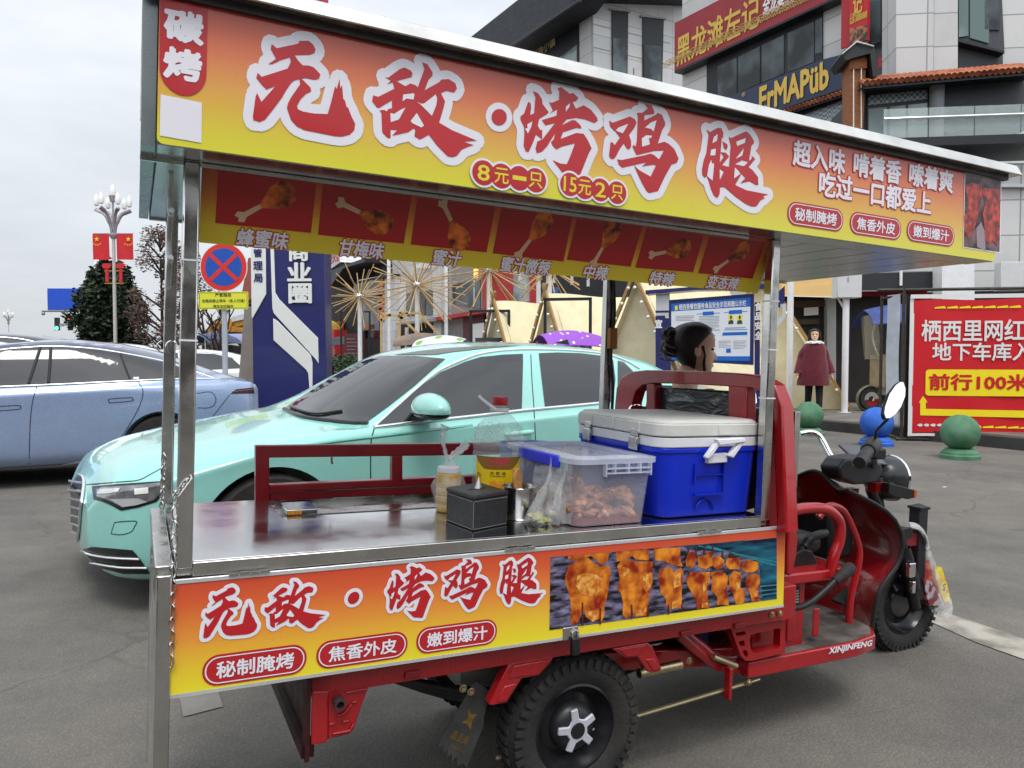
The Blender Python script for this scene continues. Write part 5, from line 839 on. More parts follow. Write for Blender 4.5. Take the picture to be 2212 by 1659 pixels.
# ---- stall posts
def post(x0,y0,z0,z1,w=.033): return MB().box(x0,x0+w,y0,y0+w,z0,z1)
cp(post(.084,1.76,-.468,.40),'front_post',steel,bevel=.004); cp(post(1.745,1.76,-.468,.40),'front_post',steel,bevel=.004)
q=L(347,1089,'y',2.46); cp(post(q.x,2.46,-.46,.40),'back_post',steel,bevel=.004)
q=L(1307,760,'y',2.46); bp_=cp(post(q.x,2.46,-.46,.40),'back_post',steel,bevel=.004); bpx=q.x
tie=MB()
for (x_,y_) in ((.0825,1.7585),(1.7435,1.7585)):
    for z_ in ((.19,.02) if x_<1 else (.21,.06,-.09)): tie.box(x_,x_+.036,y_,y_+.036,z_,z_+.004)
cp(tie,'cable_tie',white)
hk=MB()                                                             # coiled clear hose hanging behind the left post
hk.tube(spline([V((.062,1.80+.0*i,.36-.02*i))+V((.0,.06*math.sin(i*1.3),.02*math.cos(i*1.3))) for i in range(12)],5),.006,8)
cp(hk,'clear_hose',mat('clear hose',(.5,.55,.55,1),.15,alpha=.45))
wr=MB(); wr.tube(spline([(bpx+.015,2.452,.38),(bpx+.03,2.45,.2),(bpx+.02,2.45,.05),(bpx+.035,2.45,-.1),(bpx+.03,2.45,-.3)],6),.006,8); cp(wr,'cable',black)
cp(MB().box(bpx+.004,bpx+.036,2.43,2.458,.06,.14),'switch_box',mat('orange plastic','#a5661c',.45),bevel=.004)
# ---- counter
ct=MB(); ct.box(.10,1.765,1.775,2.17,-.459,-.455); ct.box(.10,.372,2.17,2.455,-.459,-.4551)
ct.box(.372,1.70,2.17,2.174,-.485,-.4552)
counter=cp(ct,'counter_top',steel2)
ch_=MB(); ch_.box(.40,1.70,2.18,2.25,-.490,-.486); ch_.box(.40,1.70,2.25,2.254,-.486,-.466); ch_.box(.40,1.70,2.254,2.33,-.470,-.466); ch_.box(.40,1.70,2.34,2.46,-.495,-.49); ch_.box(.40,1.70,2.455,2.46,-.49,-.462)
cp(ch_,'counter_channel',steel)
bx=MB(); q0=L(618,1113,'z',-.455); q1=L(685,1109,'z',-.455); bx.box(q0.x,q1.x,q0.y-.005,q0.y+.115,-.4545,-.440); tray=cp(bx,'hatch_cover',steel2,bevel=.002)
cp(MB().box(q0.x+.002,q0.x+.042,q0.y-.0065,q0.y-.0055,-.453,-.4425),'warning_sticker',mat('orange red sticker','#e0511d',.4,col2='#e9b32a',sc=220),tray)
fb=MB(); fb.box(.117,1.745,1.762,1.775,-.487,-.4555); fb.box(.085,1.78,1.775,1.80,-.52,-.46); cp(fb,'counter_rail',steel,bevel=.002)
cp(MB().box(.082,1.842,1.7535,1.7605,-.4975,-.4875),'panel_hinge_strip',mat('bright aluminium',(.78,.79,.8,1),.28,.6),bevel=.001)
hg=MB()
for x_ in (.19,.86,1.49):
    for k in range(4): hg.box(x_+k*.022,x_+k*.022+.021,1.749,1.7535,-.4895+(k%2)*.0015,-.4835+(k%2)*.0015)
cp(hg,'hinge',steel)
# ---- lower side panel
py=1.755; lf=fy(py)
side=cp(MB().prism([(.078,-.4985),(.076,-.737),(1.846,-.741),(1.842,-.4965)],fy(py),-.006,0),'side_panel',grad('side panel print',[(0,'#ece02e'),(.22,'#ecc832'),(.5,'#ea983a'),(.8,'#dd6234'),(1,'#cf4a30')],-.74-CB.z,-.497-CB.z))
cp(MB().prism([(.074,-.735),(.074,-.743),(1.848,-.747),(1.848,-.739)],lf,-.008,.0008),'panel_edge',mat('bright aluminium',(.78,.79,.8,1),.28,.6))
fr=lf
wo=MB(); ro=MB(); ho=MB(); wt=MB(); rp=MB()
SB={'wu':(440,556,1268,1374),'di':(571,704,1255,1360),'dot':(751,776,1278,1304),'kao':(836,937,1222,1337),'ji':(958,1053,1208,1317),'tui':(1079,1174,1205,1306)}
for k,(u0,u1,v0,v1) in SB.items():
    ps,hs_=CL[k]; b=bbox(ps); um=(u0+u1)/2; vm=(v0+v1)/2
    X0=fr.uv(u0,vm)[0];X1=fr.uv(u1,vm)[0]; C=fr.uv(um,vm); sl=(X1-X0); Z1=fr.uv(um,v0)[1]; Z0=fr.uv(um,v1)[1]
    mp_=lambda p:(X0+(p[0]-b[0])/(b[1]-b[0])*(X1-X0), Z0+(p[1]-b[2])/(b[3]-b[2])*(Z1-Z0))
    ps=[[mp_(q) for q in p] for p in ps]; hs_=[[mp_(q) for q in p] for p in hs_]
    wo.outline(ps,.0085,fr,.0012); ro.flat(ps,fr,.002)
    for p in hs_: ho.flat([p],fr,.0028)
for body,(u0,v0,u1,v1) in (('秘制腌烤',(437,1446,662,1426)),('焦香外皮',(683,1414,880,1393)),('嫩到爆汁',(899,1385,1073,1363))):
    a=fr.uv(u0,v0); b=fr.uv(u1,v1); pill(fr,((a[0]+b[0])/2,(a[1]+b[1])/2,(b[0]-a[0])/2,.0345 if u0<600 else .033),wt,rp,body)
for nm,mb,m in (('lettering_outline',wo,white),('brush_lettering',ro,MT['brush red print']),('lettering_gap',ho,white),('label_plate',rp,inkred),('white_lettering',wt,white)): cp(mb,nm,m,side,smooth=0)
q=quadpic(fr,[(1189,1203.5),(1677.6,1161),(1677.6,1293.5),(1186.5,1361)]); cp(MB().flat([q],fr,.0010),'picture_ground',grill,side,smooth=0)
def rq(pts): return [fr.uv((2140+x*.43399)*.548611,(2080+y*.43399)*.548611) for x,y in pts]
bl=MB(); bl.flat([rq([(1260,160),(2112,88),(2112,640),(1990,655),(1950,300),(1700,215),(1300,190)])],fr,.0013); cp(bl,'blue_print',blue_p,side,smooth=0)
gl_=MB()
for a_,b_ in (((1480,150),(2112,330)),((1400,150),(2112,300)),((1960,520),(2112,505)),((1960,560),(2112,545)),((1960,600),(2112,580))):
    gl_.flat([rq([a_,b_,(b_[0],b_[1]+14),(a_[0],a_[1]+14)])],fr,.0014+.00005*len(gl_.f))
cp(gl_,'grill_bar_print',mat('teal bar print','#2c7f8d',.4,var=.3,sc=20),side,smooth=0)
BODY=[[(230,330),(300,290),(345,275),(400,265),(450,310),(520,345),(590,340),(610,400),(595,480),(585,560),(570,650),(550,700),(548,800),(520,850),(490,790),(440,850),(380,800),(370,740),(330,800),(300,870),(260,875),(240,830),(250,740),(240,640),(210,540),(190,460),(205,390)],
[(665,345),(700,295),(760,285),(840,300),(985,300),(990,400),(985,500),(960,600),(950,680),(940,800),(820,800),(800,700),(785,800),(750,820),(715,780),(720,680),(700,590),(665,545),(690,450)],
[(1035,430),(1060,370),(1140,345),(1180,400),(1240,350),(1265,400),(1255,500),(1250,600),(1250,740),(1200,700),(1140,740),(1105,690),(1110,640),(1060,590),(1050,500)],
[(1285,460),(1330,395),(1400,400),(1505,395),(1510,460),(1480,560),(1490,640),(1500,720),(1440,725),(1390,735),(1375,650),(1350,600),(1310,530)],
[(1515,400),(1560,390),(1640,400),(1670,440),(1660,560),(1670,640),(1680,700),(1600,690),(1570,700),(1575,620),(1515,560),(1530,470)],
[(1680,440),(1720,385),(1785,400),(1790,470),(1780,540),(1830,560),(1815,680),(1740,685),(1720,600),(1680,540)],
[(1830,450),(1880,410),(1950,420),(1960,480),(1940,560),(1955,650),(1890,670),(1870,590),(1835,530)],
[(215,250),(600,215),(570,310),(520,330),(430,250),(330,280),(230,290)],[(655,212),(955,190),(950,290),(830,280),(800,250),(740,290),(660,300)],[(995,185),(1235,172),(1240,290),(1260,345),(1150,330),(1100,300),(1010,290)],
[(1285,290),(1310,220),(1360,210),(1385,260),(1370,330),(1330,360),(1290,340)],[(1395,255),(1470,240),(1490,210),(1525,215),(1535,330),(1470,370),(1400,350)],[(1540,260),(1590,245),(1635,290),(1620,360),(1570,380),(1535,340)],[(1660,270),(1750,262),(1790,300),(1770,370),(1680,370),(1645,330)],[(1800,310),(1850,285),(1945,305),(1940,370),(1900,400),(1830,400),(1795,370)]]
cb=MB(); sk=MB(); gz=MB()
for i,p in enumerate(BODY):
    cb.flat([rq(p)],fr,.0016+.00004*i)
for x_,y0_,y1_ in ((350,670,880),(510,720,870),(795,690,820),(945,690,800),(1130,690,780),(1250,690,755),(1380,170,270),(1310,165,220),(1455,155,240),(1530,150,220),(1620,200,260),(1690,210,270)):
    sk.flat([rq([(x_-7,y0_),(x_+7,y0_),(x_+7,y1_),(x_-7,y1_)])],fr,.0026)
for p in ([(300,430),(380,400),(480,420),(540,460),(520,560),(430,620),(330,590),(290,520)],[(390,760),(440,740),(520,750),(500,820),(440,845),(385,800)],[(900,420),(975,400),(970,520),(930,580),(890,520)],[(830,740),(930,720),(925,790),(835,790)],[(720,350),(780,370),(770,430),(720,430)],[(1170,420),(1240,400),(1240,520),(1180,540)],[(1160,660),(1200,650),(1210,720),(1160,730)],[(1440,500),(1480,470),(1470,560),(1440,590)],[(1430,680),(1490,670),(1485,715),(1430,720)],[(1740,480),(1780,500),(1770,570),(1740,560)],[(1905,560),(1940,560),(1945,620),(1900,620)]):
    gz.flat([rq(p)],fr,.0024)
cp(cb,'chicken_print',chick,side,smooth=0); cp(sk,'skewer_print',brownp,side,smooth=0); cp(gz,'glaze_print',glaze,side,smooth=0)
# ---- end flap hanging at the rear, its chain and hooks
fl=MB(); 
fl.bar((.062,1.765,-.475),(.062,1.765,-1.225),.035,.03); fl.bar((.062,1.765,-.473),(.062,2.43,-.473),.036,.03); fl.bar((.062,2.43,-.475),(.062,2.43,-1.20),.036,.03)
fl.box(.048,.058,1.78,2.43,-1.20,-.48); flap=cp(fl,'end_flap',steel,bevel=.003)
cp(MB().box(.085,.10,1.793,2.46,-.56,-.462),'end_rail',steel)
def chain(pts,n,r=.012,t=.0022):
    mb=MB(); pts=[V(p) for p in pts]
    for i in range(n):
        f_=i/(n-1)*(len(pts)-1); k=min(int(f_),len(pts)-2); p=pts[k].lerp(pts[k+1],f_-k); d=(pts[k+1]-pts[k]).normalized(); s_=d.orthogonal().normalized() if i%2 else d.cross(d.orthogonal()).normalized()
        mb.tube([p+d*(r*1.25*math.cos(2*pi*j/12))+s_*(r*.62*math.sin(2*pi*j/12)) for j in range(12)],t,6,closed=True)
    return mb
c0=L(404,1040,'y',1.757); c1=L(378,1075,'y',1.757); c2=L(372,1290,'y',1.75)
cp(chain([c0,c1,V((.079,1.752,-.5)),V((.078,1.75,-.66))],19,.0115,.0019),'chain',steel); cp(chain([(.079,2.455,-.32),(.076,2.455,-.46)],5,.012),'chain',steel)
for u,v in ((372,737),(352,737)):
    q=L(u,v,'y',1.77 if u>360 else 2.45); hk=MB(); k=.012 if u>360 else .016
    hk.tube([q+V((-.001-k*.9*math.sin(t*pi/9)*1.0,-.004,k*math.cos(t*pi/9)-k)) for t in range(-3,11)],.002,6); cp(hk,'hook',chrome)
# ---- cargo bed: rail on the far side, front arch, side beam
yr=2.5
def bp4(mb,pts,y0=yr,d=.03): return mb.prism([Lx(u,v,y0) for u,v in pts],fy(y0),-d,0)
rl=MB(); bp4(rl,[(552,963),(1640,950),(1640,975),(582,989),(582,1095),(612,1118),(612,1150),(552,1150)])
bp4(rl,[(582,1048),(1640,1000),(1640,1016),(582,1065)],yr+.002,.04); bp4(rl,[(582,1066),(1640,1017),(1640,1035),(582,1082)],yr+.012,.03); bp4(rl,[(847,984),(870,984),(870,1040),(847,1040)],yr+.001); bp4(rl,[(1235,975),(1258,975),(1258,1020),(1235,1020)],yr+.001)
rail=cp(rl,'cargo_rail',dred,bevel=.003)
lt=MB(); q=L(716,988,'y',yr); lt.tube([q+V((0,-.005,.0)),q+V((-.002,-.012,-.01)),q+V((.001,-.012,-.02))],.0035,8); cp(lt,'latch',dred,rail)
# arch: a bent plate frame across the front of the bed, in the plane x=1.80
xa=1.80
def Ly(u,v,x=xa): q=L(u,v,'x',x); return (q.y,q.z)
af=FR((xa,0,0),(0,-1,0),(0,0,1),CRI,(0,0,0))
def aq(pts): return [af.uv(*p) for p in pts]
outer=[(1327,1150),(1327,880),(1331,838),(1342,815),(1362,803),(1395,799),(1500,801),(1590,806),(1640,812),(1672,830),(1690,880),(1700,1150)]
inner=[(1677,1150),(1668,870),(1650,850),(1622,838),(1560,834),(1480,829),(1410,828),(1388,832),(1373,846),(1366,870),(1364,900),(1364,1150)]
ar=MB(); oq=aq(outer); iq=aq(inner[::-1]); n=len(oq)
def ringplate(mb,fr,o,i,h0,h1):
    n=len(o); vs=[fr.P(a,b,h) for h in (h0,h1) for a,b in o]+[fr.P(a,b,h) for h in (h0,h1) for a,b in i]
    fs=[]
    for j in range(n-1):
        fs+= [(n+j,n+j+1,3*n+j+1,3*n+j),(j+1,j,2*n+j,2*n+j+1),(j,j+1,n+j+1,n+j),(2*n+j+1,2*n+j,3*n+j,3*n+j+1)]
    return mb.add(vs,fs)
ringplate(ar,af,oq,iq,-.05,0)
for u0,u1 in ((1394,1412),(1571,1611)):
    p=aq([(u0,826),(u1,829),(u1+2,960),(u0,960)]); ar.prism(p,af,-.045,-.003)
arch=cp(ar,'bed_arch',red,bevel=.005)
bk=MB(); p=aq([(1408,835),(1572,845),(1572,960),(1408,960)]); bk.prism(p,af,-.06,-.03); cp(bk,'backrest',nodes_mix('plastic wrapped backrest','#2c2f31','#9aa0a2','ShaderNodeTexNoise',.22,bump=.5,scale=(1,1.2,5),fac=(.55,.72),Scale=7.,Detail=3.,Distortion=1.2),bevel=.01)
cp(MB().box(xa+.055,xa+.062,1.86,2.55,-.46,-.165),'bulkhead',mat('dull steel sheet',(.25,.23,.2,1),.35,.9,var=.15))
# side cheeks of the arch, curved plates facing the serving side
yc=1.80
ck=MB(); pts=[Lx(u,v,yc) for u,v in ((1662,810),(1672,860),(1680,880),(1689,915),(1700,980),(1706,1040),(1706,1145),(1660,1150))]
ck.prism(pts,fy(yc),-.045,0); cp(ck,'arch_cheek',nodes_mix('scuffed red paint','#a3121a','#a08a86','ShaderNodeTexNoise',.3,scale=(1,1,.35),fac=(.63,.75),Scale=14.,Detail=8.),bevel=.006)
sp_=MB(); a=L(1702,893,'y',1.83); b=L(1730,889,'y',1.83); c=L(1713,1108,'y',1.83)
sp_.prism([Lx(u,v,1.83) for u,v in ((1692,890),(1729,889),(1726,960),(1715,1108),(1704,1108),(1704,1000))],fy(1.83),-.5,-.48); sp_.prism([Lx(u,v,1.83) for u,v in ((1719,889),(1730,889),(1719,1108),(1707,1108))],fy(1.83),-.48,0); cp(sp_,'steel_screen',steel,bevel=.002)
# bed side beam and brackets under the panel
yb=1.80; bf=fy(yb)
def bq(pts,y=yb): return [Lx(u,v,y) for u,v in pts]
R2=lambda pts:[(630.9+x*.2232,1398.9+y*.2232) for x,y in pts]       # bracket close-up positions
bm=MB(); x_l=Lx(673,1450,yb)[0]; bm.box(x_l,1.95,yb,yb+.05,-.81,-.70); bm.box(x_l,x_l+.05,yb,2.6,-.80,-.70); bm.box(x_l,1.95,2.55,2.6,-.81,-.5)
bm.box(x_l,1.83,yb+.05,2.55,-.72,-.70); beam=cp(bm,'cargo_bed',red,bevel=.003)
clp=MB()
for u in (890,1480,1595): 
    q=L(u,1440-(u-890)*.148+12,'y',yb); clp.box(q.x-.02,q.x+.02,yb-.008,yb,q.z-.012,q.z+.004)
cp(clp,'panel_clip',dred,beam,bevel=.002)
bt=MB()
bt.prism(bq(R2([(192,420),(180,940),(330,915),(345,890),(347,415)])),bf,-.004,.004); bt.prism(bq(R2([(350,415),(755,362),(690,520),(600,795),(555,842),(345,888)])),bf,-.008,0)
cp(bt,'rear_bracket',red,bevel=.003)
rb=MB()
for p in ([(512,425),(722,385),(726,397),(515,437)],[(360,730),(405,715),(408,730),(362,745)],[(485,705),(545,690),(548,705),(487,720)],[(575,515),(620,508),(622,525),(578,530)],[(390,820),(550,790),(585,730),(600,735),(560,805),(392,835)],[(430,650),(500,620),(560,540),(575,548),(515,630),(440,662)]): rb.prism(bq(R2(p)),bf,-.002,.007)
cp(rb,'bracket_rib',red,bevel=.003)
q=L(630.9+440*.2232,1398.9+510*.2232,'y',yb); cp(MB().lathe([(.0,0),(.014,0),(.014,.03),(.009,.03),(.009,.012),(0,.012)],q,(0,-1,0),16),'bracket_pipe',mat('worn pipe',(.1,.06,.06,1),.5,.6))
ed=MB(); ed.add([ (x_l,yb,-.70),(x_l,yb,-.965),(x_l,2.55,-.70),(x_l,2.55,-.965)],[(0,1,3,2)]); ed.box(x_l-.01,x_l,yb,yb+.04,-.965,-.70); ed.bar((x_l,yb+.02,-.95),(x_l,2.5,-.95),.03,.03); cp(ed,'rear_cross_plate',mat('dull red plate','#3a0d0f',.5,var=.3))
R5=lambda pts:[(1042.4+x*.1984,1398.9+y*.1984) for x,y in pts]
mg=MB()
mg.prism(bq(R5([(300,165),(770,92),(772,130),(620,305),(430,340),(265,605),(100,635),(70,625)])),bf,-.035,0)
mg.prism(bq(R5([(1420,15),(1800,-55),(1855,-10),(1955,235),(1920,265),(1840,280),(1800,265),(1690,105),(1560,115),(1460,50)])),bf,-.035,0)
mgr=cp(mg,'mudguard_bracket',red,bevel=.004)
mgp=MB()
for p in ([(345,190),(735,125),(600,290),(280,335)],[(235,415),(365,385),(260,580),(150,595)],[(1480,15),(1780,-35),(1690,85),(1560,100)],[(1770,125),(1860,110),(1930,230),(1850,250)]): mgp.prism(bq(R5(p)),bf,-.002,.004)
cp(mgp,'bracket_panel',red,bevel=.003)
mf_=MB(); P=[(1780,330),(1930,430),(1890,540),(1860,660),(1855,750),(1690,1165),(1650,1110),(1600,1150),(1590,1060),(1540,1110),(1550,1030),(1495,1060),(1510,985),(1455,1015),(1465,940),(1405,975),(1450,860),(1560,690),(1650,530),(1750,350)]
yf=1.845; ff=fy(yf); mf_.prism([Lx(u,v,yf) for u,v in R2(P)],ff,-.004,0); flp=cp(mf_,'mud_flap',mat('mud flap rubber',(.035,.035,.033,1),.7,var=.3,sc=20))
fg=MB()
def fq(pts): return [Lx(u,v,yf) for u,v in R2(pts)]
fg.flat([fq([(1705,575),(1725,640),(1790,645),(1745,700),(1725,805),(1690,735),(1640,730),(1700,680)])],ff,.001)
cn=fq([(1625,870)])[0]; f3=FR(ff.P(*cn),(math.cos(R(-33)),0,math.sin(R(-33))),(math.sin(R(33)),0,math.cos(R(33))),CRI,(0,0,0)); fg.text('鑫金凤',f3,.056,.024,.01,.001)
cn=fq([(1600,985)])[0]; f3=FR(ff.P(*cn),(math.cos(R(-33)),0,math.sin(R(-33))),(math.sin(R(33)),0,math.cos(R(33))),CRI,(0,0,0)); fg.text('XINJINFENG',f3,.050,.008,.01,.001)
cp(fg,'gold_lettering',mat('dull gold print','#6b5418',.6,var=.3,sc=40),flp,smooth=0)
# padlock and clasp at the panel's lower edge
q=L(1240,1385,'y',1.752); pl=MB(); pl.box(q.x-.011,q.x+.013,q.y-.014,q.y+.004,q.z-.035,q.z+.012); pk=cp(pl,'padlock',black,bevel=.003)
sh=MB(); sh.tube([q+V((-.008,-.004,.012)),q+V((-.008,-.004,.025)),q+V((.001,-.004,.032)),q+V((.009,-.004,.025)),q+V((.009,-.004,.012))],.003,8); cp(sh,'shackle',chrome,pk)
cp(MB().box(q.x-.035,q.x+.012,1.752,1.757,q.z+.005,q.z+.04),'clasp',steel,bevel=.002)
# ---- wheels
def wheel(c,Rr,ww,rim,nm,star=True):
    c=V(c); ax=(0,-1,0); h=ww/2
    t=MB(); t.lathe([(rim,-h*.7),(rim+.02,-h*.95),(Rr-.035,-h),(Rr-.012,-h*.9),(Rr,-h*.55),(Rr,h*.55),(Rr-.012,h*.9),(Rr-.035,h),(rim+.02,h*.95),(rim,h*.7),(rim,-h*.7)],c,ax,64)
    for k in range(44):                                              # tread blocks
        a=2*pi*k/44
        for s_ in (-1,1):
            m=M4.Translation(c)@M4.Rotation(a+(.03 if s_>0 else 0),4,'Y'); t.box(-.009,.009,s_*h*.28-.016,s_*h*.28+.016,Rr-.004,Rr+.006,m); t.box(-.008,.007,s_*h*.93-.008,s_*h*.93+.006,Rr-.034,Rr-.008,m)
    wo_=thing_part(nm,c)
    cp2(t,'tyre',rubber,wo_,c)
    r_=MB(); r_.lathe([(rim+.004,h*.72),(rim-.004,h*.78),(rim-.012,h*.5),(rim-.03,h*.15),(rim*.72,h*.05),(rim*.5,h*.22),(rim*.47,h*.34),(0,h*.36)],c,ax,48); cp2(r_,'rim',mat('black gloss rim',(.012,.012,.014,1),.18,var=.1),wo_,c)
    return wo_
def thing_part(nm,c):
    o=bpy.data.objects.new(nm,None); COL.objects.link(o); o.parent=cart; o.location=V(c)-CB; o.empty_display_size=.05; return o
def cp2(mb,nm,m,parent,c,**k): return mb.build(nm,m,parent,V(c),**k)
RC=V((1.150,1.885,-1.048)); RR=.213
rw=wheel(RC,RR,.115,.128,'rear_wheel'); rw2=wheel((1.150,2.52,-1.048),RR,.115,.128,'rear_wheel')
hc=MB(); hc.lathe([(.072,.012),(.068,.030),(.05,.044),(.03,.05),(0,.052)],RC+V((0,-.0,0)),(0,-1,0),32); cp2(hc,'hub_cap',mat('satin black cap',(.02,.02,.022,1),.35),rw,RC)
st=MB(); f4=FR(RC+V((0,-.0535,0)),(1,0,0),(0,0,1)); pts=[]
for k in range(5):
    a=2*pi*k/5+.52
    for da,r_ in ((-.17,.064),(.17,.064),(.34,.036),(.9,.033)): pts.append((r_*math.cos(a+da),r_*math.sin(a+da)))
st.prism(pts,f4,-.010,.0); cp2(st,'star_trim',mat('silver plastic',(.55,.56,.62,1),.35,.2),rw,RC,bevel=.003)
cc=MB(); cc.lathe([(.025,-.001),(.022,.0035),(0,.004)],RC+V((0,-.0525,0)),(0,-1,0),28); cp2(cc,'cap_centre',black,rw,RC)
ax_=MB(); ax_.tube([(1.15,1.93,-1.048),(1.15,2.48,-1.048)],.03,14); ax_.lathe([(.0,-.1),(.075,-.1),(.09,-.05),(.09,.05),(.075,.1),(0,.1)],(1.08,2.25,-1.03),(0,1,0),20); cp(ax_,'axle',mat('dark axle',(.05,.02,.02,1),.5,.4))
mo_=MB(); mo_.lathe([(0,-.07),(.065,-.07),(.07,-.05),(.07,.05),(.055,.07),(0,.07)],(.93,2.1,-.93),(0,1,0),20); cp(mo_,'motor',mat('cast aluminium',(.4,.4,.38,1),.45,.8,var=.2))
sb=MB()
for y_ in (1.98,2.42):
    for k in range(3): sb.tube(spline([(.55,y_,-.83),(.85,y_,-.94-.012*k),(1.15,y_,-.975-.012*k),(1.45,y_,-.94-.012*k),(1.75,y_,-.86)],5),.012,6,sq=.4)
cp(sb,'leaf_spring',black)
# underframe
uf=MB(); uf.bar((1.25,1.95,-.90),(2.0,1.95,-.985),.05,.06); uf.bar((1.25,2.42,-.90),(2.0,2.42,-.985),.05,.06); uf.bar((.5,1.98,-.80),(1.3,1.98,-.86),.05,.05); uf.bar((.5,2.42,-.80),(1.3,2.42,-.86),.05,.05)
uf.tube(spline([(1.55,1.90,-.83),(1.64,1.90,-.90),(1.74,1.90,-.965),(1.92,1.90,-.985)],5),.035,8,sq=.6); uf.bar((1.72,1.85,-.955),(1.72,1.85,-1.06),.03,.012); uf.box(2.16,2.27,1.92,2.0,-1.045,-.985)
cp(uf,'underframe',red,bevel=.004)
rd=MB(); rd.tube([L(1070,1660,'y',1.9)+V((.0,0,.03)),L(1618,1474,'y',1.86)],.0065,8); rd.tube([L(1618,1474,'y',1.86),L(1640,1467,'y',1.86)],.005,8); rd.tube([L(1380,1455,'y',1.87),L(1470,1435,'y',1.87)],.015,10); rd.tube([L(1540,1418,'y',1.86),L(1590,1438,'y',1.86)],.010,8); cp(rd,'brake_rod',brass)
bo=MB()
for u,v,y in ((1667,1328,yb-.002),(1684,1325,yb-.002),(1488,1427,1.85),(1617,1474,1.85),(1640,1440,1.86),(1635,1448,1.86),(1000,1487,1.845),(1017,1494,1.845)):
    q=L(u,v,'y',y); bo.lathe([(0,.008),(.006,.008),(.008,.005),(.008,.003),(.011,.002),(.011,0)],q,(0,-1,0),8)
cp(bo,'bolt',brass)
bt=MB(); bt.box(1.40,1.62,1.98,2.3,-.90,-.74); cp(bt,'battery_box',mat('dark red battery','#2a0a0c',.5)); bt=MB(); bt.box(1.63,1.72,1.95,2.3,-.92,-.72); cp(bt,'blue_battery',mat('blue battery','#14226e',.45))
lb=MB(); f5=fy(1.978); lb.flat([[Lx(u,v,1.978) for u,v in ((1421,1399),(1442,1396),(1441,1424),(1421,1428))]],f5,.001); cp(lb,'battery_sticker',mat('grey sticker','#77757a',.5,var=.5,sc=300),smooth=0)
# pressed side bracket with openings ahead of the bed
sbm=MB(); Z=lambda pts:[(1371.5+x*.19841,1316.7+y*.19841) for x,y in pts]
of=bq(Z([(1045,205),(1620,120),(1635,130),(1635,470),(1270,560),(1200,555),(1150,500),(1090,330)]),1.83); o1=bq(Z([(1270,270),(1560,205),(1585,215),(1580,400),(1560,425),(1300,475),(1265,440),(1250,330)]),1.83)
f6=fy(1.83); polys,fsx=union2d([of]); 
holes=[o1]+[bq(Z(p),1.83) for p in ([(1095,255),(1190,235),(1210,260),(1200,275),(1110,290)],[(1130,350),(1190,335),(1200,390),(1150,405)],[(1175,450),(1215,440),(1235,500),(1215,520),(1190,500)])]
def plate_holes(mb,fr,o,hs,h0,h1):
    vs=[V(p) for p in o]; es=[(i,(i+1)%len(o)) for i in range(len(o))]; fc=[list(range(len(o)))]
    for h_ in hs:
        n=len(vs); vs+=[V(p) for p in h_]; es+=[(n+i,n+(i+1)%len(h_)) for i in range(len(h_))]
    r=delaunay_2d_cdt(vs,es,[],4 if False else 1,1e-6) if False else delaunay_2d_cdt(vs,es,fc,1,1e-6)
    def inside(pt,poly):
        c=False; j=len(poly)-1
        for i in range(len(poly)):
            if (poly[i][1]>pt[1])!=(poly[j][1]>pt[1]) and pt[0]<(poly[j][0]-poly[i][0])*(pt[1]-poly[i][1])/(poly[j][1]-poly[i][1])+poly[i][0]: c=not c
            j=i
        return c
    tri=[t for t in r[2] if not any(inside(sum((r[0][i] for i in t),V((0,0)))/len(t),h_) for h_ in hs)]
    N=len(r[0]); mb.add([fr.P(p[0],p[1],h_) for h_ in (h0,h1) for p in r[0]],[tuple(i for i in t[::-1]) for t in tri]+[tuple(i+N for i in t) for t in tri])
    for lp in [o]+hs:
        k=len(lp); mb.add([fr.P(a,b,h_) for h_ in (h0,h1) for a,b in lp],[(i,(i+1)%k,(i+1)%k+k,i+k) for i in range(k)])
plate_holes(sbm,f6,of,holes,-.03,.0); cp(sbm,'side_bracket',red)
# ---- front: floor, seat base, armrest, lever, shield
fl=MB(); yl=1.84
def floor_fr(z): return FR((0,0,z),(1,0,0),(0,1,0))
fo=[(1.80,1.845),(2.30,1.845),(2.43,1.87),(2.49,1.93),(2.52,2.05),(2.52,2.4),(2.49,2.52),(2.43,2.57),(2.30,2.6),(1.80,2.6)]
fl.prism(fo,floor_fr(0),-1.005,-.952); flo=cp(fl,'floor_pan',red,bevel=.004)
cp(MB().prism([(a*.985+.03 if a>1.9 else a,2.22+(b-2.22)*.965) for a,b in fo],floor_fr(0),-.953,-.9495),'floor_mat',nodes_mix('dusty rubber mat','#3f3a37','#6a625c','ShaderNodeTexNoise',.8,Scale=9.,Detail=6.,fac=(.4,.65)),flo)
tx=MB(); a=L(1788,1407,'y',yl); b=L(1880,1389,'y',yl); f7=FR((a+b)/2,(1,0,0),(0,0,1)); f7.ey=V((.25,0,1)); tx.text('XINJINFENG',f7,(b-a).x,.026,.03,.0065); cp(tx,'white_lettering',white,flo,smooth=0)
sbx=MB(); sbx.box(1.86,2.10,1.90,2.50,-.955,-.71); sbx.box(1.84,2.26,1.86,2.54,-.722,-.685); cp(sbx,'seat_base',red,bevel=.006)
rib=MB()
for u in (1705,1760): 
    q=L(u,1330,'y',1.90); rib.box(q.x-.012,q.x+.018,1.894,1.901,-.93,-.83)
cp(rib,'seat_base_rib',red,bevel=.004)
pt=MB(); f8=fy(1.897); pt.flat([[Lx(u,v,1.897) for u,v in ((1711,1270),(1727,1267),(1727,1304),(1711,1308))]],f8,.001); plt=cp(pt,'data_plate',mat('black data plate','#1a1a1a',.5),smooth=0)
pt=MB()
for k in range(5): pt.flat([[Lx(u,v,1.897) for u,v in ((1713,1276+k*6),(1725,1273.5+k*6),(1725,1277+k*6),(1713,1279.5+k*6))]],f8,.0016)
cp(pt,'plate_line',mat('grey print','#9a9a98',.5),plt,smooth=0)
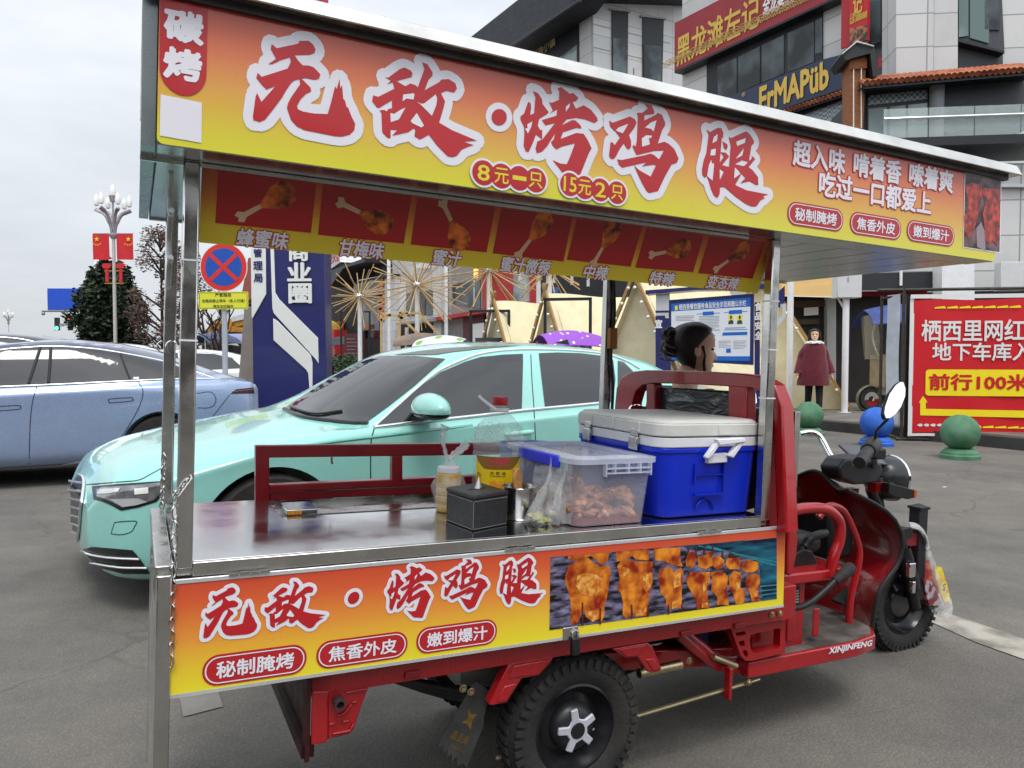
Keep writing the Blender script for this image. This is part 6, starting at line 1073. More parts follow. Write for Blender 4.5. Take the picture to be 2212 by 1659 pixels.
se=MB(); se.box(1.86,2.24,1.95,2.46,-.655,-.585); cp(se,'seat_cushion',mat('black vinyl',(.012,.012,.013,1),.4,var=.2,bump=.3,bsc=50),bevel=.03,seg=4)
arm=MB(); ya=1.87; T=[(1703,1105),(1740,1098),(1775,1098),(1795,1106),(1810,1122),(1815,1140),(1812,1170),(1800,1205),(1793,1245)]
arm.tube(spline([V((L(u,v,'y',ya)).to_tuple()) for u,v in T],5),.019,12); cp(arm,'armrest',red); arm2=MB(); arm2.tube(spline([L(u,v,'y',ya)+V((0,.62,0)) for u,v in T],5),.019,12); cp(arm2,'armrest',red)
gu=MB(); a=[(1713,1225),(1735,1185),(1747,1172),(1760,1178),(1775,1215),(1790,1240)]
hb=MB(); hb.prism([Lx(u,v,1.93) for u,v in ((1708,1250),(1712,1200),(1737,1186),(1755,1190),(1766,1212),(1770,1240),(1775,1246))],fy(1.93),-.05,0); hbr=cp(hb,'handbrake_cover',black,bevel=.006)
hl=MB(); hl.tube([L(1708,1208,'y',1.95),L(1738,1180,'y',1.95)],.007,8); hl.tube(spline([L(1737,1181,'y',1.95),L(1752,1163,'y',1.95),L(1770,1155,'y',1.95),L(1785,1151,'y',1.95)],5),[.013]*3+[.016]*10+[.014]*3,12); cp(hl,'handbrake_lever',black,hbr)
lv=MB(); lv.tube(spline([L(u,v,'y',1.84) for u,v in ((1706,1314),(1730,1311),(1755,1298),(1780,1277),(1806,1252))],6),.0105,10); lev=cp(lv,'gear_lever',black)
lv=MB(); lv.tube([L(1803,1255,'y',1.84),L(1812,1247,'y',1.84),L(1836,1228,'y',1.84),L(1840,1225,'y',1.84)],[.013,.016,.022,.019],14); cp(lv,'lever_knob',rubber,lev)
ld=MB(); ld.prism([Lx(u,v,1.815) for u,v in ((1704,1135),(1712,1135),(1725,1160),(1722,1200),(1712,1240),(1707,1245),(1700,1240))],fy(1.815),-.04,0); cp(ld,'tailgate_latch',red,bevel=.006)
pdl=MB(); q=L(1826,1289,'y',2.05); pdl.box(-.045,.045,-.03,.03,-.006,.006,M4.Translation(q)@M4.Rotation(R(-25),4,'Y')); pd=cp(pdl,'brake_pedal',rubber,bevel=.004)
pdl=MB(); pdl.tube(spline([q+V((.0,.02,-.005)),q+V((.03,.02,-.05)),q+V((.028,.02,-.09)),q+V((.01,.02,-.11))],4),.009,8); cp(pdl,'pedal_arm',red,pd)
# leg shield: a wide curved shell, seen from behind
SE=spline([L(u,v,'y',1.97) for u,v in ((1886,1378),(1890,1350),(1897,1305),(1912,1262),(1936,1232),(1950,1205),(1955,1165),(1946,1128),(1925,1102),(1890,1080),(1858,1063))],4)
def shp(t,s):
    k=min(int(t*(len(SE)-1)),len(SE)-2); f=t*(len(SE)-1)-k; p=SE[k].lerp(SE[k+1],f); r=abs(s)
    wd=.27*(1-.16*max(0,t-.62)/.38)
    return V((p.x+.10*(1-r**2.4)*(1-.2*t)-.02,2.24+s*wd,p.z+.035*t*t*(1-r*r)*math.cos(s*4)+.0*t))
shd=MB(); shd.grid(lambda a,b: shp(b,a*2-1),24,36); shd.grid(lambda a,b: shp(b,1-a*2)+V((.014,0,0)),24,36)
cp(shd,'leg_shield',red)
et=MB(); et.tube([shp(t/14,-1)+V((.006,0,0)) for t in range(0,15)]+[shp(1,-1+2*k/24)+V((.006,0,.003)) for k in range(1,25)]+[shp(1-t/14,1)+V((.006,0,0)) for t in range(1,15)],.008,8); cp(et,'shield_edging',black)
gb=MB(); gb.tube(spline([L(u,v,'y',2.0) for u,v in ((1768,1118),(1785,1096),(1805,1094),(1825,1108),(1845,1150),(1856,1190),(1852,1230),(1838,1290),(1832,1370))],5),.014,10); gb.tube(spline([L(u,v,'y',2.0)+V((0,.44,0)) for u,v in ((1768,1118),(1785,1096),(1805,1094),(1825,1108),(1845,1150),(1856,1190),(1852,1230),(1838,1290),(1832,1370))],5),.014,10); cp(gb,'guard_tube',red)
gbx=MB(); gbx.box(2.44,2.58,2.10,2.40,-.74,-.55); cp(gbx,'glove_box',black,bevel=.02)
# front wheel, fork, bumper posts
FC=V((3.06,2.25,-1.012)); fw=wheel(FC,.215,.095,.135,'front_wheel')
fm=MB(); fm.lathe([(.19+.055,-.05),(.235,-.06),(.232,.06),(.245,.05)],FC,(0,1,0),24,a0=R(20),a1=R(160)); 
fk=MB()
for y_ in (2.165,2.335): fk.tube([(3.06,y_,-1.012),(2.93,y_,-.66)],[.024,.02],10); fk.lathe([(.032,0),(.034,.05),(.03,.15),(.026,.2)],(3.035,y_,-.93),(-.35,0,.94),12)
fk.tube([(2.93,2.25,-.68),(2.84,2.25,-.40)],.03,12); fk.box(2.86,3.0,2.15,2.35,-.70,-.66); cp(fk,'fork',black)
ns=MB(); ns.box(2.95,2.99,2.12,2.14,-.86,-.80); ns.box(2.975,2.995,2.12,2.14,-.93,-.88); cp(ns,'fork_sticker',chrome,bevel=.003)
bpst=MB(); a=L(1985,1092,'y',2.2); bpst.box(a.x-.028,a.x+.028,2.172,2.228,-.99,a.z-.01); bpp=cp(bpst,'bumper_post',mat('black painted post',(.018,.016,.02,1),.4,var=.2),bevel=.006)
cpz=MB(); cpz.box(a.x-.032,a.x+.032,2.168,2.232,a.z-.014,a.z-.003); cpz.add([(a.x-.03,2.17,a.z-.003),(a.x+.03,2.17,a.z-.003),(a.x+.03,2.23,a.z-.003),(a.x-.03,2.23,a.z-.003),(a.x,2.2,a.z+.010)],[(0,1,4),(1,2,4),(2,3,4),(3,0,4)]); cp(cpz,'post_cap',black,bpp)
bar=MB(); bar.bar((2.88,2.2,-.72),(a.x,2.2,-.72),.04,.05); cp(bar,'bumper_arm',dred)
# handlebar, dash, lamps, mirror
hbz=MB(); Tb=[(2.215,2.60,-.33),(2.30,2.63,-.195),(2.40,2.62,-.19),(2.50,2.56,-.28),(2.60,2.42,-.385)]
pa=L(1735,940,'y',2.45); 
hbz.tube(spline([L(1728,937,'y',2.62),L(1752,934,'y',2.60),L(1772,944,'y',2.57),L(1795,985,'y',2.50),L(1812,1004,'y',2.44),L(1850,1020,'y',2.32)],6),.0135,12)
hbz.tube(spline([L(1850,1030,'y',2.28),L(1885,1012,'y',2.16),L(1888,990,'y',2.02),L(1880,970,'y',1.93)],6),.0125,10); han=cp(hbz,'handlebar',chrome)
gp=MB(); a=L(1856,1000,'y',1.84); b=L(1890,955,'y',1.98); gp.tube([a,a.lerp(b,.08),a.lerp(b,.3),a.lerp(b,.55)],[.021,.023,.022,.022],16); gp.tube([a.lerp(b,.55),a.lerp(b,.6),a.lerp(b,.9),a.lerp(b,.95)],[.026,.031,.03,.02],16); cp(gp,'grip',black,han)
bl_=MB(); q=L(1892,985,'y',1.96); bl_.box(-.03,.035,-.02,.02,-.012,.03,M4.Translation(q)); cp(bl_,'switch_block',black,han,bevel=.008)
db=MB(); q=L(1850,1022,'y',2.22); db.prism([Lx(u,v,2.12) for u,v in ((1812,1012),(1828,990),(1870,985),(1905,1000),(1910,1020),(1895,1045),(1850,1048),(1818,1035))],fy(2.12),-.10,0); dsh=cp(db,'dashboard',mat('dark grey dash',(.03,.032,.036,1),.4,var=.15),bevel=.012,seg=3)
ky=MB(); q=L(1840,995,'y',2.10); ky.box(q.x-.005,q.x+.02,q.y-.01,q.y-.004,q.z-.02,q.z); cp(ky,'key',brass,dsh)
ph=MB(); q=L(1885,983,'y',2.25); f9=FR(q,(.88,-.12,-.10),(.18,.82,.42)); ph.prism(rrect(-.14,.12,-.065,.065,.012),f9,-.01,.0); cp(ph,'phone_tray',mat('grey phone screen',(.06,.065,.075,1),.18,var=.05),bevel=.004)
hd=MB(); q=V((2.93,2.235,-.452)); hd.lathe([(0,-.10),(.05,-.09),(.085,-.05),(.098,0),(.098,.02)],q,(1,0,-.05),24); hdl=cp(hd,'headlight',mat('headlight shell',(.03,.033,.035,1),.25,var=.1))
hd=MB(); hd.lathe([(.099,.012),(.102,.02),(.09,.032),(.05,.05),(0,.055)],q,(1,0,-.05),24); cp(hd,'lens',chrome,hdl)
ts=MB(); a=L(1925,1045,'y',2.1); ts.tube([L(1918,1040,'y',2.16),L(1935,1052,'y',2.1)],.008,8); ts.prism([Lx(u,v,2.06) for u,v in ((1922,1044),(1950,1051),(1974,1058),(1974,1076),(1962,1079),(1930,1072),(1920,1066))],fy(2.06),-.035,0); tsg=cp(ts,'turn_signal',black,bevel=.006)
ts=MB(); ts.prism([Lx(u,v,2.06) for u,v in ((1974.2,1058),(1980,1060),(1979,1072),(1974.2,1076))],fy(2.06),-.037,.002); cp(ts,'amber_lens',mat('amber lens','#c2580e',.2),tsg)
hn=MB(); hn.tube([L(1880,1055,'y',2.2),L(1895,1095,'y',2.2)],.022,12); hn.lathe([(.03,0),(.034,.02),(.03,.04)],L(1888,1050,'y',2.15),(0,0,1),16); cp(hn,'steering_stem',black)
rc=MB(); rc.box(-.045,.045,-.02,.02,-.014,.014,M4.Translation(L(1830,1062,'y',2.2))); rc.box(-.035,.035,-.02,.02,-.02,.02,M4.Translation(L(1896,1052,'y',2.12))); cp(rc,'stem_clamp',mat('red silver clamp','#7d1a18',.35,.3))
mi=MB(); o_=[(1953,823),(1958,838),(1957,855),(1947,880),(1932,898),(1920,906),(1911,906),(1907,895),(1909,880),(1920,850),(1935,830),(1945,823)]
ym=1.92; q=L(1932,865,'y',ym); mfm=FR(q,(1,0,0),(0,.30,1),CRI,(0,0,0)); oq=[mfm.uv(*p) for p in o_]; mi.prism(oq,mfm,-.012,0); mir=cp(mi,'mirror',black,bevel=.004)
gm=MB(); cq_=(sum(p[0] for p in oq)/12,sum(p[1] for p in oq)/12); gm.flat([[(cq_[0]+(p[0]-cq_[0])*.9,cq_[1]+(p[1]-cq_[1])*.93) for p in oq]],mfm,.0012); cp(gm,'mirror_glass',mat('mirror glass',(.93,.95,.97,1),.03,1,var=0,rv=0),mir,smooth=0)
ms=MB(); ms.tube([L(1918,905,'y',1.93),L(1893,930,'y',1.94),L(1889,958,'y',1.95)],.0055,8); cp(ms,'mirror_stem',black,mir)
yv=2.62; o2=[(1617,832),(1624,832),(1634,850),(1636,870),(1628,882),(1620,870),(1614,850)]; mf2=FR(L(1625,857,'y',yv),(1,0,0),(0,.30,1),CRI,(0,0,0)); oq=[mf2.uv(*p) for p in o2]; cq_=(sum(p[0] for p in oq)/7,sum(p[1] for p in oq)/7)
mr2=cp(MB().prism(oq,mf2,-.012,0),'mirror',black); g2=MB(); g2.flat([[(cq_[0]+(p[0]-cq_[0])*.86,cq_[1]+(p[1]-cq_[1])*.92) for p in oq]],mf2,.0012); cp(g2,'mirror_glass',MT['mirror glass'],mr2,smooth=0)
rg=MB(); rg.tube(spline([L(u,v,'y',2.55) for u,v in ((1357,905),(1360,884),(1372,874),(1386,880),(1392,898))],5),.006,8); cp(rg,'grab_handle',chrome)

for o in list(COL.objects):
    if o.type=='MESH' and o.name.split('.')[0] in ('label_plate','lettering_gap','drumstick_print','bone_print','flavour_panel','mudguard_bracket','bracket_panel','chicken_print','glaze_print','cable_tie','skewer_print'): split_loose(o)
# ================================================================ THINGS ON THE COUNTER
CZ=-.4548
def item(name,label,cat,b,group=None): return thing(name,label,cat,CM@M4.Translation(V(b)),group)
def ip(mb,name,m,root,b,**k): return mb.build(name,m,root,V(b),**k)
clear=mat('clear plastic film',(.75,.78,.78,1),.18,alpha=.26,var=.1,bump=.5,bsc=30,spec=.8)
milky=mat('milky clear plastic',(.60,.62,.70,1),.28,alpha=.34,var=.1,sc=9,coat=.3)
pet=mat('clear bottle plastic',(.72,.80,.78,1),.06,alpha=.20,bump=.5,bsc=26,spec=.9)
def crumple(mb,c,sx,sy,sz,seed,amp=.25,fr_=6.,n=26,m=18,pinch=None):
    """a rumpled bag: an egg whose skin is folded by noise and gathered towards a neck"""
    c=V(c)
    def fn(u,v):
        t=pi*v; a=2*pi*u; r=math.sin(t)**.8 if 0<t<pi else 0
        z=math.cos(t)
        if pinch and z>0: r*=max(.10,1-z*pinch)
        p=V((r*math.cos(a),r*math.sin(a),z)); k=1+amp*(NZ.noise(p*fr_*.5+V((seed,0,0)))+.6*NZ.noise(p*fr_+V((0,seed,0)))+.45*abs(NZ.noise(V((math.cos(a)*5,math.sin(a)*5,z*1.2+seed)))))
        return c+V((p.x*sx*k,p.y*sy*k,p.z*sz*(1+.25*amp*NZ.noise(p*3+V((seed,seed,0))))))
    return mb.grid(fn,n,m)
# tissue box
b=V((.875,1.92,CZ)); t=item('tissue_box','black leather tissue box with pale stitching and a white tissue poking out','tissue box',b)
ax=V((.939-.812,1.899-1.85,0)).normalized(); ay=V((-.02,.147,0)).normalized()
tf=FR((.812,1.852,CZ),ax,(0,1,0)); m=M4((ax,ay,V((0,0,1)))).transposed().to_4x4(); m.translation=V((.812,1.852,CZ))
leather=mat('black leather',(.018,.018,.019,1),.42,var=.25,sc=40,bump=.4,bsc=220)
ip(MB().box(0,.134,0,.148,.0,.082,m),'body',leather,t,b,bevel=.003); ip(MB().box(-.002,.136,-.002,.15,.083,.095,m),'lid',leather,t,b,bevel=.004)
st=MB()
for p,q in (((.004,-.001,.004),(.13,-.001,.004)),((.004,-.001,.078),(.13,-.001,.078)),((.0,-.001,.004),(.0,-.001,.078)),((-.001,.004,.004),(-.001,.144,.004)),((-.001,.004,.078),(-.001,.144,.078))): st.bar(m@V(p),m@V(q),.0009,.0009)
ip(st,'stitching',mat('grey thread',(.3,.3,.3,1),.7),t,b,smooth=0)
sl=MB(); sl.add([m@V((.067+.036*math.cos(a*pi/12),.075+.014*math.sin(a*pi/12),.0953)) for a in range(24)],[tuple(range(24))]); ip(sl,'slot',dark,t,b,smooth=0)
ts=MB(); ts.grid(lambda u,v: m@V((.055+.034*u*(1-.55*v)+.010*v,.075+.006*math.sin(u*9)*(1-v),.094+.036*v*(1-abs(u-.45)*1.1))),10,6); ip(ts,'tissue',mat('tissue paper',(.82,.82,.82,1),.8),t,b)
# oil jug
b=V((1.005,2.115,CZ)); t=item('oil_jug','large clear cooking oil jug with red cap and yellow label, nearly empty','jug',b)
jr=.079
prof=[(0,.001),(.072,.001),(jr-.002,.008),(jr,.02),(jr,.06),(jr-.003,.066),(jr,.072),(jr,.175),(jr-.004,.182),(jr,.19),(jr,.205),(jr-.003,.212),(jr+.001,.22),(jr-.006,.24),(.062,.262),(.045,.282),(.030,.297),(.021,.306),(.019,.318)]
ip(MB().lathe(prof,b,n=40),'bottle',pet,t,b)
rr=MB()
for k in range(12):                                                  # moulded coin ribs on the shoulder
    a=2*pi*k/12
    for z_,r_,s_ in ((.222,jr-.001,.013),(.252,.069,.010)):
        c_=b+V((r_*math.cos(a),r_*math.sin(a),z_)); e=V((-math.sin(a),math.cos(a),0)); nrm=V((math.cos(a)*.8,math.sin(a)*.8,.6)); f_=nrm.cross(e)
        rr.tube([c_+e*(s_*math.cos(2*pi*j/10))+f_*(s_*1.1*math.sin(2*pi*j/10)) for j in range(10)],.0016,5,closed=True)
ip(rr,'moulded_rib',pet,t,b)
ip(MB().lathe([(0,.003),(.070,.003),(jr-.004,.012),(jr-.004,.035),(0,.035)],b,n=32),'oil',mat('golden oil','#a8761a',.1,alpha=.8),t,b)
ip(MB().lathe([(.0,.345),(.0225,.345),(.024,.341),(.024,.322),(.021,.32)],b,n=28),'cap',mat('red plastic cap','#b3121c',.35),t,b)
hn=MB(); hn.lathe([(.026,.300),(.029,.303),(.029,.309),(.024,.312)],b,n=28); q=b+V((-.02,-.016,.306)); hn.tube([q,q+V((-.045,0,.03)),q+V((-.058,0,.042))],.0065,8,sq=.6); ip(hn,'carry_strap',mat('milky plastic',(.75,.75,.75,1),.4),t,b)
def cyl(mb,fn,a0,r_):  # wrap flat x,z geometry around the jug
    mb.v=[b+V((r_*math.cos(a0+p.x/jr),r_*math.sin(a0+p.x/jr),p.z))+V((math.cos(a0+p.x/jr),math.sin(a0+p.x/jr),0))*(-p.y) for p in mb.v]
A0=math.atan2(-b.y,-b.x)+.0                                          # label faces the serving side
ff=FR((0,0,0),(1,0,0),(0,0,1))
lab=MB(); lab.grid(lambda u,v: V(((u-.5)*.150,0,.052+.118*v)),24,2); cyl(lab,None,A0,jr+.0012); lb=ip(lab,'label',mat('yellow label','#f0cb12',.35,coat=.3,var=.04),t,b)
bn=MB(); N=24
bn.add([p for i in range(N+1) for p in (V(((i/N-.5)*.150,-.0004,.1698)),V(((i/N-.5)*.150,-.0004,.1695-.038*max(0,min(1,1.5*math.cos((i/N-.5)*pi*.98)))**.8)))],[(2*i,2*i+1,2*i+3,2*i+2) for i in range(N)]); cyl(bn,None,A0,jr+.0014); ip(bn,'label_band',mat('bronze print','#8a6a22',.4),lb,V((0,0,0)),smooth=0) if False else bn.build('label_band',mat('bronze print','#8a6a22',.4),lb,b,smooth=0)
def ltext(items,nm,m_):
    q=MB()
    for body,x_,z_,w_,h_,bd in items: q.text(body,ff.at(x_,z_),w_,h_,bd,.0009)
    cyl(q,None,A0,jr+.0014); q.build(nm,m_,lb,b,smooth=0)
ltext([('元宝牌',0,.158,.064,.016,.03),('GOLD INGOTS BRAND',0,.142,.064,.006,.02)],'red_lettering',mat('pink red print','#d8325a',.4)) ; ltext([('大 豆 油',0,.121,.045,.009,.02),('SOYA BEAN OIL',0,.112,.046,.004,.02)],'dark_lettering',mat('dark green print','#3a3a22',.4))
q=MB()
for k in range(9): q.box(-.070,-.070+.022*(.6+.4*((k*7)%5)/5),-.0011,-.0009,.118-k*.0042,.1195-k*.0042); q.box(.046,.046+.024*(.7+.3*((k*3)%4)/4),-.0011,-.0009,.128-k*.0046,.130-k*.0046)
cyl(q,None,A0,jr+.0014); q.build('small_print',mat('olive print','#7a6410',.5),lb,b,smooth=0)
q=MB(); q.flat([[(-.024,.098),(-.018,.078),(-.004,.068),(.010,.072),(.020,.088),(.026,.101),(.016,.094),(.010,.103),(.0,.094),(-.010,.101),(-.016,.093)]],ff,.0009); cyl(q,None,A0,jr+.0014); q.build('ingot_print',mat('orange ingot print','#e07c14',.4,col2='#f5b53a',sc=80),lb,b,smooth=0)
# sauce bottle in a tied bag
b=V((.848,2.125,CZ)); t=item('sauce_bottle','ribbed bottle of pale yellow sauce tied inside a clear plastic bag','bottle',b)
ip(MB().lathe([(0,.001),(.034,.001),(.037,.006),(.037,.022),(.0355,.025),(.037,.028),(.037,.046),(.0355,.049),(.037,.052),(.037,.07),(.0355,.073),(.037,.076),(.037,.096),(.036,.112),(.03,.118),(0,.118)],b,n=28),'sauce',mat('mustard yellow sauce','#c99a45',.35,col2='#dfc084',sc=30),t,b)
ip(MB().lathe([(0,.134),(.033,.134),(.0345,.130),(.0345,.117),(.031,.116)],b,n=28),'cap',mat('white cap',(.72,.72,.74,1),.4),t,b)
bg_=MB(); crumple(bg_,b+V((.004,0,.078)),.050,.046,.092,3.1,.22,7,30,22,.75); ip(bg_,'bag',clear,t,b)
er=MB()
for pts,w_ in (([(-.012,-.01,.158),(-.02,-.012,.185),(-.028,-.012,.215),(-.026,-.012,.245),(-.022,-.012,.258)],(.010,.009,.015,.022,.024)),([(-.008,-.01,.158),(.012,-.012,.172),(.034,-.012,.188),(.052,-.012,.205)],(.010,.012,.013,.012))):
    er.tube(spline([b+V(p) for p in pts],4),[w_[min(len(w_)-1,int(i/4))]*(1+.2*math.sin(i*2.1)) for i in range(4*(len(pts)-1)+1)],9,sq=.45)
ip(er,'bag_ear',mat('bunched plastic film',(.72,.75,.74,1),.25,alpha=.5,bump=.6,bsc=60),t,b)
# pot with wooden paddle
b=V((1.008,1.968,CZ)); t=item('steel_pot','small round stainless steel pot standing beside the tissue box','pot',b)
ip(MB().lathe([(0,.001),(.044,.001),(.047,.006),(.049,.09),(.053,.092),(.054,.0945),(.050,.0945),(.047,.088),(.045,.008),(0,.006)],b,n=36),'bowl',steel,t,b)
ip(MB().lathe([(0,.05),(.0455,.05)],b,n=30),'sauce',mat('brown sauce','#4a2410',.2),t,b)
b2=b+V((.006,.012,.03)); t=item('wooden_paddle','short wooden paddle handle sticking up out of the steel pot','spoon',b2)
q=MB(); fq_=FR(b2,(.95,.3,.02),(.05,.12,1)); q.prism([(-.009,0),(-.012,.04),(-.018,.075),(-.017,.098),(-.008,.112),(.004,.113),(.013,.10),(.016,.08),(.010,.04),(.008,0)],fq_,-.006,.006); ip(q,'paddle',mat('pale wood','#c08a4e',.55,var=.25,sc=50),t,b2,bevel=.004)
# bag of pickled greens
b=V((1.05,1.868,CZ)); t=item('greens_bag','loose clear plastic bag with a few pickled greens at its bottom','plastic bag',b)
gn=MB()
rg_=random.Random(4)
for k in range(15):
    c=b+V((rg_.uniform(-.050,.035),rg_.uniform(-.012,.03),.010+.011*(k%2)+.004*rg_.random())); a=rg_.uniform(-.6,.9); d=V((math.cos(a),math.sin(a)*.5,rg_.uniform(-.25,.25)))*.016
    gn.tube([c-d*1.1,c-d*.6,c+d*.6,c+d*1.1],[.004,.0085,.009,.003],7,sq=.8)
ip(gn,'pickled_greens',mat('pickle green','#7d7c2c',.25,col2='#b9b25c',sc=90,coat=.5),t,b)
bg_=MB()
def sheet(pts,w0,seed):
    P=spline([b+V(p) for p in pts],6); n=len(P)
    bg_.grid(lambda u,v: P[min(n-1,int(v*(n-1)))]+V(((u-.5)*w0*(1.05-.25*v+.25*math.sin(v*5+seed)),.012*math.sin(u*11+seed+v*4)+.010*NZ.noise(V((u*4,v*5,seed))),.012*NZ.noise(V((u*5,v*4,seed+9))))),16,n-1)
sheet([(-.02,-.018,.004),(-.015,-.022,.03),(.0,-.01,.07),(.015,.0,.11),(.028,.01,.15),(.04,.015,.19)],.105,1); sheet([(-.01,.038,.004),(.0,.045,.04),(.012,.03,.09),(.02,.025,.13),(.015,.02,.165)],.10,4); sheet([(.02,-.03,.005),(.03,-.03,.05),(.04,-.02,.1),(.052,-.01,.15),(.055,-.005,.178)],.055,7)
ip(bg_,'bag',clear,t,b)
# tub of marinated chicken
b=V((1.215,1.995,CZ)); t=item('storage_tub','translucent plastic tub with blue clip lid holding marinated chicken pieces','storage tub',b)
x0,x1,y0,y1=1.092,1.345,1.795,2.205
def tubwall(mb,k,z0,z1,th):
    o0=rrect(x0+.008*k,x1-.008*k,y0+.008*k,y1-.008*k,.03,5); o1=rrect(x0-.006*k,x1+.006*k,y0-.006*k,y1+.006*k,.03,5); n=len(o0)
    mb.add([V((a,c,z0)) for a,c in o0]+[V((a,c,z1)) for a,c in o1],[(i,(i+1)%n,(i+1)%n+n,i+n) for i in range(n)]+[tuple(range(n-1,-1,-1))])
tb=MB(); tubwall(tb,1,CZ+.002,CZ+.178,.002); ip(tb,'tub_body',milky,t,b)
ld=MB(); o=rrect(x0-.02,x1+.02,y0-.02,y1+.02,.04,6); i_=rrect(x0+.02,x1-.02,y0+.02,y1-.02,.03,6); n=len(o)
for z0_,z1_,oo,oi in ((-.02,-.004,o,o),):
    ld.add([V((a,c,CZ+.178)) for a,c in o]+[V((a,c,CZ+.192)) for a,c in o]+[V((a,c,CZ+.197)) for a,c in i_]+[V((a,c,CZ+.186)) for a,c in i_],[(k,(k+1)%n,(k+1)%n+n,k+n) for k in range(n)]+[(k+n,(k+1)%n+n,(k+1)%n+2*n,k+2*n) for k in range(n)]+[(k+2*n,(k+1)%n+2*n,(k+1)%n+3*n,k+3*n) for k in range(n)]+[tuple(range(3*n,4*n))])
ip(ld,'lid',mat('frosted lid plastic',(.66,.70,.84,1),.25,alpha=.62,coat=.4),t,b)
cl=MB(); cl.prism([(1.86,CZ+.165),(2.06,CZ+.165),(2.06,CZ+.193),(1.86,CZ+.193)],FR((x0-.021,0,0),(0,1,0),(0,0,1)),-.004,.006) if False else cl.box(x0-.027,x0-.012,1.86,2.10,CZ+.160,CZ+.194); ip(cl,'lid_clip',mat('royal blue plastic','#2a37d8',.35),t,b,bevel=.004)
rb=MB()
for z_ in (.150,.163): rb.box(1.175,1.33,y0-.022,y0-.008,CZ+z_,CZ+z_+.0035)
for x_ in (1.175,1.205,1.25,1.29,1.327): rb.box(x_,x_+.004,y0-.022,y0-.006,CZ+.143+.006*(1.18<x_<1.32),CZ+.18)
ip(rb,'clip_rib',MT['frosted lid plastic'],t,b)
ck=MB(); rg_=random.Random(11)
for k in range(95):
    c=V((rg_.uniform(x0+.03,x1-.03),rg_.uniform(y0+.03,y1-.03) if k>34 else y0+.03+.012*rg_.random(),0)); zt=.020+.055*(.45+.55*(c.x-x0)/(x1-x0))
    c.z=CZ+.018+rg_.random()*zt; s_=rg_.uniform(.014,.024); a=rg_.uniform(0,6); d=V((math.cos(a),math.sin(a)*.5,rg_.uniform(-.5,.6)))*s_*rg_.uniform(.7,1.7)
    ck.tube([c-d*1.3,c-d*.8,c,c+d*.8,c+d*1.3],[.006,s_*.55,s_*.75,s_*.5,.004],8)
ck_o=ck.build('chicken_pieces',mat('marinated chicken','#8f4422',.3,col2='#e0a070',sc=26,coat=.4,lo=.4,hi=.62),None,V((0,0,0))); ck_o.matrix_world=CM; tag(ck_o,'orange marinated raw chicken heaped in the translucent tub','food',kind='stuff')
jc=MB(); jc.prism(rrect(x0+.012,x1-.012,y0+.012,y1-.012,.03,5),FR((0,0,0),(1,0,0),(0,1,0)),CZ+.004,CZ+.018); jo=ip(jc,'marinade',mat('chilli marinade','#9c2f12',.2),t,b)
# blue cooler box
b=V((1.585,2.055,CZ)); t=item('cooler_box','large blue cooler box with white lid, steel latches and white handle','cooler',b)
x0,x1,y0,y1=1.388,1.782,1.81,2.30
def rbox(mb,x0,x1,y0,y1,z0,z1,r,d0=0,d1=0):
    o0=rrect(x0+d0,x1-d0,y0+d0,y1-d0,r,6); o1=rrect(x0+d1,x1-d1,y0+d1,y1-d1,r,6); n=len(o0)
    return mb.add([V((a,c,z0)) for a,c in o0]+[V((a,c,z1)) for a,c in o1],[(i,(i+1)%n,(i+1)%n+n,i+n) for i in range(n)]+[tuple(range(n-1,-1,-1)),tuple(range(n,2*n))])
cblue=dirt(mat('royal blue cooler plastic','#0b2cc4',.34,var=.08,sc=4,bump=.05,bsc=120),'#2a3f9a',6.,.55,.75,.5)
cw=dirt(mat('off white cooler plastic',(.64,.64,.60,1),.4,var=.05,sc=5),'#8f887a',8.,.55,.8,.45)
bd=MB(); rbox(bd,x0,x1,y0,y1,CZ+.002,CZ+.214,.05,.012,0); rbox(bd,x0-.003,x1+.003,y0-.003,y1+.003,CZ+.196,CZ+.2135,.05); ip(bd,'body',cblue,t,b,bevel=.004)
bd=MB(); rbox(bd,x0-.005,x1+.005,y0-.005,y1+.005,CZ+.214,CZ+.244,.052); ip(bd,'rim_band',mat('white cooler plastic',(.72,.72,.75,1),.38,var=.03),t,b,bevel=.003)
bd=MB(); rbox(bd,x0-.008,x1+.008,y0-.008,y1+.008,CZ+.247,CZ+.285,.055); rbox(bd,x0-.006,x1+.006,y0-.006,y1+.006,CZ+.285,CZ+.296,.055,0,.012); ip(bd,'lid',cw,t,b,bevel=.004)
for y_ in (1.93,2.20):
    l_=MB(); l_.box(x0-.018,x0-.006,y_-.022,y_+.022,CZ+.196,CZ+.238); l_.box(x0-.014,x0-.008,y_-.018,y_+.018,CZ+.238,CZ+.262); ip(l_,'latch',steel,t,b,bevel=.003)
pd=MB()
for y_ in (1.93,2.07,2.20): pd.box(x0-.012,x0-.007,y_-.026,y_+.026,CZ+.250,CZ+.284)
pd.box(1.595,1.65,y0-.012,y0-.007,CZ+.250,CZ+.284); ip(pd,'lid_boss',cw,t,b,bevel=.003)
hf=fy(y0-.004); hm=MB()
hm.prism([Lx(u,v,1.79) for u,v in ((1531,982),(1572,978),(1572,999),(1530,1002))],fy(1.79),-.018,0); 
for p in (((1529,993),(1526,988),(1553,951),(1562,951),(1540,985)),((1603,951),(1611,953),(1585,990),(1575,985))): hm.prism([Lx(u,v,1.775) for u,v in p],fy(1.775),-.018,0)
hm.prism([Lx(u,v,1.77) for u,v in ((1549,949),(1610,946),(1613,955),(1555,963))],fy(1.77),-.02,0); ip(hm,'handle',mat('white handle plastic',(.78,.78,.82,1),.4),t,b,bevel=.003)
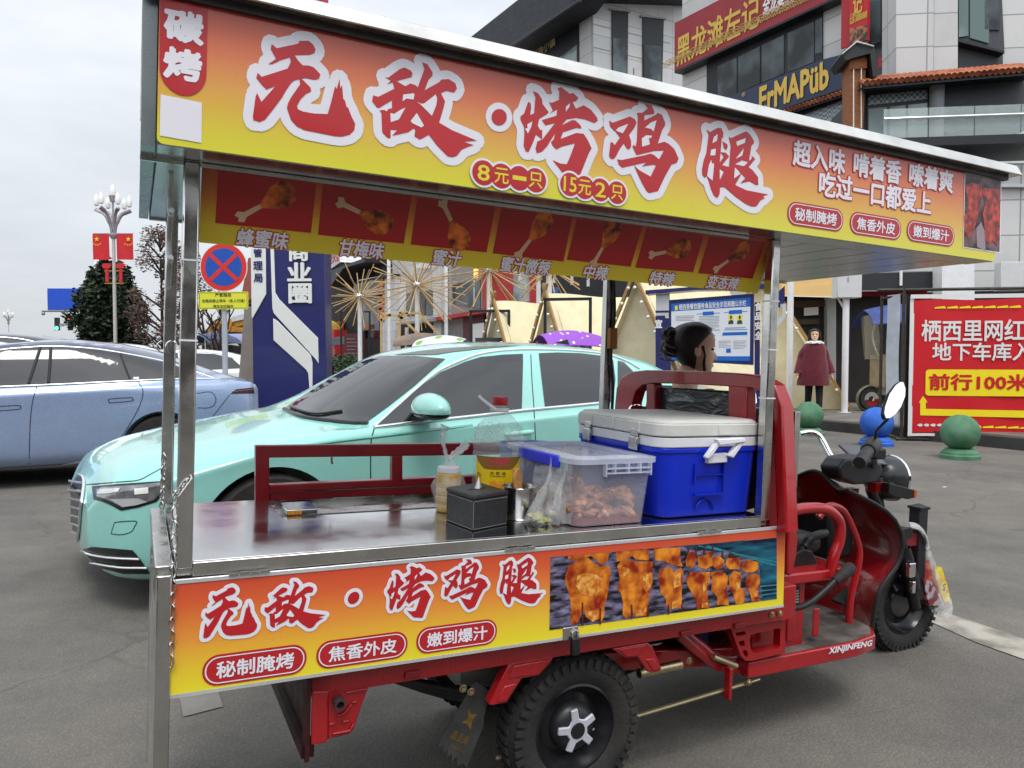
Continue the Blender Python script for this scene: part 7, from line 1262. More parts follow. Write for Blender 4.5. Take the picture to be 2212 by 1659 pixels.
rc=MB(); rc.box(1.515,1.52,y0-.003,y0+.002,CZ+.10,CZ+.165); rc.box(1.625,1.63,y0-.006,y0+.002,CZ+.072,CZ+.19); rc.box(1.515,1.63,y0-.008,y0+.002,CZ+.068,CZ+.073); rc.box(1.515,1.625,y0-.004,y0+.002,CZ+.128,CZ+.131)
rc.tube([V((1.565+.033*math.cos(a*pi/12),y0+.004,CZ+.02+.036*math.sin(a*pi/12))) for a in range(13)],.003,6); ip(rc,'moulded_edge',mat('deep blue cooler plastic','#0a27ae',.32),t,b)
# blue basin behind the jug
b=V((1.21,2.30,CZ)); t=item('blue_basin','translucent blue plastic basin standing behind the storage tub','basin',b)
ip(MB().lathe([(0,.002),(.085,.002),(.105,.17),(.112,.172),(.112,.178),(.103,.176),(.083,.006),(0,.006)],b,n=30),'basin',mat('translucent blue plastic','#2a66b8',.3,alpha=.75),t,b)
# snack bag tied to the bumper post
b=V((3.20,2.175,-1.01)); t=item('snack_bag','clear plastic bag holding red and yellow snack packets tied to the front post','plastic bag',b)
a=L(1975,1140,'y',2.16); n_=L(1998,1172,'y',2.165)
sk_=MB(); sk_.tube(spline([L(1963,1133,'y',2.165),L(1985,1140,'y',2.155),L(1999,1160,'y',2.16),L(2003,1180,'y',2.168)],5),[.014,.016,.017,.018]+[.017]*10+[.014,.018],9,sq=.5); ip(sk_,'bag_knot',MT['bunched plastic film'],t,b)
sh=MB(); C=[L(u,v,'y',2.175) for u,v in ((2000,1178),(2003,1200),(2010,1240),(2022,1275),(2030,1303))]; Wd=(.018,.05,.085,.105,.115)
sh.tube(spline(C,6),[Wd[min(4,int(i/6))]+(Wd[min(4,int(i/6)+1)]-Wd[min(4,int(i/6))])*((i%6)/6)+.004*math.sin(i*1.7) for i in range(25)],18,sq=.42); ip(sh,'bag',clear,t,b)
f_=fy(2.165)
pk=MB(); pk.prism([Lx(u,v,2.165) for u,v in ((1993,1215),(2012,1212),(2030,1262),(2040,1298),(2020,1306),(1994,1290))],f_,-.02,-.012); ip(pk,'red_packet',nodes_mix('red snack packet','#b5281c','#d85a2a','ShaderNodeTexNoise',.25,bump=.4,Scale=20.,fac=(.45,.6)),t,b)
pk=MB(); pk.prism([Lx(u,v,2.16) for u,v in ((2020,1222),(2036,1226),(2050,1270),(2056,1300),(2040,1300),(2026,1258))],fy(2.16),-.012,-.004); yp=ip(pk,'yellow_packet',nodes_mix('yellow snack packet','#d89a1e','#f0dc3c','ShaderNodeTexNoise',.25,bump=.4,Scale=16.,fac=(.4,.6)),t,b)
q=MB(); c_=Lx(2041,1269,2.16); q.text('S',fy(2.16).at(*c_),.018,.030,.03,-.003); q.build('packet_lettering',mat('brown print','#4a2a10',.5),yp,b,smooth=0)
pk=MB(); pk.prism([Lx(u,v,2.17) for u,v in ((1992,1250),(2010,1255),(2024,1280),(2052,1292),(2056,1306),(2005,1308))],fy(2.17),-.012,.004); ip(pk,'white_packet',nodes_mix('red white packet','#8c2a36','#c9bcc4','ShaderNodeTexNoise',.3,bump=.4,Scale=30.,fac=(.48,.54)),t,b)
# crumpled film beside the seat
b=V((2.165,1.99,-.684)); t=item('crumpled_bag','crumpled silvery plastic bag lying on the red seat base behind the handbrake','plastic bag',b)
q=MB(); crumple(q,b+V((0,0,.035)),.04,.035,.035,8.3,.5,8,24,16); ip(q,'film',mat('crumpled film',(.6,.62,.62,1),.2,.35,bump=.7,bsc=60,var=.3),t,b)
# ================================================================ PEOPLE
skin_m=mat('skin','#ecc0a4',.55,var=.06,sc=9); hair_m=mat('dark hair',(.012,.009,.008,1),.42,var=.3,sc=60,bump=.25,bsc=420)
def skin_mesh(J,E,root,sub=2):
    """one continuous surface grown round a jointed skeleton"""
    nm=list(J); me=bpy.data.meshes.new('sk'); me.from_pydata([J[n][0] for n in nm],[(nm.index(a),nm.index(b)) for a,b in E],[])
    o=bpy.data.objects.new('sk',me); COL.objects.link(o); m=o.modifiers.new('k','SKIN'); m.use_smooth_shade=True
    for i,n in enumerate(nm):
        r=J[n][1]; d=me.skin_vertices[0].data[i]; d.radius=r if isinstance(r,tuple) else (r,r); d.use_root=(n==root)
    s=o.modifiers.new('s','SUBSURF'); s.levels=sub; s.render_levels=sub
    e=evalmesh(o); mb=MB(); mb.add([v.co for v in e.vertices],[tuple(p.vertices) for p in e.polygons]); bpy.data.objects.remove(o); return mb
# head slices: height 0 chin .. 1 crown : front, back, half width (in head heights)
HS=[(0,.30,-.02,.12),(.05,.35,-.10,.19),(.12,.36,-.16,.25),(.2,.365,-.24,.285),(.3,.365,-.33,.305),(.4,.37,-.39,.32),(.5,.355,-.43,.335),(.6,.375,-.455,.345),(.7,.38,-.45,.345),(.8,.345,-.42,.325),(.9,.25,-.33,.26),(.97,.12,-.18,.15),(1,0,-.04,.02)]
def head_mesh(mb,m,h):
    """a head facing +x with brow, nose, lips and chin"""
    n=36; rows=40; vs=[]
    def ip_(z,k):
        for i in range(len(HS)-1):
            a,b=HS[i],HS[i+1]
            if z<=b[0]: t=(z-a[0])/(b[0]-a[0]); return a[k]+(b[k]-a[k])*t
        return HS[-1][k]
    g=lambda x,c,s: math.exp(-((x-c)/s)**2)
    for i in range(rows+1):
        z=i/rows; f_,b_,w_=ip_(z,1),ip_(z,2),ip_(z,3)
        for j in range(n):
            a=2*pi*j/n; cx=math.cos(a); cy=math.sin(a); c0=(f_+b_)/2; rx=(f_-b_)/2
            x=c0+rx*(abs(cx)**.85*(1 if cx>0 else -1)); y=w_*(abs(cy)**.9*(1 if cy>0 else -1))
            if cx>0:
                nose=.105*g(y,0,.06)*(g(z,.335,.05) if z<.335 else g(z,.335,.14)); lips=.032*g(y,0,.10)*(g(z,.215,.022)+g(z,.165,.022)); chin=.03*g(y,0,.1)*g(z,.04,.05)
                eye=-.045*(g(y,.14,.07)+g(y,-.14,.07))*g(z,.5,.05); brow=.018*(g(y,.13,.12)+g(y,-.13,.12))*g(z,.575,.03); cheek=.012*(g(y,.2,.08)+g(y,-.2,.08))*g(z,.38,.08)
                x+=nose+lips+chin+eye+brow+cheek
            vs.append(m@(V((x,y,z))*h))
    mb.add(vs,[(i*n+j,i*n+(j+1)%n,(i+1)*n+(j+1)%n,(i+1)*n+j) for i in range(rows) for j in range(n)]+[tuple(range(n-1,-1,-1)),tuple(rows*n+j for j in range(n))])
    for s in (-1,1):                                                 # ears
        e=MB(); e.ball((0,0,0),(.075*h,.025*h,.115*h),12,8); e.v=[V((p.x,p.y*(1.0),p.z)) for p in e.v]
        mm=m@M4.Translation(V((-.03,s*.345,.44))*h)@M4.Rotation(s*R(-18),4,'Z'); mb.add([mm@p for p in e.v],e.f)
def face_parts(root,m,h,inv):
    def mk(fn,nm,mt,**k): q=MB(); fn(q); q.v=[inv@p for p in q.v]; return q.build(nm,mt,root,**k)
    for s in (-1,1):
        c=m@(V((.318,s*.14,.505))*h)
        mk(lambda q: q.ball(c,(.026*h,.05*h,.026*h),10,8,m.to_3x3()),'eye',mat('eye','#2a2320',.15))
        mk(lambda q: q.tube([m@(V((.355-.05*abs(t-.3)*abs(t-.3)*4,s*(.06+.16*t),.60+.03*math.sin(t*3)))*h) for t in (0,.25,.5,.75,1)],[.006*h,.014*h,.014*h,.010*h,.004*h],6),'eyebrow',hair_m)
    mk(lambda q: (q.tube([m@(V((.392-.35*t*t*3,t*.30,.185+.015*abs(t)))*h) for t in (-.3,-.2,-.1,0,.1,.2,.3)],[.006*h,.016*h,.021*h,.022*h,.021*h,.016*h,.006*h],7)),'lips',mat('lips','#9a4a46',.4))
def hand_chain(J,E,wr,pre,d,side,up,s=1.,curl=.5):
    """palm, four fingers of unequal length and a thumb, appended to a skeleton at wrist joint wr"""
    d=V(d).normalized(); side=V(side).normalized(); up=V(up).normalized(); p0=V(J[wr][0])
    pm=p0+d*.045*s; J[pre+'palm']=(pm,(.028*s,.016*s)); E.append((wr,pre+'palm'))
    for i,(o,l) in enumerate(((-.028,.060),(-.010,.070),(.010,.066),(.027,.052))):
        b=pm+d*.038*s+side*o*s; k=pre+'f%d'%i; J[k+'a']=(b,.0095*s); E.append((pre+'palm',k+'a')); q=b; dd=d.copy()
        for j in range(3):
            dd=(dd-up*curl*.55*(1+.2*j)).normalized(); q=q+dd*l*s*(.46,.32,.22)[j]; J[k+'bcd'[j]]=(q,(.0088-.0008*j)*s); E.append((k+('a'+'bcd')[j],k+'bcd'[j]))
    t=p0+d*.02*s-side*.026*s; J[pre+'t0']=(t,.011*s); E.append((pre+'palm',pre+'t0')); t2=t+(d*.6-side*.75-up*.2).normalized()*.034*s; J[pre+'t1']=(t2,.0098*s); E.append((pre+'t0',pre+'t1')); t3=t2+(d*.9-side*.25-up*.4).normalized()*.028*s; J[pre+'t2']=(t3,.0085*s); E.append((pre+'t1',pre+'t2'))
def person(label,mx,J,E,hm,hh,group=None):
    t=thing('person',label,'person',mx,group); mb=skin_mesh(J,E,'pelvis'); head_mesh(mb,hm,hh)
    mb.build('body',skin_m,t,smooth=80); face_parts(t,hm,hh,M4.Identity(4) if False else M4()); return t
def loft(mb,rings,cap=True):
    """rings of (centre, rx, ry) stacked along z with soft folds"""
    n=32; vs=[]
    for i,(c,rx,ry,f) in enumerate(rings):
        for j in range(n):
            a=2*pi*j/n; k=1+f*(math.sin(a*7+i*.35)*.5+math.sin(a*4-i*.2)*.5); vs.append(V(c)+V((rx*k*math.cos(a),ry*k*math.sin(a),0)))
    mb.add(vs,[(i*n+j,i*n+(j+1)%n,(i+1)*n+(j+1)%n,(i+1)*n+j) for i in range(len(rings)-1) for j in range(n)]+([tuple(range((len(rings)-1)*n,len(rings)*n))] if cap else [])); return mb
# ---- the vendor, seated at the handlebar, in profile; local frame: +x forward, z up, origin on the seat
vb=V((2.03,2.52,-.585)); VM=CM@M4.Translation(vb)
hh=.208; hm=M4.Translation((.05,0,.560))@M4.Rotation(R(-24),4,'Z')@M4.Rotation(R(3),4,'Y')
J={'pelvis':((0,0,.10),(.15,.12)),'waist':((.0,0,.24),(.125,.10)),'chest':((.0,0,.39),(.135,.10)),'neck0':((.0,0,.475),.062),'neck':((.02,0,.53),.05),'head':((.035,0,.60),.055),
 'shl':((0,.155,.45),.055),'ell':((.06,.21,.20),.045),'wrl':((.26,.13,.17),.032),'shr':((0,-.155,.45),.055),'elr':((.06,-.21,.20),.045),'wrr':((.26,-.13,.17),.032),
 'hpl':((.06,.09,.07),.095),'knl':((.40,.12,.07),.065),'anl':((.36,.12,-.27),.042),'tol':((.50,.12,-.315),.035),'hpr':((.06,-.09,.07),.095),'knr':((.40,-.12,.07),.065),'anr':((.36,-.12,-.27),.042),'tor':((.50,-.12,-.315),.035)}
E=[('pelvis','waist'),('waist','chest'),('chest','neck0'),('neck0','neck'),('neck','head'),('chest','shl'),('shl','ell'),('ell','wrl'),('chest','shr'),('shr','elr'),('elr','wrr'),('pelvis','hpl'),('hpl','knl'),('knl','anl'),('anl','tol'),('pelvis','hpr'),('hpr','knr'),('knr','anr'),('anr','tor')]
hand_chain(J,E,'wrl','hl',(.9,-.2,.1),(0,1,0),(0,0,1),1,.7); hand_chain(J,E,'wrr','hr',(.9,.1,.1),(0,-1,0),(0,0,1),1,.7)
vend=person('woman seated at the cart with dark hair pinned up in a claw clip',VM,J,E,hm,hh)
JK={k:(v[0],tuple(x+.014 for x in v[1]) if isinstance(v[1],tuple) else v[1]+.014) for k,v in J.items() if k in('pelvis','waist','chest','neck0','shl','ell','wrl','shr','elr','wrr')}
JK['wrl']=((.23,.14,.172),.044); JK['wrr']=((.23,-.14,.172),.044)
EJ=[e for e in E if e[0] in JK and e[1] in JK]
skin_mesh(JK,EJ,'pelvis').build('jacket',mat('black jacket',(.012,.012,.016,1),.7,var=.3,sc=20),vend,smooth=80)
JT={k:(v[0],(v[1] if not isinstance(v[1],tuple) else v[1][0])+.01) for k,v in J.items() if k in('pelvis','hpl','knl','anl','hpr','knr','anr')}
skin_mesh(JT,[e for e in E if e[0] in JT and e[1] in JT],'pelvis').build('trousers',mat('dark trousers',(.02,.02,.025,1),.8),vend,smooth=80)
hr=MB()
def hair_shell(mb,m,h,front,low,seed,puff=1.06,side=.05):
    """hair cap over a head: everything behind a hair line"""
    n=40; rows=26
    def pt(i,j):
        z=low+(1.0-low)*i/rows; a=2*pi*j/n
        for q in range(len(HS)-1):
            if z<=HS[q+1][0] or q==len(HS)-2:
                t=min(1.3,(z-HS[q][0])/(HS[q+1][0]-HS[q][0])); f_,b_,w_=[HS[q][k]+(HS[q+1][k]-HS[q][k])*t for k in (1,2,3)]; break
        f_=max(f_,.02); w_=max(w_,.02)
        hl=front(z); cx=math.cos(a); c0=(f_+b_)/2; rx=(f_-b_)/2*puff+.02; x=c0+rx*(abs(cx)**.85*(1 if cx>0 else -1)); x=min(x,hl)
        y=(w_*puff+side*(1-z)*.4)*(abs(math.sin(a))**.9*(1 if math.sin(a)>0 else -1)); r=1+.018*math.sin(a*23+z*9+seed)+.03*NZ.noise(V((x*6,y*6,z*6+seed)))
        return m@(V((x*r,y*r,z+.035*max(0,z-.5)*2))*h)
    mb.add([pt(i,j) for i in range(rows+1) for j in range(n)],[(i*n+j,i*n+(j+1)%n,(i+1)*n+(j+1)%n,(i+1)*n+j) for i in range(rows) for j in range(n)]+[tuple(rows*n+j for j in range(n))])
hair_shell(hr,hm,hh,lambda z: -.04 if z<.50 else (-.04+.36*min(1,(z-.50)/.40)**1.3 if z<.90 else .36),.02,1.,1.07)
for k in range(90):                                                  # gathered strands and the twisted bun at the back
    a=2*pi*k/90; r_=.10+.10*rnd.random(); z=.56+.22*math.sin(a)+.05*rnd.uniform(-1,1); y=.20*math.cos(a)*rnd.uniform(.5,1)
    P=[(-.36,y*.9,z),(-.50-.06*rnd.random(),y*.8,z+.03),(-.56-.05*rnd.random(),y*.4,.55+.12*math.sin(a)),(-.50,y*.2-.06*math.sin(a*3),.50-.10*rnd.random())]
    hr.tube([hm@(V(p)*hh) for p in spline(P,3)],[.02*hh,.03*hh,.035*hh,.04*hh,.045*hh,.045*hh,.04*hh,.03*hh,.024*hh,.01*hh],5)
hr.ball(hm@(V((-.47,0,.58))*hh),(.13*hh,.16*hh,.21*hh),16,10)
for k in range(12):                                                  # loose ends over the clip
    P=[(-.50,.08*rnd.uniform(-1,1),.72),(-.60-.05*rnd.random(),.1*rnd.uniform(-1,1),.80),(-.66-.05*rnd.random(),.12*rnd.uniform(-1,1),.70-.12*rnd.random())]
    hr.tube([hm@(V(p)*hh) for p in spline(P,3)],[.03*hh,.03*hh,.03*hh,.025*hh,.02*hh,.012*hh,.004*hh],5)
for k in range(10):
    hr.tube([hm@(V(p)*hh) for p in ((.05+.03*k/10,-.34,.55),(.10+.02*rnd.random(),-.365,.38),(.08+.05*rnd.random(),-.36,.22),(.11+.06*rnd.random(),-.32,.05))],[.012*hh,.012*hh,.01*hh,.003*hh],5)
hr.build('hair',hair_m,vend,smooth=80)
cw_=MB()
for s in (-1,1):
    for j in range(3): cw_.tube([hm@(V(p)*hh) for p in spline([(-.50,s*.04,.60-.12*j),(-.66,s*.16,.58-.12*j),(-.60,s*.22,.50-.13*j),(-.44,s*.20,.46-.13*j)],4)],.016*hh,6)
cw_.tube([hm@(V((-.66+.05*math.cos(a),-.12,.47+.09*math.sin(a)))*hh) for a in [k*pi/6 for k in range(12)]],.014*hh,6,closed=True)
cw_.build('hair_claw',mat('smoky clear plastic',(.22,.2,.17,1),.15,alpha=.75),vend)
# ---- woman walking on the pavement
d=14.9; gz=.17; bp_=W(1757,880,d); PX=bp_.x
WM=M4.Translation((PX,d,gz))@M4.Rotation(R(-97),4,'Z')               # facing the camera
hh=.228; hm=M4.Translation((.02,0,1.43))@M4.Rotation(R(-10),4,'Z')
J={'pelvis':((0,0,.93),(.13,.12)),'waist':((.0,0,1.08),(.12,.10)),'chest':((.0,0,1.25),(.13,.105)),'neck0':((.0,0,1.37),.055),'neck':((.01,0,1.43),.047),'head':((.02,0,1.50),.055),
 'shl':((0,.16,1.33),.052),'ell':((-.03,.235,1.07),.042),'wrl':((.055,.31,.80),.03),'shr':((0,-.16,1.33),.052),'elr':((-.03,-.24,1.07),.042),'wrr':((.055,-.31,.80),.03),
 'hpl':((0,.09,.88),.09),'knl':((.06,.09,.49),.06),'anl':((.10,.085,.10),.04),'tol':((.22,.09,.035),.035),'hpr':((0,-.09,.88),.09),'knr':((.0,-.09,.49),.06),'anr':((-.10,-.085,.12),.04),'tor':((.0,-.09,.04),.035)}
hand_chain(J,E2:=[e for e in E if e[0][0] not in 'h' or e[0] in('hpl','hpr')],'wrl','hl',(.2,.15,-1),(1,0,0),(0,-1,0),.95,.4); hand_chain(J,E2,'wrr','hr',(.2,-.15,-1),(1,0,0),(0,1,0),.95,.4)
E2=[e for e in E2 if e[0] in J and e[1] in J]
wk=person('woman in a dark red coat with white fur collar walking on the pavement',WM,J,E2,hm,hh)
coat=mat('dark red wool coat','#5d1020',.85,var=.25,sc=14,bump=.4,bsc=120,sheen=.3)
c=MB(); loft(c,[((0,0,.555),.23,.315,.06),((0,0,.62),.228,.31,.06),((0,0,.80),.215,.29,.05),((0,0,.95),.195,.265,.045),((0,0,1.1),.165,.235,.03),((0,0,1.22),.155,.228,.02),((0,0,1.31),.14,.22,.01),((0,0,1.365),.115,.17,0),((.01,0,1.40),.08,.085,0)])
for s,n_ in ((1,'l'),(-1,'r')):
    c.tube(spline([V((0,s*.13,1.325)),V((-.02,s*.205,1.2)),V((-.03,s*.24,1.07)),V((.02,s*.285,.93)),V((.055,s*.315,.80))],4),[.07]*4+[.074]*4+[.072]*4+[.072]*3+[.075,.078],14)
c.build('coat',coat,wk,smooth=80)
fu=MB(); rg_=random.Random(5)
for k in range(260):
    a=rg_.uniform(0,2*pi); r_=rg_.uniform(.07,.135); z=1.405-.45*(r_-.07)+rg_.uniform(-.012,.012); p=V((.015+r_*.9*math.cos(a),r_*1.15*math.sin(a),z)); q=p+V((math.cos(a)*.028,math.sin(a)*.028,rg_.uniform(-.012,.016))); fu.tube([p,q],[.016,.008],5)
fu.build('fur_collar',mat('white fur',(.78,.76,.76,1),.9),wk,smooth=80)
JT={k:(J[k][0],(J[k][1] if not isinstance(J[k][1],tuple) else .12)+.018) for k in('pelvis','hpl','knl','anl','hpr','knr','anr')}
skin_mesh(JT,[e for e in E2 if e[0] in JT and e[1] in JT],'pelvis').build('trousers',mat('black trousers',(.010,.010,.014,1),.8),wk,smooth=80)
for s,x in ((1,.10),(-1,-.10)):
    q=MB(); q.ball((x+.06,s*.088,.045),(.125,.048,.05),14,8); q.build('shoe',mat('tan shoe','#a98254',.6),wk)
hr=MB(); hair_shell(hr,hm,hh,lambda z: -.02 if z<.58 else (-.02+.42*min(1,(z-.58)/.22) if z<.80 else .42),.05,2.,1.16,.16)
for k in range(70):
    a=rnd.uniform(pi*.36,pi*1.64); z=rnd.uniform(.2,.6); x,y=-.02+.34*math.cos(a),.42*math.sin(a); l=rnd.uniform(.45,.85)
    hr.tube([hm@(V(p)*hh) for p in ((x,y,z+.25),(x*1.1,y*1.12,z),(x*1.05+.02,y*1.2,z-l*.5),(x*1.0+.06,y*1.25+.02*rnd.uniform(-1,1),z-l))],[.03*hh,.045*hh,.04*hh,.008*hh],5)
hr.build('hair',hair_m,wk,smooth=80)
gl=MB()
for s in (-1,1): gl.tube([hm@(V((.40,s*.145+.085*math.cos(a),.49+.06*math.sin(a)))*hh) for a in [k*pi/6 for k in range(12)]],.007*hh,5,closed=True); gl.tube([hm@(V(p)*hh) for p in ((.39,s*.22,.51),(0,s*.36,.50))],.007*hh,5)
gl.build('glasses',mat('thin wire',(.2,.17,.14,1),.3,.8),wk)
# ================================================================ CARS
def tab(t,x):
    if x<=t[0][0]: return t[0][1]
    for (a,p),(b,q) in zip(t,t[1:]):
        if x<=b: u=(x-a)/(b-a); return p+(q-p)*u
    return t[-1][1]
def sm(t,x,w=.05): return (tab(t,x-w)+tab(t,x)*2+tab(t,x+w))/4
def car_body(T,x0,x1,axles,wr_):
    """lofted body shell from tables of heights and half widths along the car, with the wheel wells cut out"""
    xs=[x0+(x1-x0)*(.5-.5*math.cos(pi*i/95)) for i in range(96)]; rings=[]
    for x in xs:
        g=lambda k,w=.05: sm(T[k],x,w)
        c=[(0,g('zb')),(g('wl')*.8,g('zb')),(g('wl'),g('zb')+.06),(g('wm'),g('zm')),(g('ws'),g('zs')),(g('wb'),g('ze')),(g('wr'),g('zr')),(g('wr')*.55,g('zc')-(g('zc')-g('zr'))*.22),(0,g('zc'))]
        p=spline([V((0,a,b)) for a,b in c],6); r=[V((x,q.y,q.z)) for q in p]; rings.append(r+[V((x,-q.y,q.z)) for q in r[-2:0:-1]])
    n=len(rings[0]); mb=MB(); mb.add([p for r in rings for p in r],[(i*n+j,i*n+(j+1)%n,(i+1)*n+(j+1)%n,(i+1)*n+j) for i in range(95) for j in range(n)]+[tuple(range(n-1,-1,-1)),tuple(95*n+j for j in range(n))])
    o=mb.build('shell',white,smooth=180); cut=MB()
    for ax,z in axles:
        for s in (-1,1): cut.lathe([(0,.35 if s>0 else -1.2),(wr_,.35 if s>0 else -1.2),(wr_,1.2 if s>0 else -.35),(0,1.2 if s>0 else -.35)],(ax,0,z),(0,1,0),48) if False else cut.lathe([(0,-.02),(wr_,-.02),(wr_,.8),(0,.8)],(ax,s*.58,z),(0,s,0),48)
    k=cut.build('cut',white); bm=bmesh.new(); bm.from_mesh(k.data); bmesh.ops.remove_doubles(bm,verts=bm.verts,dist=1e-5); bmesh.ops.recalc_face_normals(bm,faces=bm.faces); bm.to_mesh(k.data); bm.free()
    bm=bmesh.new(); bm.from_mesh(o.data); bmesh.ops.remove_doubles(bm,verts=bm.verts,dist=1e-5); bmesh.ops.recalc_face_normals(bm,faces=bm.faces); bm.to_mesh(o.data); bm.free()
    q=o.modifiers.new('b','BOOLEAN'); q.object=k; q.operation='DIFFERENCE'; q.solver='EXACT'; me=evalmesh(o)
    bpy.data.objects.remove(o); bpy.data.objects.remove(k)
    me.materials.clear(); return me
class Car:
    def __init__(s,name,label,cat,px,py,a,T,x0,x1,axles,wr_,paint,tyre_r,group=None,mw=.9,zs=1.):
        r=V((math.cos(a),math.sin(a),0)); n=V((-math.sin(a),math.cos(a),0)); s.M=M4((r,n,V((0,0,1)))).transposed().to_4x4(); s.M.translation=V((px,py,0)); s.MI=s.M.inverted()
        mid=V(((x0+x1)/2,0,0)); s.off=mid; s.t=thing(name,label,cat,s.M@M4.Translation(mid),group)
        me=car_body(T,x0,x1,axles,wr_); s.bvh=BVHTree.FromPolygons([v.co.copy() for v in me.vertices],[tuple(p.vertices) for p in me.polygons])
        me.transform(M4.Translation(-mid)); me.materials.append(paint); o=bpy.data.objects.new('body',me); COL.objects.link(o); o.parent=s.t; s.body=o
        me.polygons.foreach_set('use_smooth',[True]*len(me.polygons)); me.set_sharp_from_angle(angle=R(32))
        for ax,z in axles:
            for sd in (-1,1): s.wheel(ax,sd*(mw-.09),z,tyre_r,sd)
    def wheel(s,x,y,z,rr,sd):
        w=bpy.data.objects.new('wheel',None); COL.objects.link(w); w.parent=s.t; w.location=V((x,y,z))-s.off; w.empty_display_size=.1
        mb=MB(); mb.lathe([(rr*.68,-.1),(rr*.93,-.11),(rr,-.08),(rr,.08),(rr*.93,.11),(rr*.68,.1),(rr*.68,-.1)],(0,0,0),(0,sd,0),40); mb.build('tyre',rubber,w)
        mb=MB(); mb.lathe([(rr*.70,.09),(rr*.66,.085),(rr*.6,.03),(rr*.2,.05),(0,.055)],(0,0,0),(0,sd,0),40)
        for k in range(10):
            c,d=math.cos(2*pi*k/10),math.sin(2*pi*k/10); mb.bar((c*rr*.12,sd*.075,d*rr*.12),(c*rr*.66,sd*.08,d*rr*.66),.03,.02,(0,1,0))
        mb.build('rim',mat('alloy rim',(.35,.36,.37,1),.3,.9,var=.1),w)
    def hit(s,u,v):
        o=s.MI@CAM; d=(s.MI.to_3x3()@ray(u,v)).normalized(); h=s.bvh.ray_cast(o,d); return (h[0],h[1]) if h[0] else None
    def side(s,x,z): h=s.bvh.ray_cast(V((x,-3,z)),V((0,1,0))); return (h[0],h[1]) if h[0] else None
    def decal(s,pts,name,m,off=.004,step=6.,cast=None,parent=None,smooth=60):
        """a panel lying on the body: an outline cut to its surface"""
        cast=cast or s.hit; xs=[p[0] for p in pts]; ys=[p[1] for p in pts]; g=[]
        x=min(xs)
        while x<max(xs):
            y=min(ys)
            while y<max(ys): g.append((x,y)); y+=step
            x+=step
        den=[]
        for i in range(len(pts)):
            a=V(pts[i-1]);b=V(pts[i]); k=max(1,int((b-a).length/step)); den+=[tuple(a.lerp(b,j/k)) for j in range(k)]
        vs,fs=union2d([den],g); P=[]; ok=[]
        for p in vs:
            h=cast(p[0],p[1]); ok.append(h is not None); P.append(h[0]+h[1]*off if h else V((0,0,0)))
        mb=MB(); use=sorted({i for f in fs for i in f if all(ok[j] for j in f)}); ix={i:k for k,i in enumerate(use)}
        mb.add([P[i] for i in use],[tuple(ix[i] for i in f) for f in fs if all(ok[j] for j in f)])
        return mb.build(name,m,parent or s.t,s.off,smooth=smooth)
    def strip(s,pts,name,m,r,off=.003,cast=None,parent=None,sub=6,mb=None,sq=1.):
        cast=cast or s.hit; P=[]
        for p in spline([V((a,b,0)) for a,b in pts],sub):
            h=cast(p.x,p.y)
            if h: P.append(h[0]+h[1]*off)
        own=mb is None; mb=mb or MB()
        if len(P)>1: mb.tube(P,r,8,sq=sq)
        return mb.build(name,m,parent or s.t,s.off,smooth=60) if own else mb
    def pt(s,x,y,z): return V((x,y,z))
    def build(s,mb,name,m,parent=None,**k): return mb.build(name,m,parent or s.t,s.off,**k)
mint=dirt(mat('mint car paint','#8fcfc4',.24,coat=1,var=.04,sc=2.2,rv=.15),'#a39c86',1.6,.52,.8,.28); blue_c=mat('ice blue metallic paint','#93a5c6',.26,.35,coat=1,var=.03,rv=.1)
seam=mat('panel gap',(.02,.045,.045,1),.6); lampm=mat('headlight glass',(.22,.23,.24,1),.06,.4,coat=1,var=.4,sc=14,rv=0); bright=mat('bright trim',(.78,.79,.80,1),.2,.75,var=.02); dtrim=mat('black gloss trim',(.015,.016,.017,1),.22)
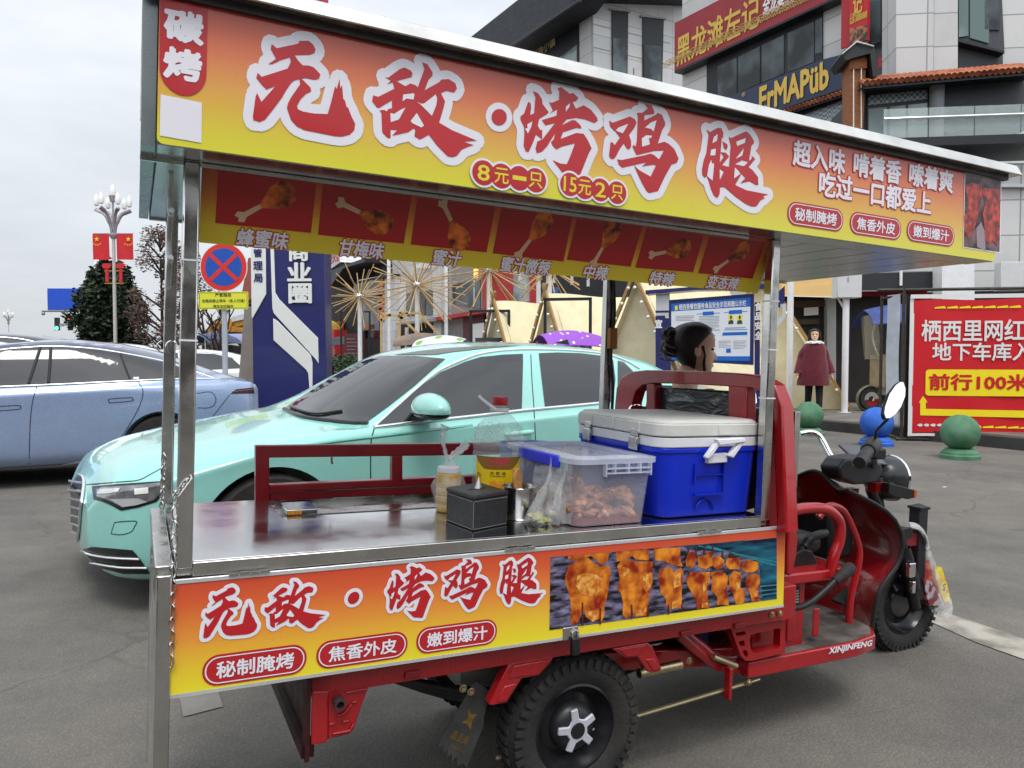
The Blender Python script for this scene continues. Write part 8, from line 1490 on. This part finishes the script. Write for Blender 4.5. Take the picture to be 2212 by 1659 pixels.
TM=dict(zc=[(.03,.50),(.07,.62),(.12,.68),(.25,.735),(.45,.79),(.84,.862),(1.1,.915),(1.35,.955),(1.6,1.07),(2.0,1.275),(2.2,1.345),(2.5,1.39),(2.9,1.405),(3.3,1.395),(3.7,1.355),(4.0,1.295),(4.3,1.18),(4.55,1.065),(4.75,1.02),(4.95,.99),(5.02,.93)],
 wr=[(.03,.3),(.12,.5),(.4,.62),(1.2,.70),(1.5,.79),(1.8,.735),(2.2,.635),(2.9,.62),(3.5,.615),(4.0,.63),(4.4,.68),(4.9,.62),(5.02,.5)],
 zr=[(.03,.48),(.12,.66),(.25,.715),(.45,.765),(.84,.84),(1.2,.885),(1.5,.885),(1.57,.90),(1.8,1.035),(2.0,1.155),(2.2,1.255),(2.5,1.305),(2.9,1.325),(3.5,1.305),(4.0,1.225),(4.4,1.08),(4.7,.99),(4.95,.97),(5.02,.91)],
 wb=[(.03,.42),(.1,.62),(.25,.76),(.45,.85),(.8,.895),(1.5,.895),(2.5,.89),(3.5,.885),(4.2,.86),(4.7,.80),(4.95,.72),(5.02,.6)],
 ze=[(.03,.46),(.1,.63),(.25,.665),(.45,.69),(.84,.785),(1.2,.845),(1.55,.875),(2.3,.91),(3.25,.955),(4,.97),(4.5,.97),(4.95,.93),(5.02,.87)],
 ws=[(.03,.45),(.1,.66),(.25,.80),(.45,.88),(.8,.925),(1.5,.93),(3,.93),(4,.92),(4.6,.86),(4.95,.76),(5.02,.62)],
 zs=[(.03,.42),(.1,.55),(.45,.60),(.84,.70),(1.2,.755),(1.55,.785),(2.9,.845),(4,.87),(4.6,.88),(5.02,.8)],
 wm=[(.03,.46),(.1,.67),(.25,.81),(.45,.88),(.8,.915),(1.5,.91),(3,.91),(4,.915),(4.7,.86),(5.02,.64)],zm=[(0,.36),(1,.42),(4,.45),(5,.55)],
 wl=[(.03,.44),(.1,.64),(.3,.8),(.6,.86),(1,.87),(4,.87),(4.7,.8),(5.02,.6)],zb=[(.03,.26),(.12,.17),(.4,.15),(1,.17),(2,.18),(4,.2),(4.6,.26),(5.02,.4)])
for k_,v_ in TM.items(): TM[k_]=[(.15+(a_-.03)*(.30/.42) if a_<.45 else a_,b_) for a_,b_ in v_]
mc=Car('taxi_car','mint green sedan parked behind the food cart, seen from its front corner','car',-2.577,4.202,R(34.61),TM,.15,5.02,((.97,.335),(3.88,.335)),.375,mint,.335)
c5=lambda pts:[(737.3+x/3,553+y/3) for x,y in pts]
mc.decal(c5([(228,1102),(320,1015),(420,920),(520,842),(640,757),(800,688),(900,657),(1050,641),(1176,636),(1176,700),(1168,995),(900,1026),(500,1072)]),'side_window',glass)
mc.decal(c5([(1278,632),(1400,627),(1550,632),(1700,650),(1760,675),(1775,800),(1760,945),(1690,950),(1318,975)]),'side_window',glass); mc.decal(c5([(1790,680),(1830,690),(1900,760),(1960,880),(1880,930),(1790,940)]),'quarter_window',glass)
mc.decal([(612,884),(660,852),(735,806),(790,779),(822,769),(900,770),(962,776),(930,803),(897,833),(840,878),(790,914),(740,912),(690,905),(650,899)],'windscreen',glass)
mc.decal([(850,767),(900,760),(960,753),(1030,749),(1090,747),(1130,747),(1060,752),(985,760),(940,767)],'roof_panel',mat('dusty sunroof','#5c5a57',.35,var=.15))
q=mc.strip(c5([(214,1112),(360,975),(480,866),(620,752),(780,676),(900,636),(1050,614),(1230,607),(1450,612),(1690,634),(1840,680),(1930,730)]),'window_trim',bright,.011); mc.strip(c5([(214,1113),(500,1078),(900,1034),(1170,1002),(1450,976),(1700,952)]),'window_trim',bright,.011)
sq=MB()
for p in ([(1228,640),(1235,800),(1248,985),(1258,1190),(1258,1400)],[(213,1118),(194,1195),(190,1300),(190,1450)]): mc.strip(c5(p),'',seam,.004,-.001,mb=sq)
mc.strip([(188,1047),(262,1041),(300,1037),(330,1022),(352,1010)],'',seam,.004,-.001,mb=sq); mc.strip([(240,1153),(246,1134),(252,1128),(293,1126),(291,1137),(283,1149),(262,1155),(240,1153)],'',seam,.003,-.001,mb=sq); mc.build(sq,'panel_gap',seam)
cr_=MB(); mc.strip(c5([(-270,1235),(0,1197),(300,1163),(590,1128),(850,1095)]),'',mint,.010,-.004,mb=cr_); mc.build(cr_,'crease_shade',mat('shadowed mint','#63b3a6',.3,coat=1))  # strip of darker mint: the shade along the crease put into colour
HLP=[(199,1051),(240,1047),(300,1043),(345,1040),(364,1036),(360,1060),(338,1084),(300,1096),(262,1103),(240,1091),(222,1083),(203,1079)]
hl=mc.decal(HLP,'headlight',dtrim,.003,4.); mc.decal([(207,1055),(300,1048),(356,1042),(352,1060),(333,1080),(298,1090),(265,1096),(246,1085),(228,1077),(210,1072)],'lamp_glass',lampm,.006,4.,parent=hl)
mc.decal([(212,1058),(262,1055),(258,1062),(236,1066),(213,1068)],'reflector',mat('bright reflector',(.75,.75,.72,1),.12,.6),.009,3.,parent=hl); mc.decal([(292,1056),(322,1053),(322,1065),(293,1068)],'lamp_unit',mat('led strip',(.85,.85,.8,1),.2),.010,3.,parent=hl); mc.decal([(240,1078),(300,1076),(320,1084),(296,1091),(268,1095),(250,1084)],'light_guide',mat('pale lamp body',(.6,.61,.62,1),.15,.4),.010,3.,parent=hl)
gr=mc.decal([(170,1026),(180,1030),(184,1046),(181,1075),(177,1105),(173,1150),(164,1203),(156,1196),(148,1152),(146,1100),(151,1058)],'grille',dtrim,.004,4.)
sq=MB()
for k in range(9): y=1042+k*18; mc.strip([(152-.3*k,y-2),(165,y),(182-1.6*k,y+3)],'',bright,.007,.012,mb=sq)
mc.build(sq,'grille_slat',bright,gr); mc.strip([(170,1026),(181,1031),(184,1047),(181,1075),(177,1105),(173,1150),(164,1203)],'grille_surround',bright,.008,.008,parent=gr)
mc.decal([(146,1105),(153,1104),(153,1150),(148,1150)],'number_plate',mat('blue number plate','#234a9c',.4),.02,4.)
fo=mc.decal([(175,1188),(200,1181),(287,1188),(300,1203),(325,1239),(267,1239),(203,1223),(187,1209)],'air_intake',dtrim,.003,4.); sq=MB(); mc.strip([(176,1188),(200,1196),(240,1203),(302,1206)],'',bright,.006,.012,mb=sq); mc.strip([(180,1207),(205,1214),(260,1223),(318,1224)],'',bright,.006,.012,mb=sq); mc.build(sq,'intake_slat',bright,fo)
h_=mc.hit(1118,937); p=h_[0]
sq=MB(); sq.tube(spline([p+V((-.09,-.0,.0)),p+V((-.06,-.035,.004)),p+V((.06,-.04,.008)),p+V((.10,-.02,.01))],4),[.013]*3+[.018]*7+[.016]*3,10); mc.build(sq,'door_handle',mint)
sq=MB(); mq=V((1.85,-1.02,.985)); sq.ball((0,0,0),(.10,.20,.095),24,16); sq.v=[V((p.x,p.y*(1-.25*p.y/.2*.5),max(p.z,-.022))) for p in sq.v]; sq.v=[mq+M4.Rotation(R(-8),3,'Z')@p for p in sq.v]; mm=mc.build(sq,'wing_mirror',mint); sq=MB(); sq.ball(mq+V((.01,.0,-.030)),(.094,.185,.034),20,14,M4.Rotation(R(-8),3,'Z')); sq.bar(mq+V((-.0,.05,-.05)),mq+V((-.02,.17,-.075)),.05,.035); mc.build(sq,'mirror_base',dtrim,mm)
sq=MB(); mc.strip([(614,885),(650,901),(700,909),(760,915),(795,915)],'',dtrim,.014,.004,mb=sq); mc.strip([(628,882),(680,897),(740,890)],'',dtrim,.007,.012,mb=sq); mc.build(sq,'wiper',dtrim)
mc.decal([(1596,856),(1606,853),(1608,862),(1598,866)],'tail_lamp',mat('tail lamp red','#8a1016',.15,coat=1),.004,3.)
sq=MB(); sq.prism([(3.55,1.40),(3.70,1.385),(3.68,1.43)],FR((0,.0,0),(1,0,0),(0,0,1)),-.01,.01); mc.build(sq,'roof_fin',dtrim)
# blue saloon
TB={k:list(v) for k,v in TM.items()}
TB.update(zc=[(.03,.55),(.1,.68),(.3,.76),(.8,.88),(1.2,.95),(1.5,1.05),(2.0,1.30),(2.44,1.425),(2.8,1.47),(3.1,1.475),(3.5,1.435),(3.85,1.36),(4.22,1.215),(4.5,1.11),(4.7,1.055),(4.84,1.02),(4.87,.95)],
 zr=[(.03,.52),(.12,.66),(.45,.78),(1.2,.90),(1.5,.93),(1.8,1.08),(2.2,1.30),(2.46,1.375),(3.09,1.392),(3.5,1.335),(3.89,1.235),(4.2,1.12),(4.5,1.045),(4.84,1.0),(4.87,.92)],
 wr=[(.03,.3),(.12,.5),(.4,.62),(1.2,.70),(1.5,.79),(1.8,.75),(2.2,.70),(2.9,.69),(3.5,.68),(3.9,.69),(4.4,.70),(4.8,.62),(4.87,.52)],
 ze=[(.03,.5),(.1,.66),(.45,.73),(1.2,.86),(1.55,.93),(2.48,.985),(3.9,1.03),(4.57,1.03),(4.84,.99),(4.87,.9)],zs=[(.03,.45),(.45,.62),(1.5,.80),(2.9,.88),(4,.92),(4.6,.94),(4.87,.85)],
 wb=[(.03,.42),(.1,.62),(.25,.76),(.45,.85),(.8,.895),(3.5,.885),(4.2,.85),(4.6,.79),(4.84,.70),(4.87,.6)],ws=[(.03,.45),(.1,.66),(.25,.80),(.45,.88),(.8,.93),(3,.93),(4,.935),(4.5,.88),(4.8,.76),(4.87,.62)],wm=[(.03,.46),(.1,.67),(.25,.81),(.45,.88),(.8,.92),(3,.92),(4,.93),(4.5,.87),(4.8,.76),(4.87,.64)],wl=[(.03,.44),(.1,.64),(.3,.8),(.6,.86),(4,.87),(4.5,.8),(4.87,.6)],zb=[(.03,.26),(.4,.17),(2,.19),(4,.21),(4.5,.3),(4.87,.45)])
bc=Car('blue_car','ice blue metallic sedan with dark windows beyond the nose of the mint car','car',-7.5,6.979,R(26.42),TB,.03,4.87,((.95,.34),(3.88,.34)),.385,blue_c,.34)
bc.decal([(-40,752),(0,747),(67,740),(167,737),(267,747),(350,768),(420,797),(463,816),(425,803),(387,791),(353,781),(267,764),(200,754),(117,749),(50,752),(-40,762)],'roof_band',mat('dark blue gloss roof','#2b3350',.15,coat=1),.003,5.)
bc.decal([(-40,764),(0,759),(50,754),(117,751),(200,756),(267,766),(353,783),(400,798),(425,815),(353,818),(120,829),(-40,836)],'side_window',glass,.004,6.)
bc.strip([(-60,768),(0,757),(50,752),(117,749),(200,754),(267,764),(353,781),(400,796),(463,818)],'window_trim',bright,.012); bc.strip([(-60,839),(0,836),(120,831),(353,820),(430,819),(505,818)],'window_trim',bright,.010)
pl_=MB(); bc.strip([(87,753),(75,790),(62,829)],'',dtrim,.014,.006,mb=pl_); bc.strip([(110,753),(108,790),(105,827)],'',dtrim,.014,.006,mb=pl_); bc.strip([(260,765),(270,792),(281,820)],'',dtrim,.010,.006,mb=pl_); bc.build(pl_,'window_pillar',dtrim)
sb_=mat('blue panel gap',(.02,.025,.04,1),.6); sq=MB()
for p in ([(80,833),(70,870),(65,920),(63,1003)],[(298,824),(309,846),(300,880),(278,920),(257,951)],[(425,850),(455,847),(466,860),(463,874),(450,881),(427,881)],[(497,852),(475,880),(455,905)],[(236,868),(237,862),(280,859),(286,861),(284,866),(240,870),(236,868)],[(-12,884),(-10,879),(38,876),(44,879),(40,884),(-10,888)]): bc.strip(p,'',sb_,.0045,-.001,mb=sq)
bc.build(sq,'panel_gap',sb_)
tl=bc.decal([(497,851),(510,841),(547,837),(549,850)],'tail_lamp',dtrim,.004,3.); bc.strip([(503,846),(525,844),(547,841)],'light_bar',mat('tail lamp red','#8a1016',.15,coat=1),.006,.008,parent=tl)
bc.decal([(288,815),(300,814.5),(300,819),(288,819.5)],'window_sticker',pb,.007,3.); bc.strip([(-60,1030),(0,1021),(90,1010),(180,997)],'sill_trim',mat('grey sill trim','#6b7078',.4,.3),.022,.004)
# other cars in the row: same build, simpler panels laid on from the side
def far_car(name,label,px,py,a,k,paint,x=.0,sz=1.,col=None):
    T={q:[(a_,b_*(sz if q[0]=='z' and q not in('zb',) else 1)) for a_,b_ in v] for q,v in TM.items()}
    c=Car(name,label,'car',px,py,a,T,.15,5.02,((.97,.335),(3.88,.335)),.38,paint,.335,'cars queued along the road')
    sd=c.side; z=lambda v:v*sz
    c.decal([(1.64,z(.91)),(2.0,z(1.13)),(2.25,z(1.27)),(2.7,z(1.31)),(2.72,z(.95))],'side_window',glass,.004,.08,sd); c.decal([(2.80,z(.955)),(2.82,z(1.31)),(3.4,z(1.29)),(3.75,z(1.21)),(3.95,z(1.0))],'side_window',glass,.004,.08,sd)
    c.strip([(1.6,z(.9)),(2.0,z(1.15)),(2.25,z(1.29)),(2.8,z(1.33)),(3.4,z(1.31)),(3.8,z(1.2)),(4.02,z(1.0))],'window_trim',bright,.012,.004,sd)
    def top(x,y): h=c.bvh.ray_cast(V((x,y,3)),V((0,0,-1))); return (h[0],h[1]) if h[0] else None
    c.decal([(1.5,-.62),(1.42,0),(1.5,.62),(2.18,.52),(2.14,0),(2.18,-.52)],'windscreen',glass,.004,.1,top); c.decal([(3.85,-.5),(3.82,0),(3.85,.5),(4.42,.55),(4.45,0),(4.42,-.55)],'rear_window',glass,.004,.1,top)
    def back(y,zz): h=c.bvh.ray_cast(V((7,y,zz)),V((-1,0,0))); return (h[0],h[1]) if h[0] else None
    for s_ in (-1,1): c.decal([(s_*.40,z(.78)),(s_*.70,z(.78)),(s_*.70,z(.90)),(s_*.40,z(.90))],'tail_lamp',mat('tail lamp red','#8a1016',.15,coat=1),.005,.05,back)
    return c
suvm=mat('dark blue car paint','#232a3c',.2,.3,coat=1)
w_=W(40,770,10.2); far_car('dark_car','dark blue car with chrome window line behind the ice blue sedan',w_.x-3.3,w_.y-.9,R(24),0,suvm,sz=1.16)
whm=mat('white car paint',(.70,.71,.72,1),.25,coat=1,var=.02)
w_=W(262,770,15.5); far_car('white_car','white car whose roof shows behind the ice blue sedan',w_.x-1.6,w_.y-.6,R(30),0,whm,sz=1.04)
w_=W(205,770,22); far_car('white_suv','white car with a black roof rack, half hidden in the queue',w_.x-2.4,w_.y-.6,R(24),0,whm,sz=1.20)
w_=W(418,770,13.4); far_car('red_white_car','white car with red tail lamps parked beyond the stall post',w_.x-4.3,w_.y-1.9,R(35),0,whm,sz=.92)
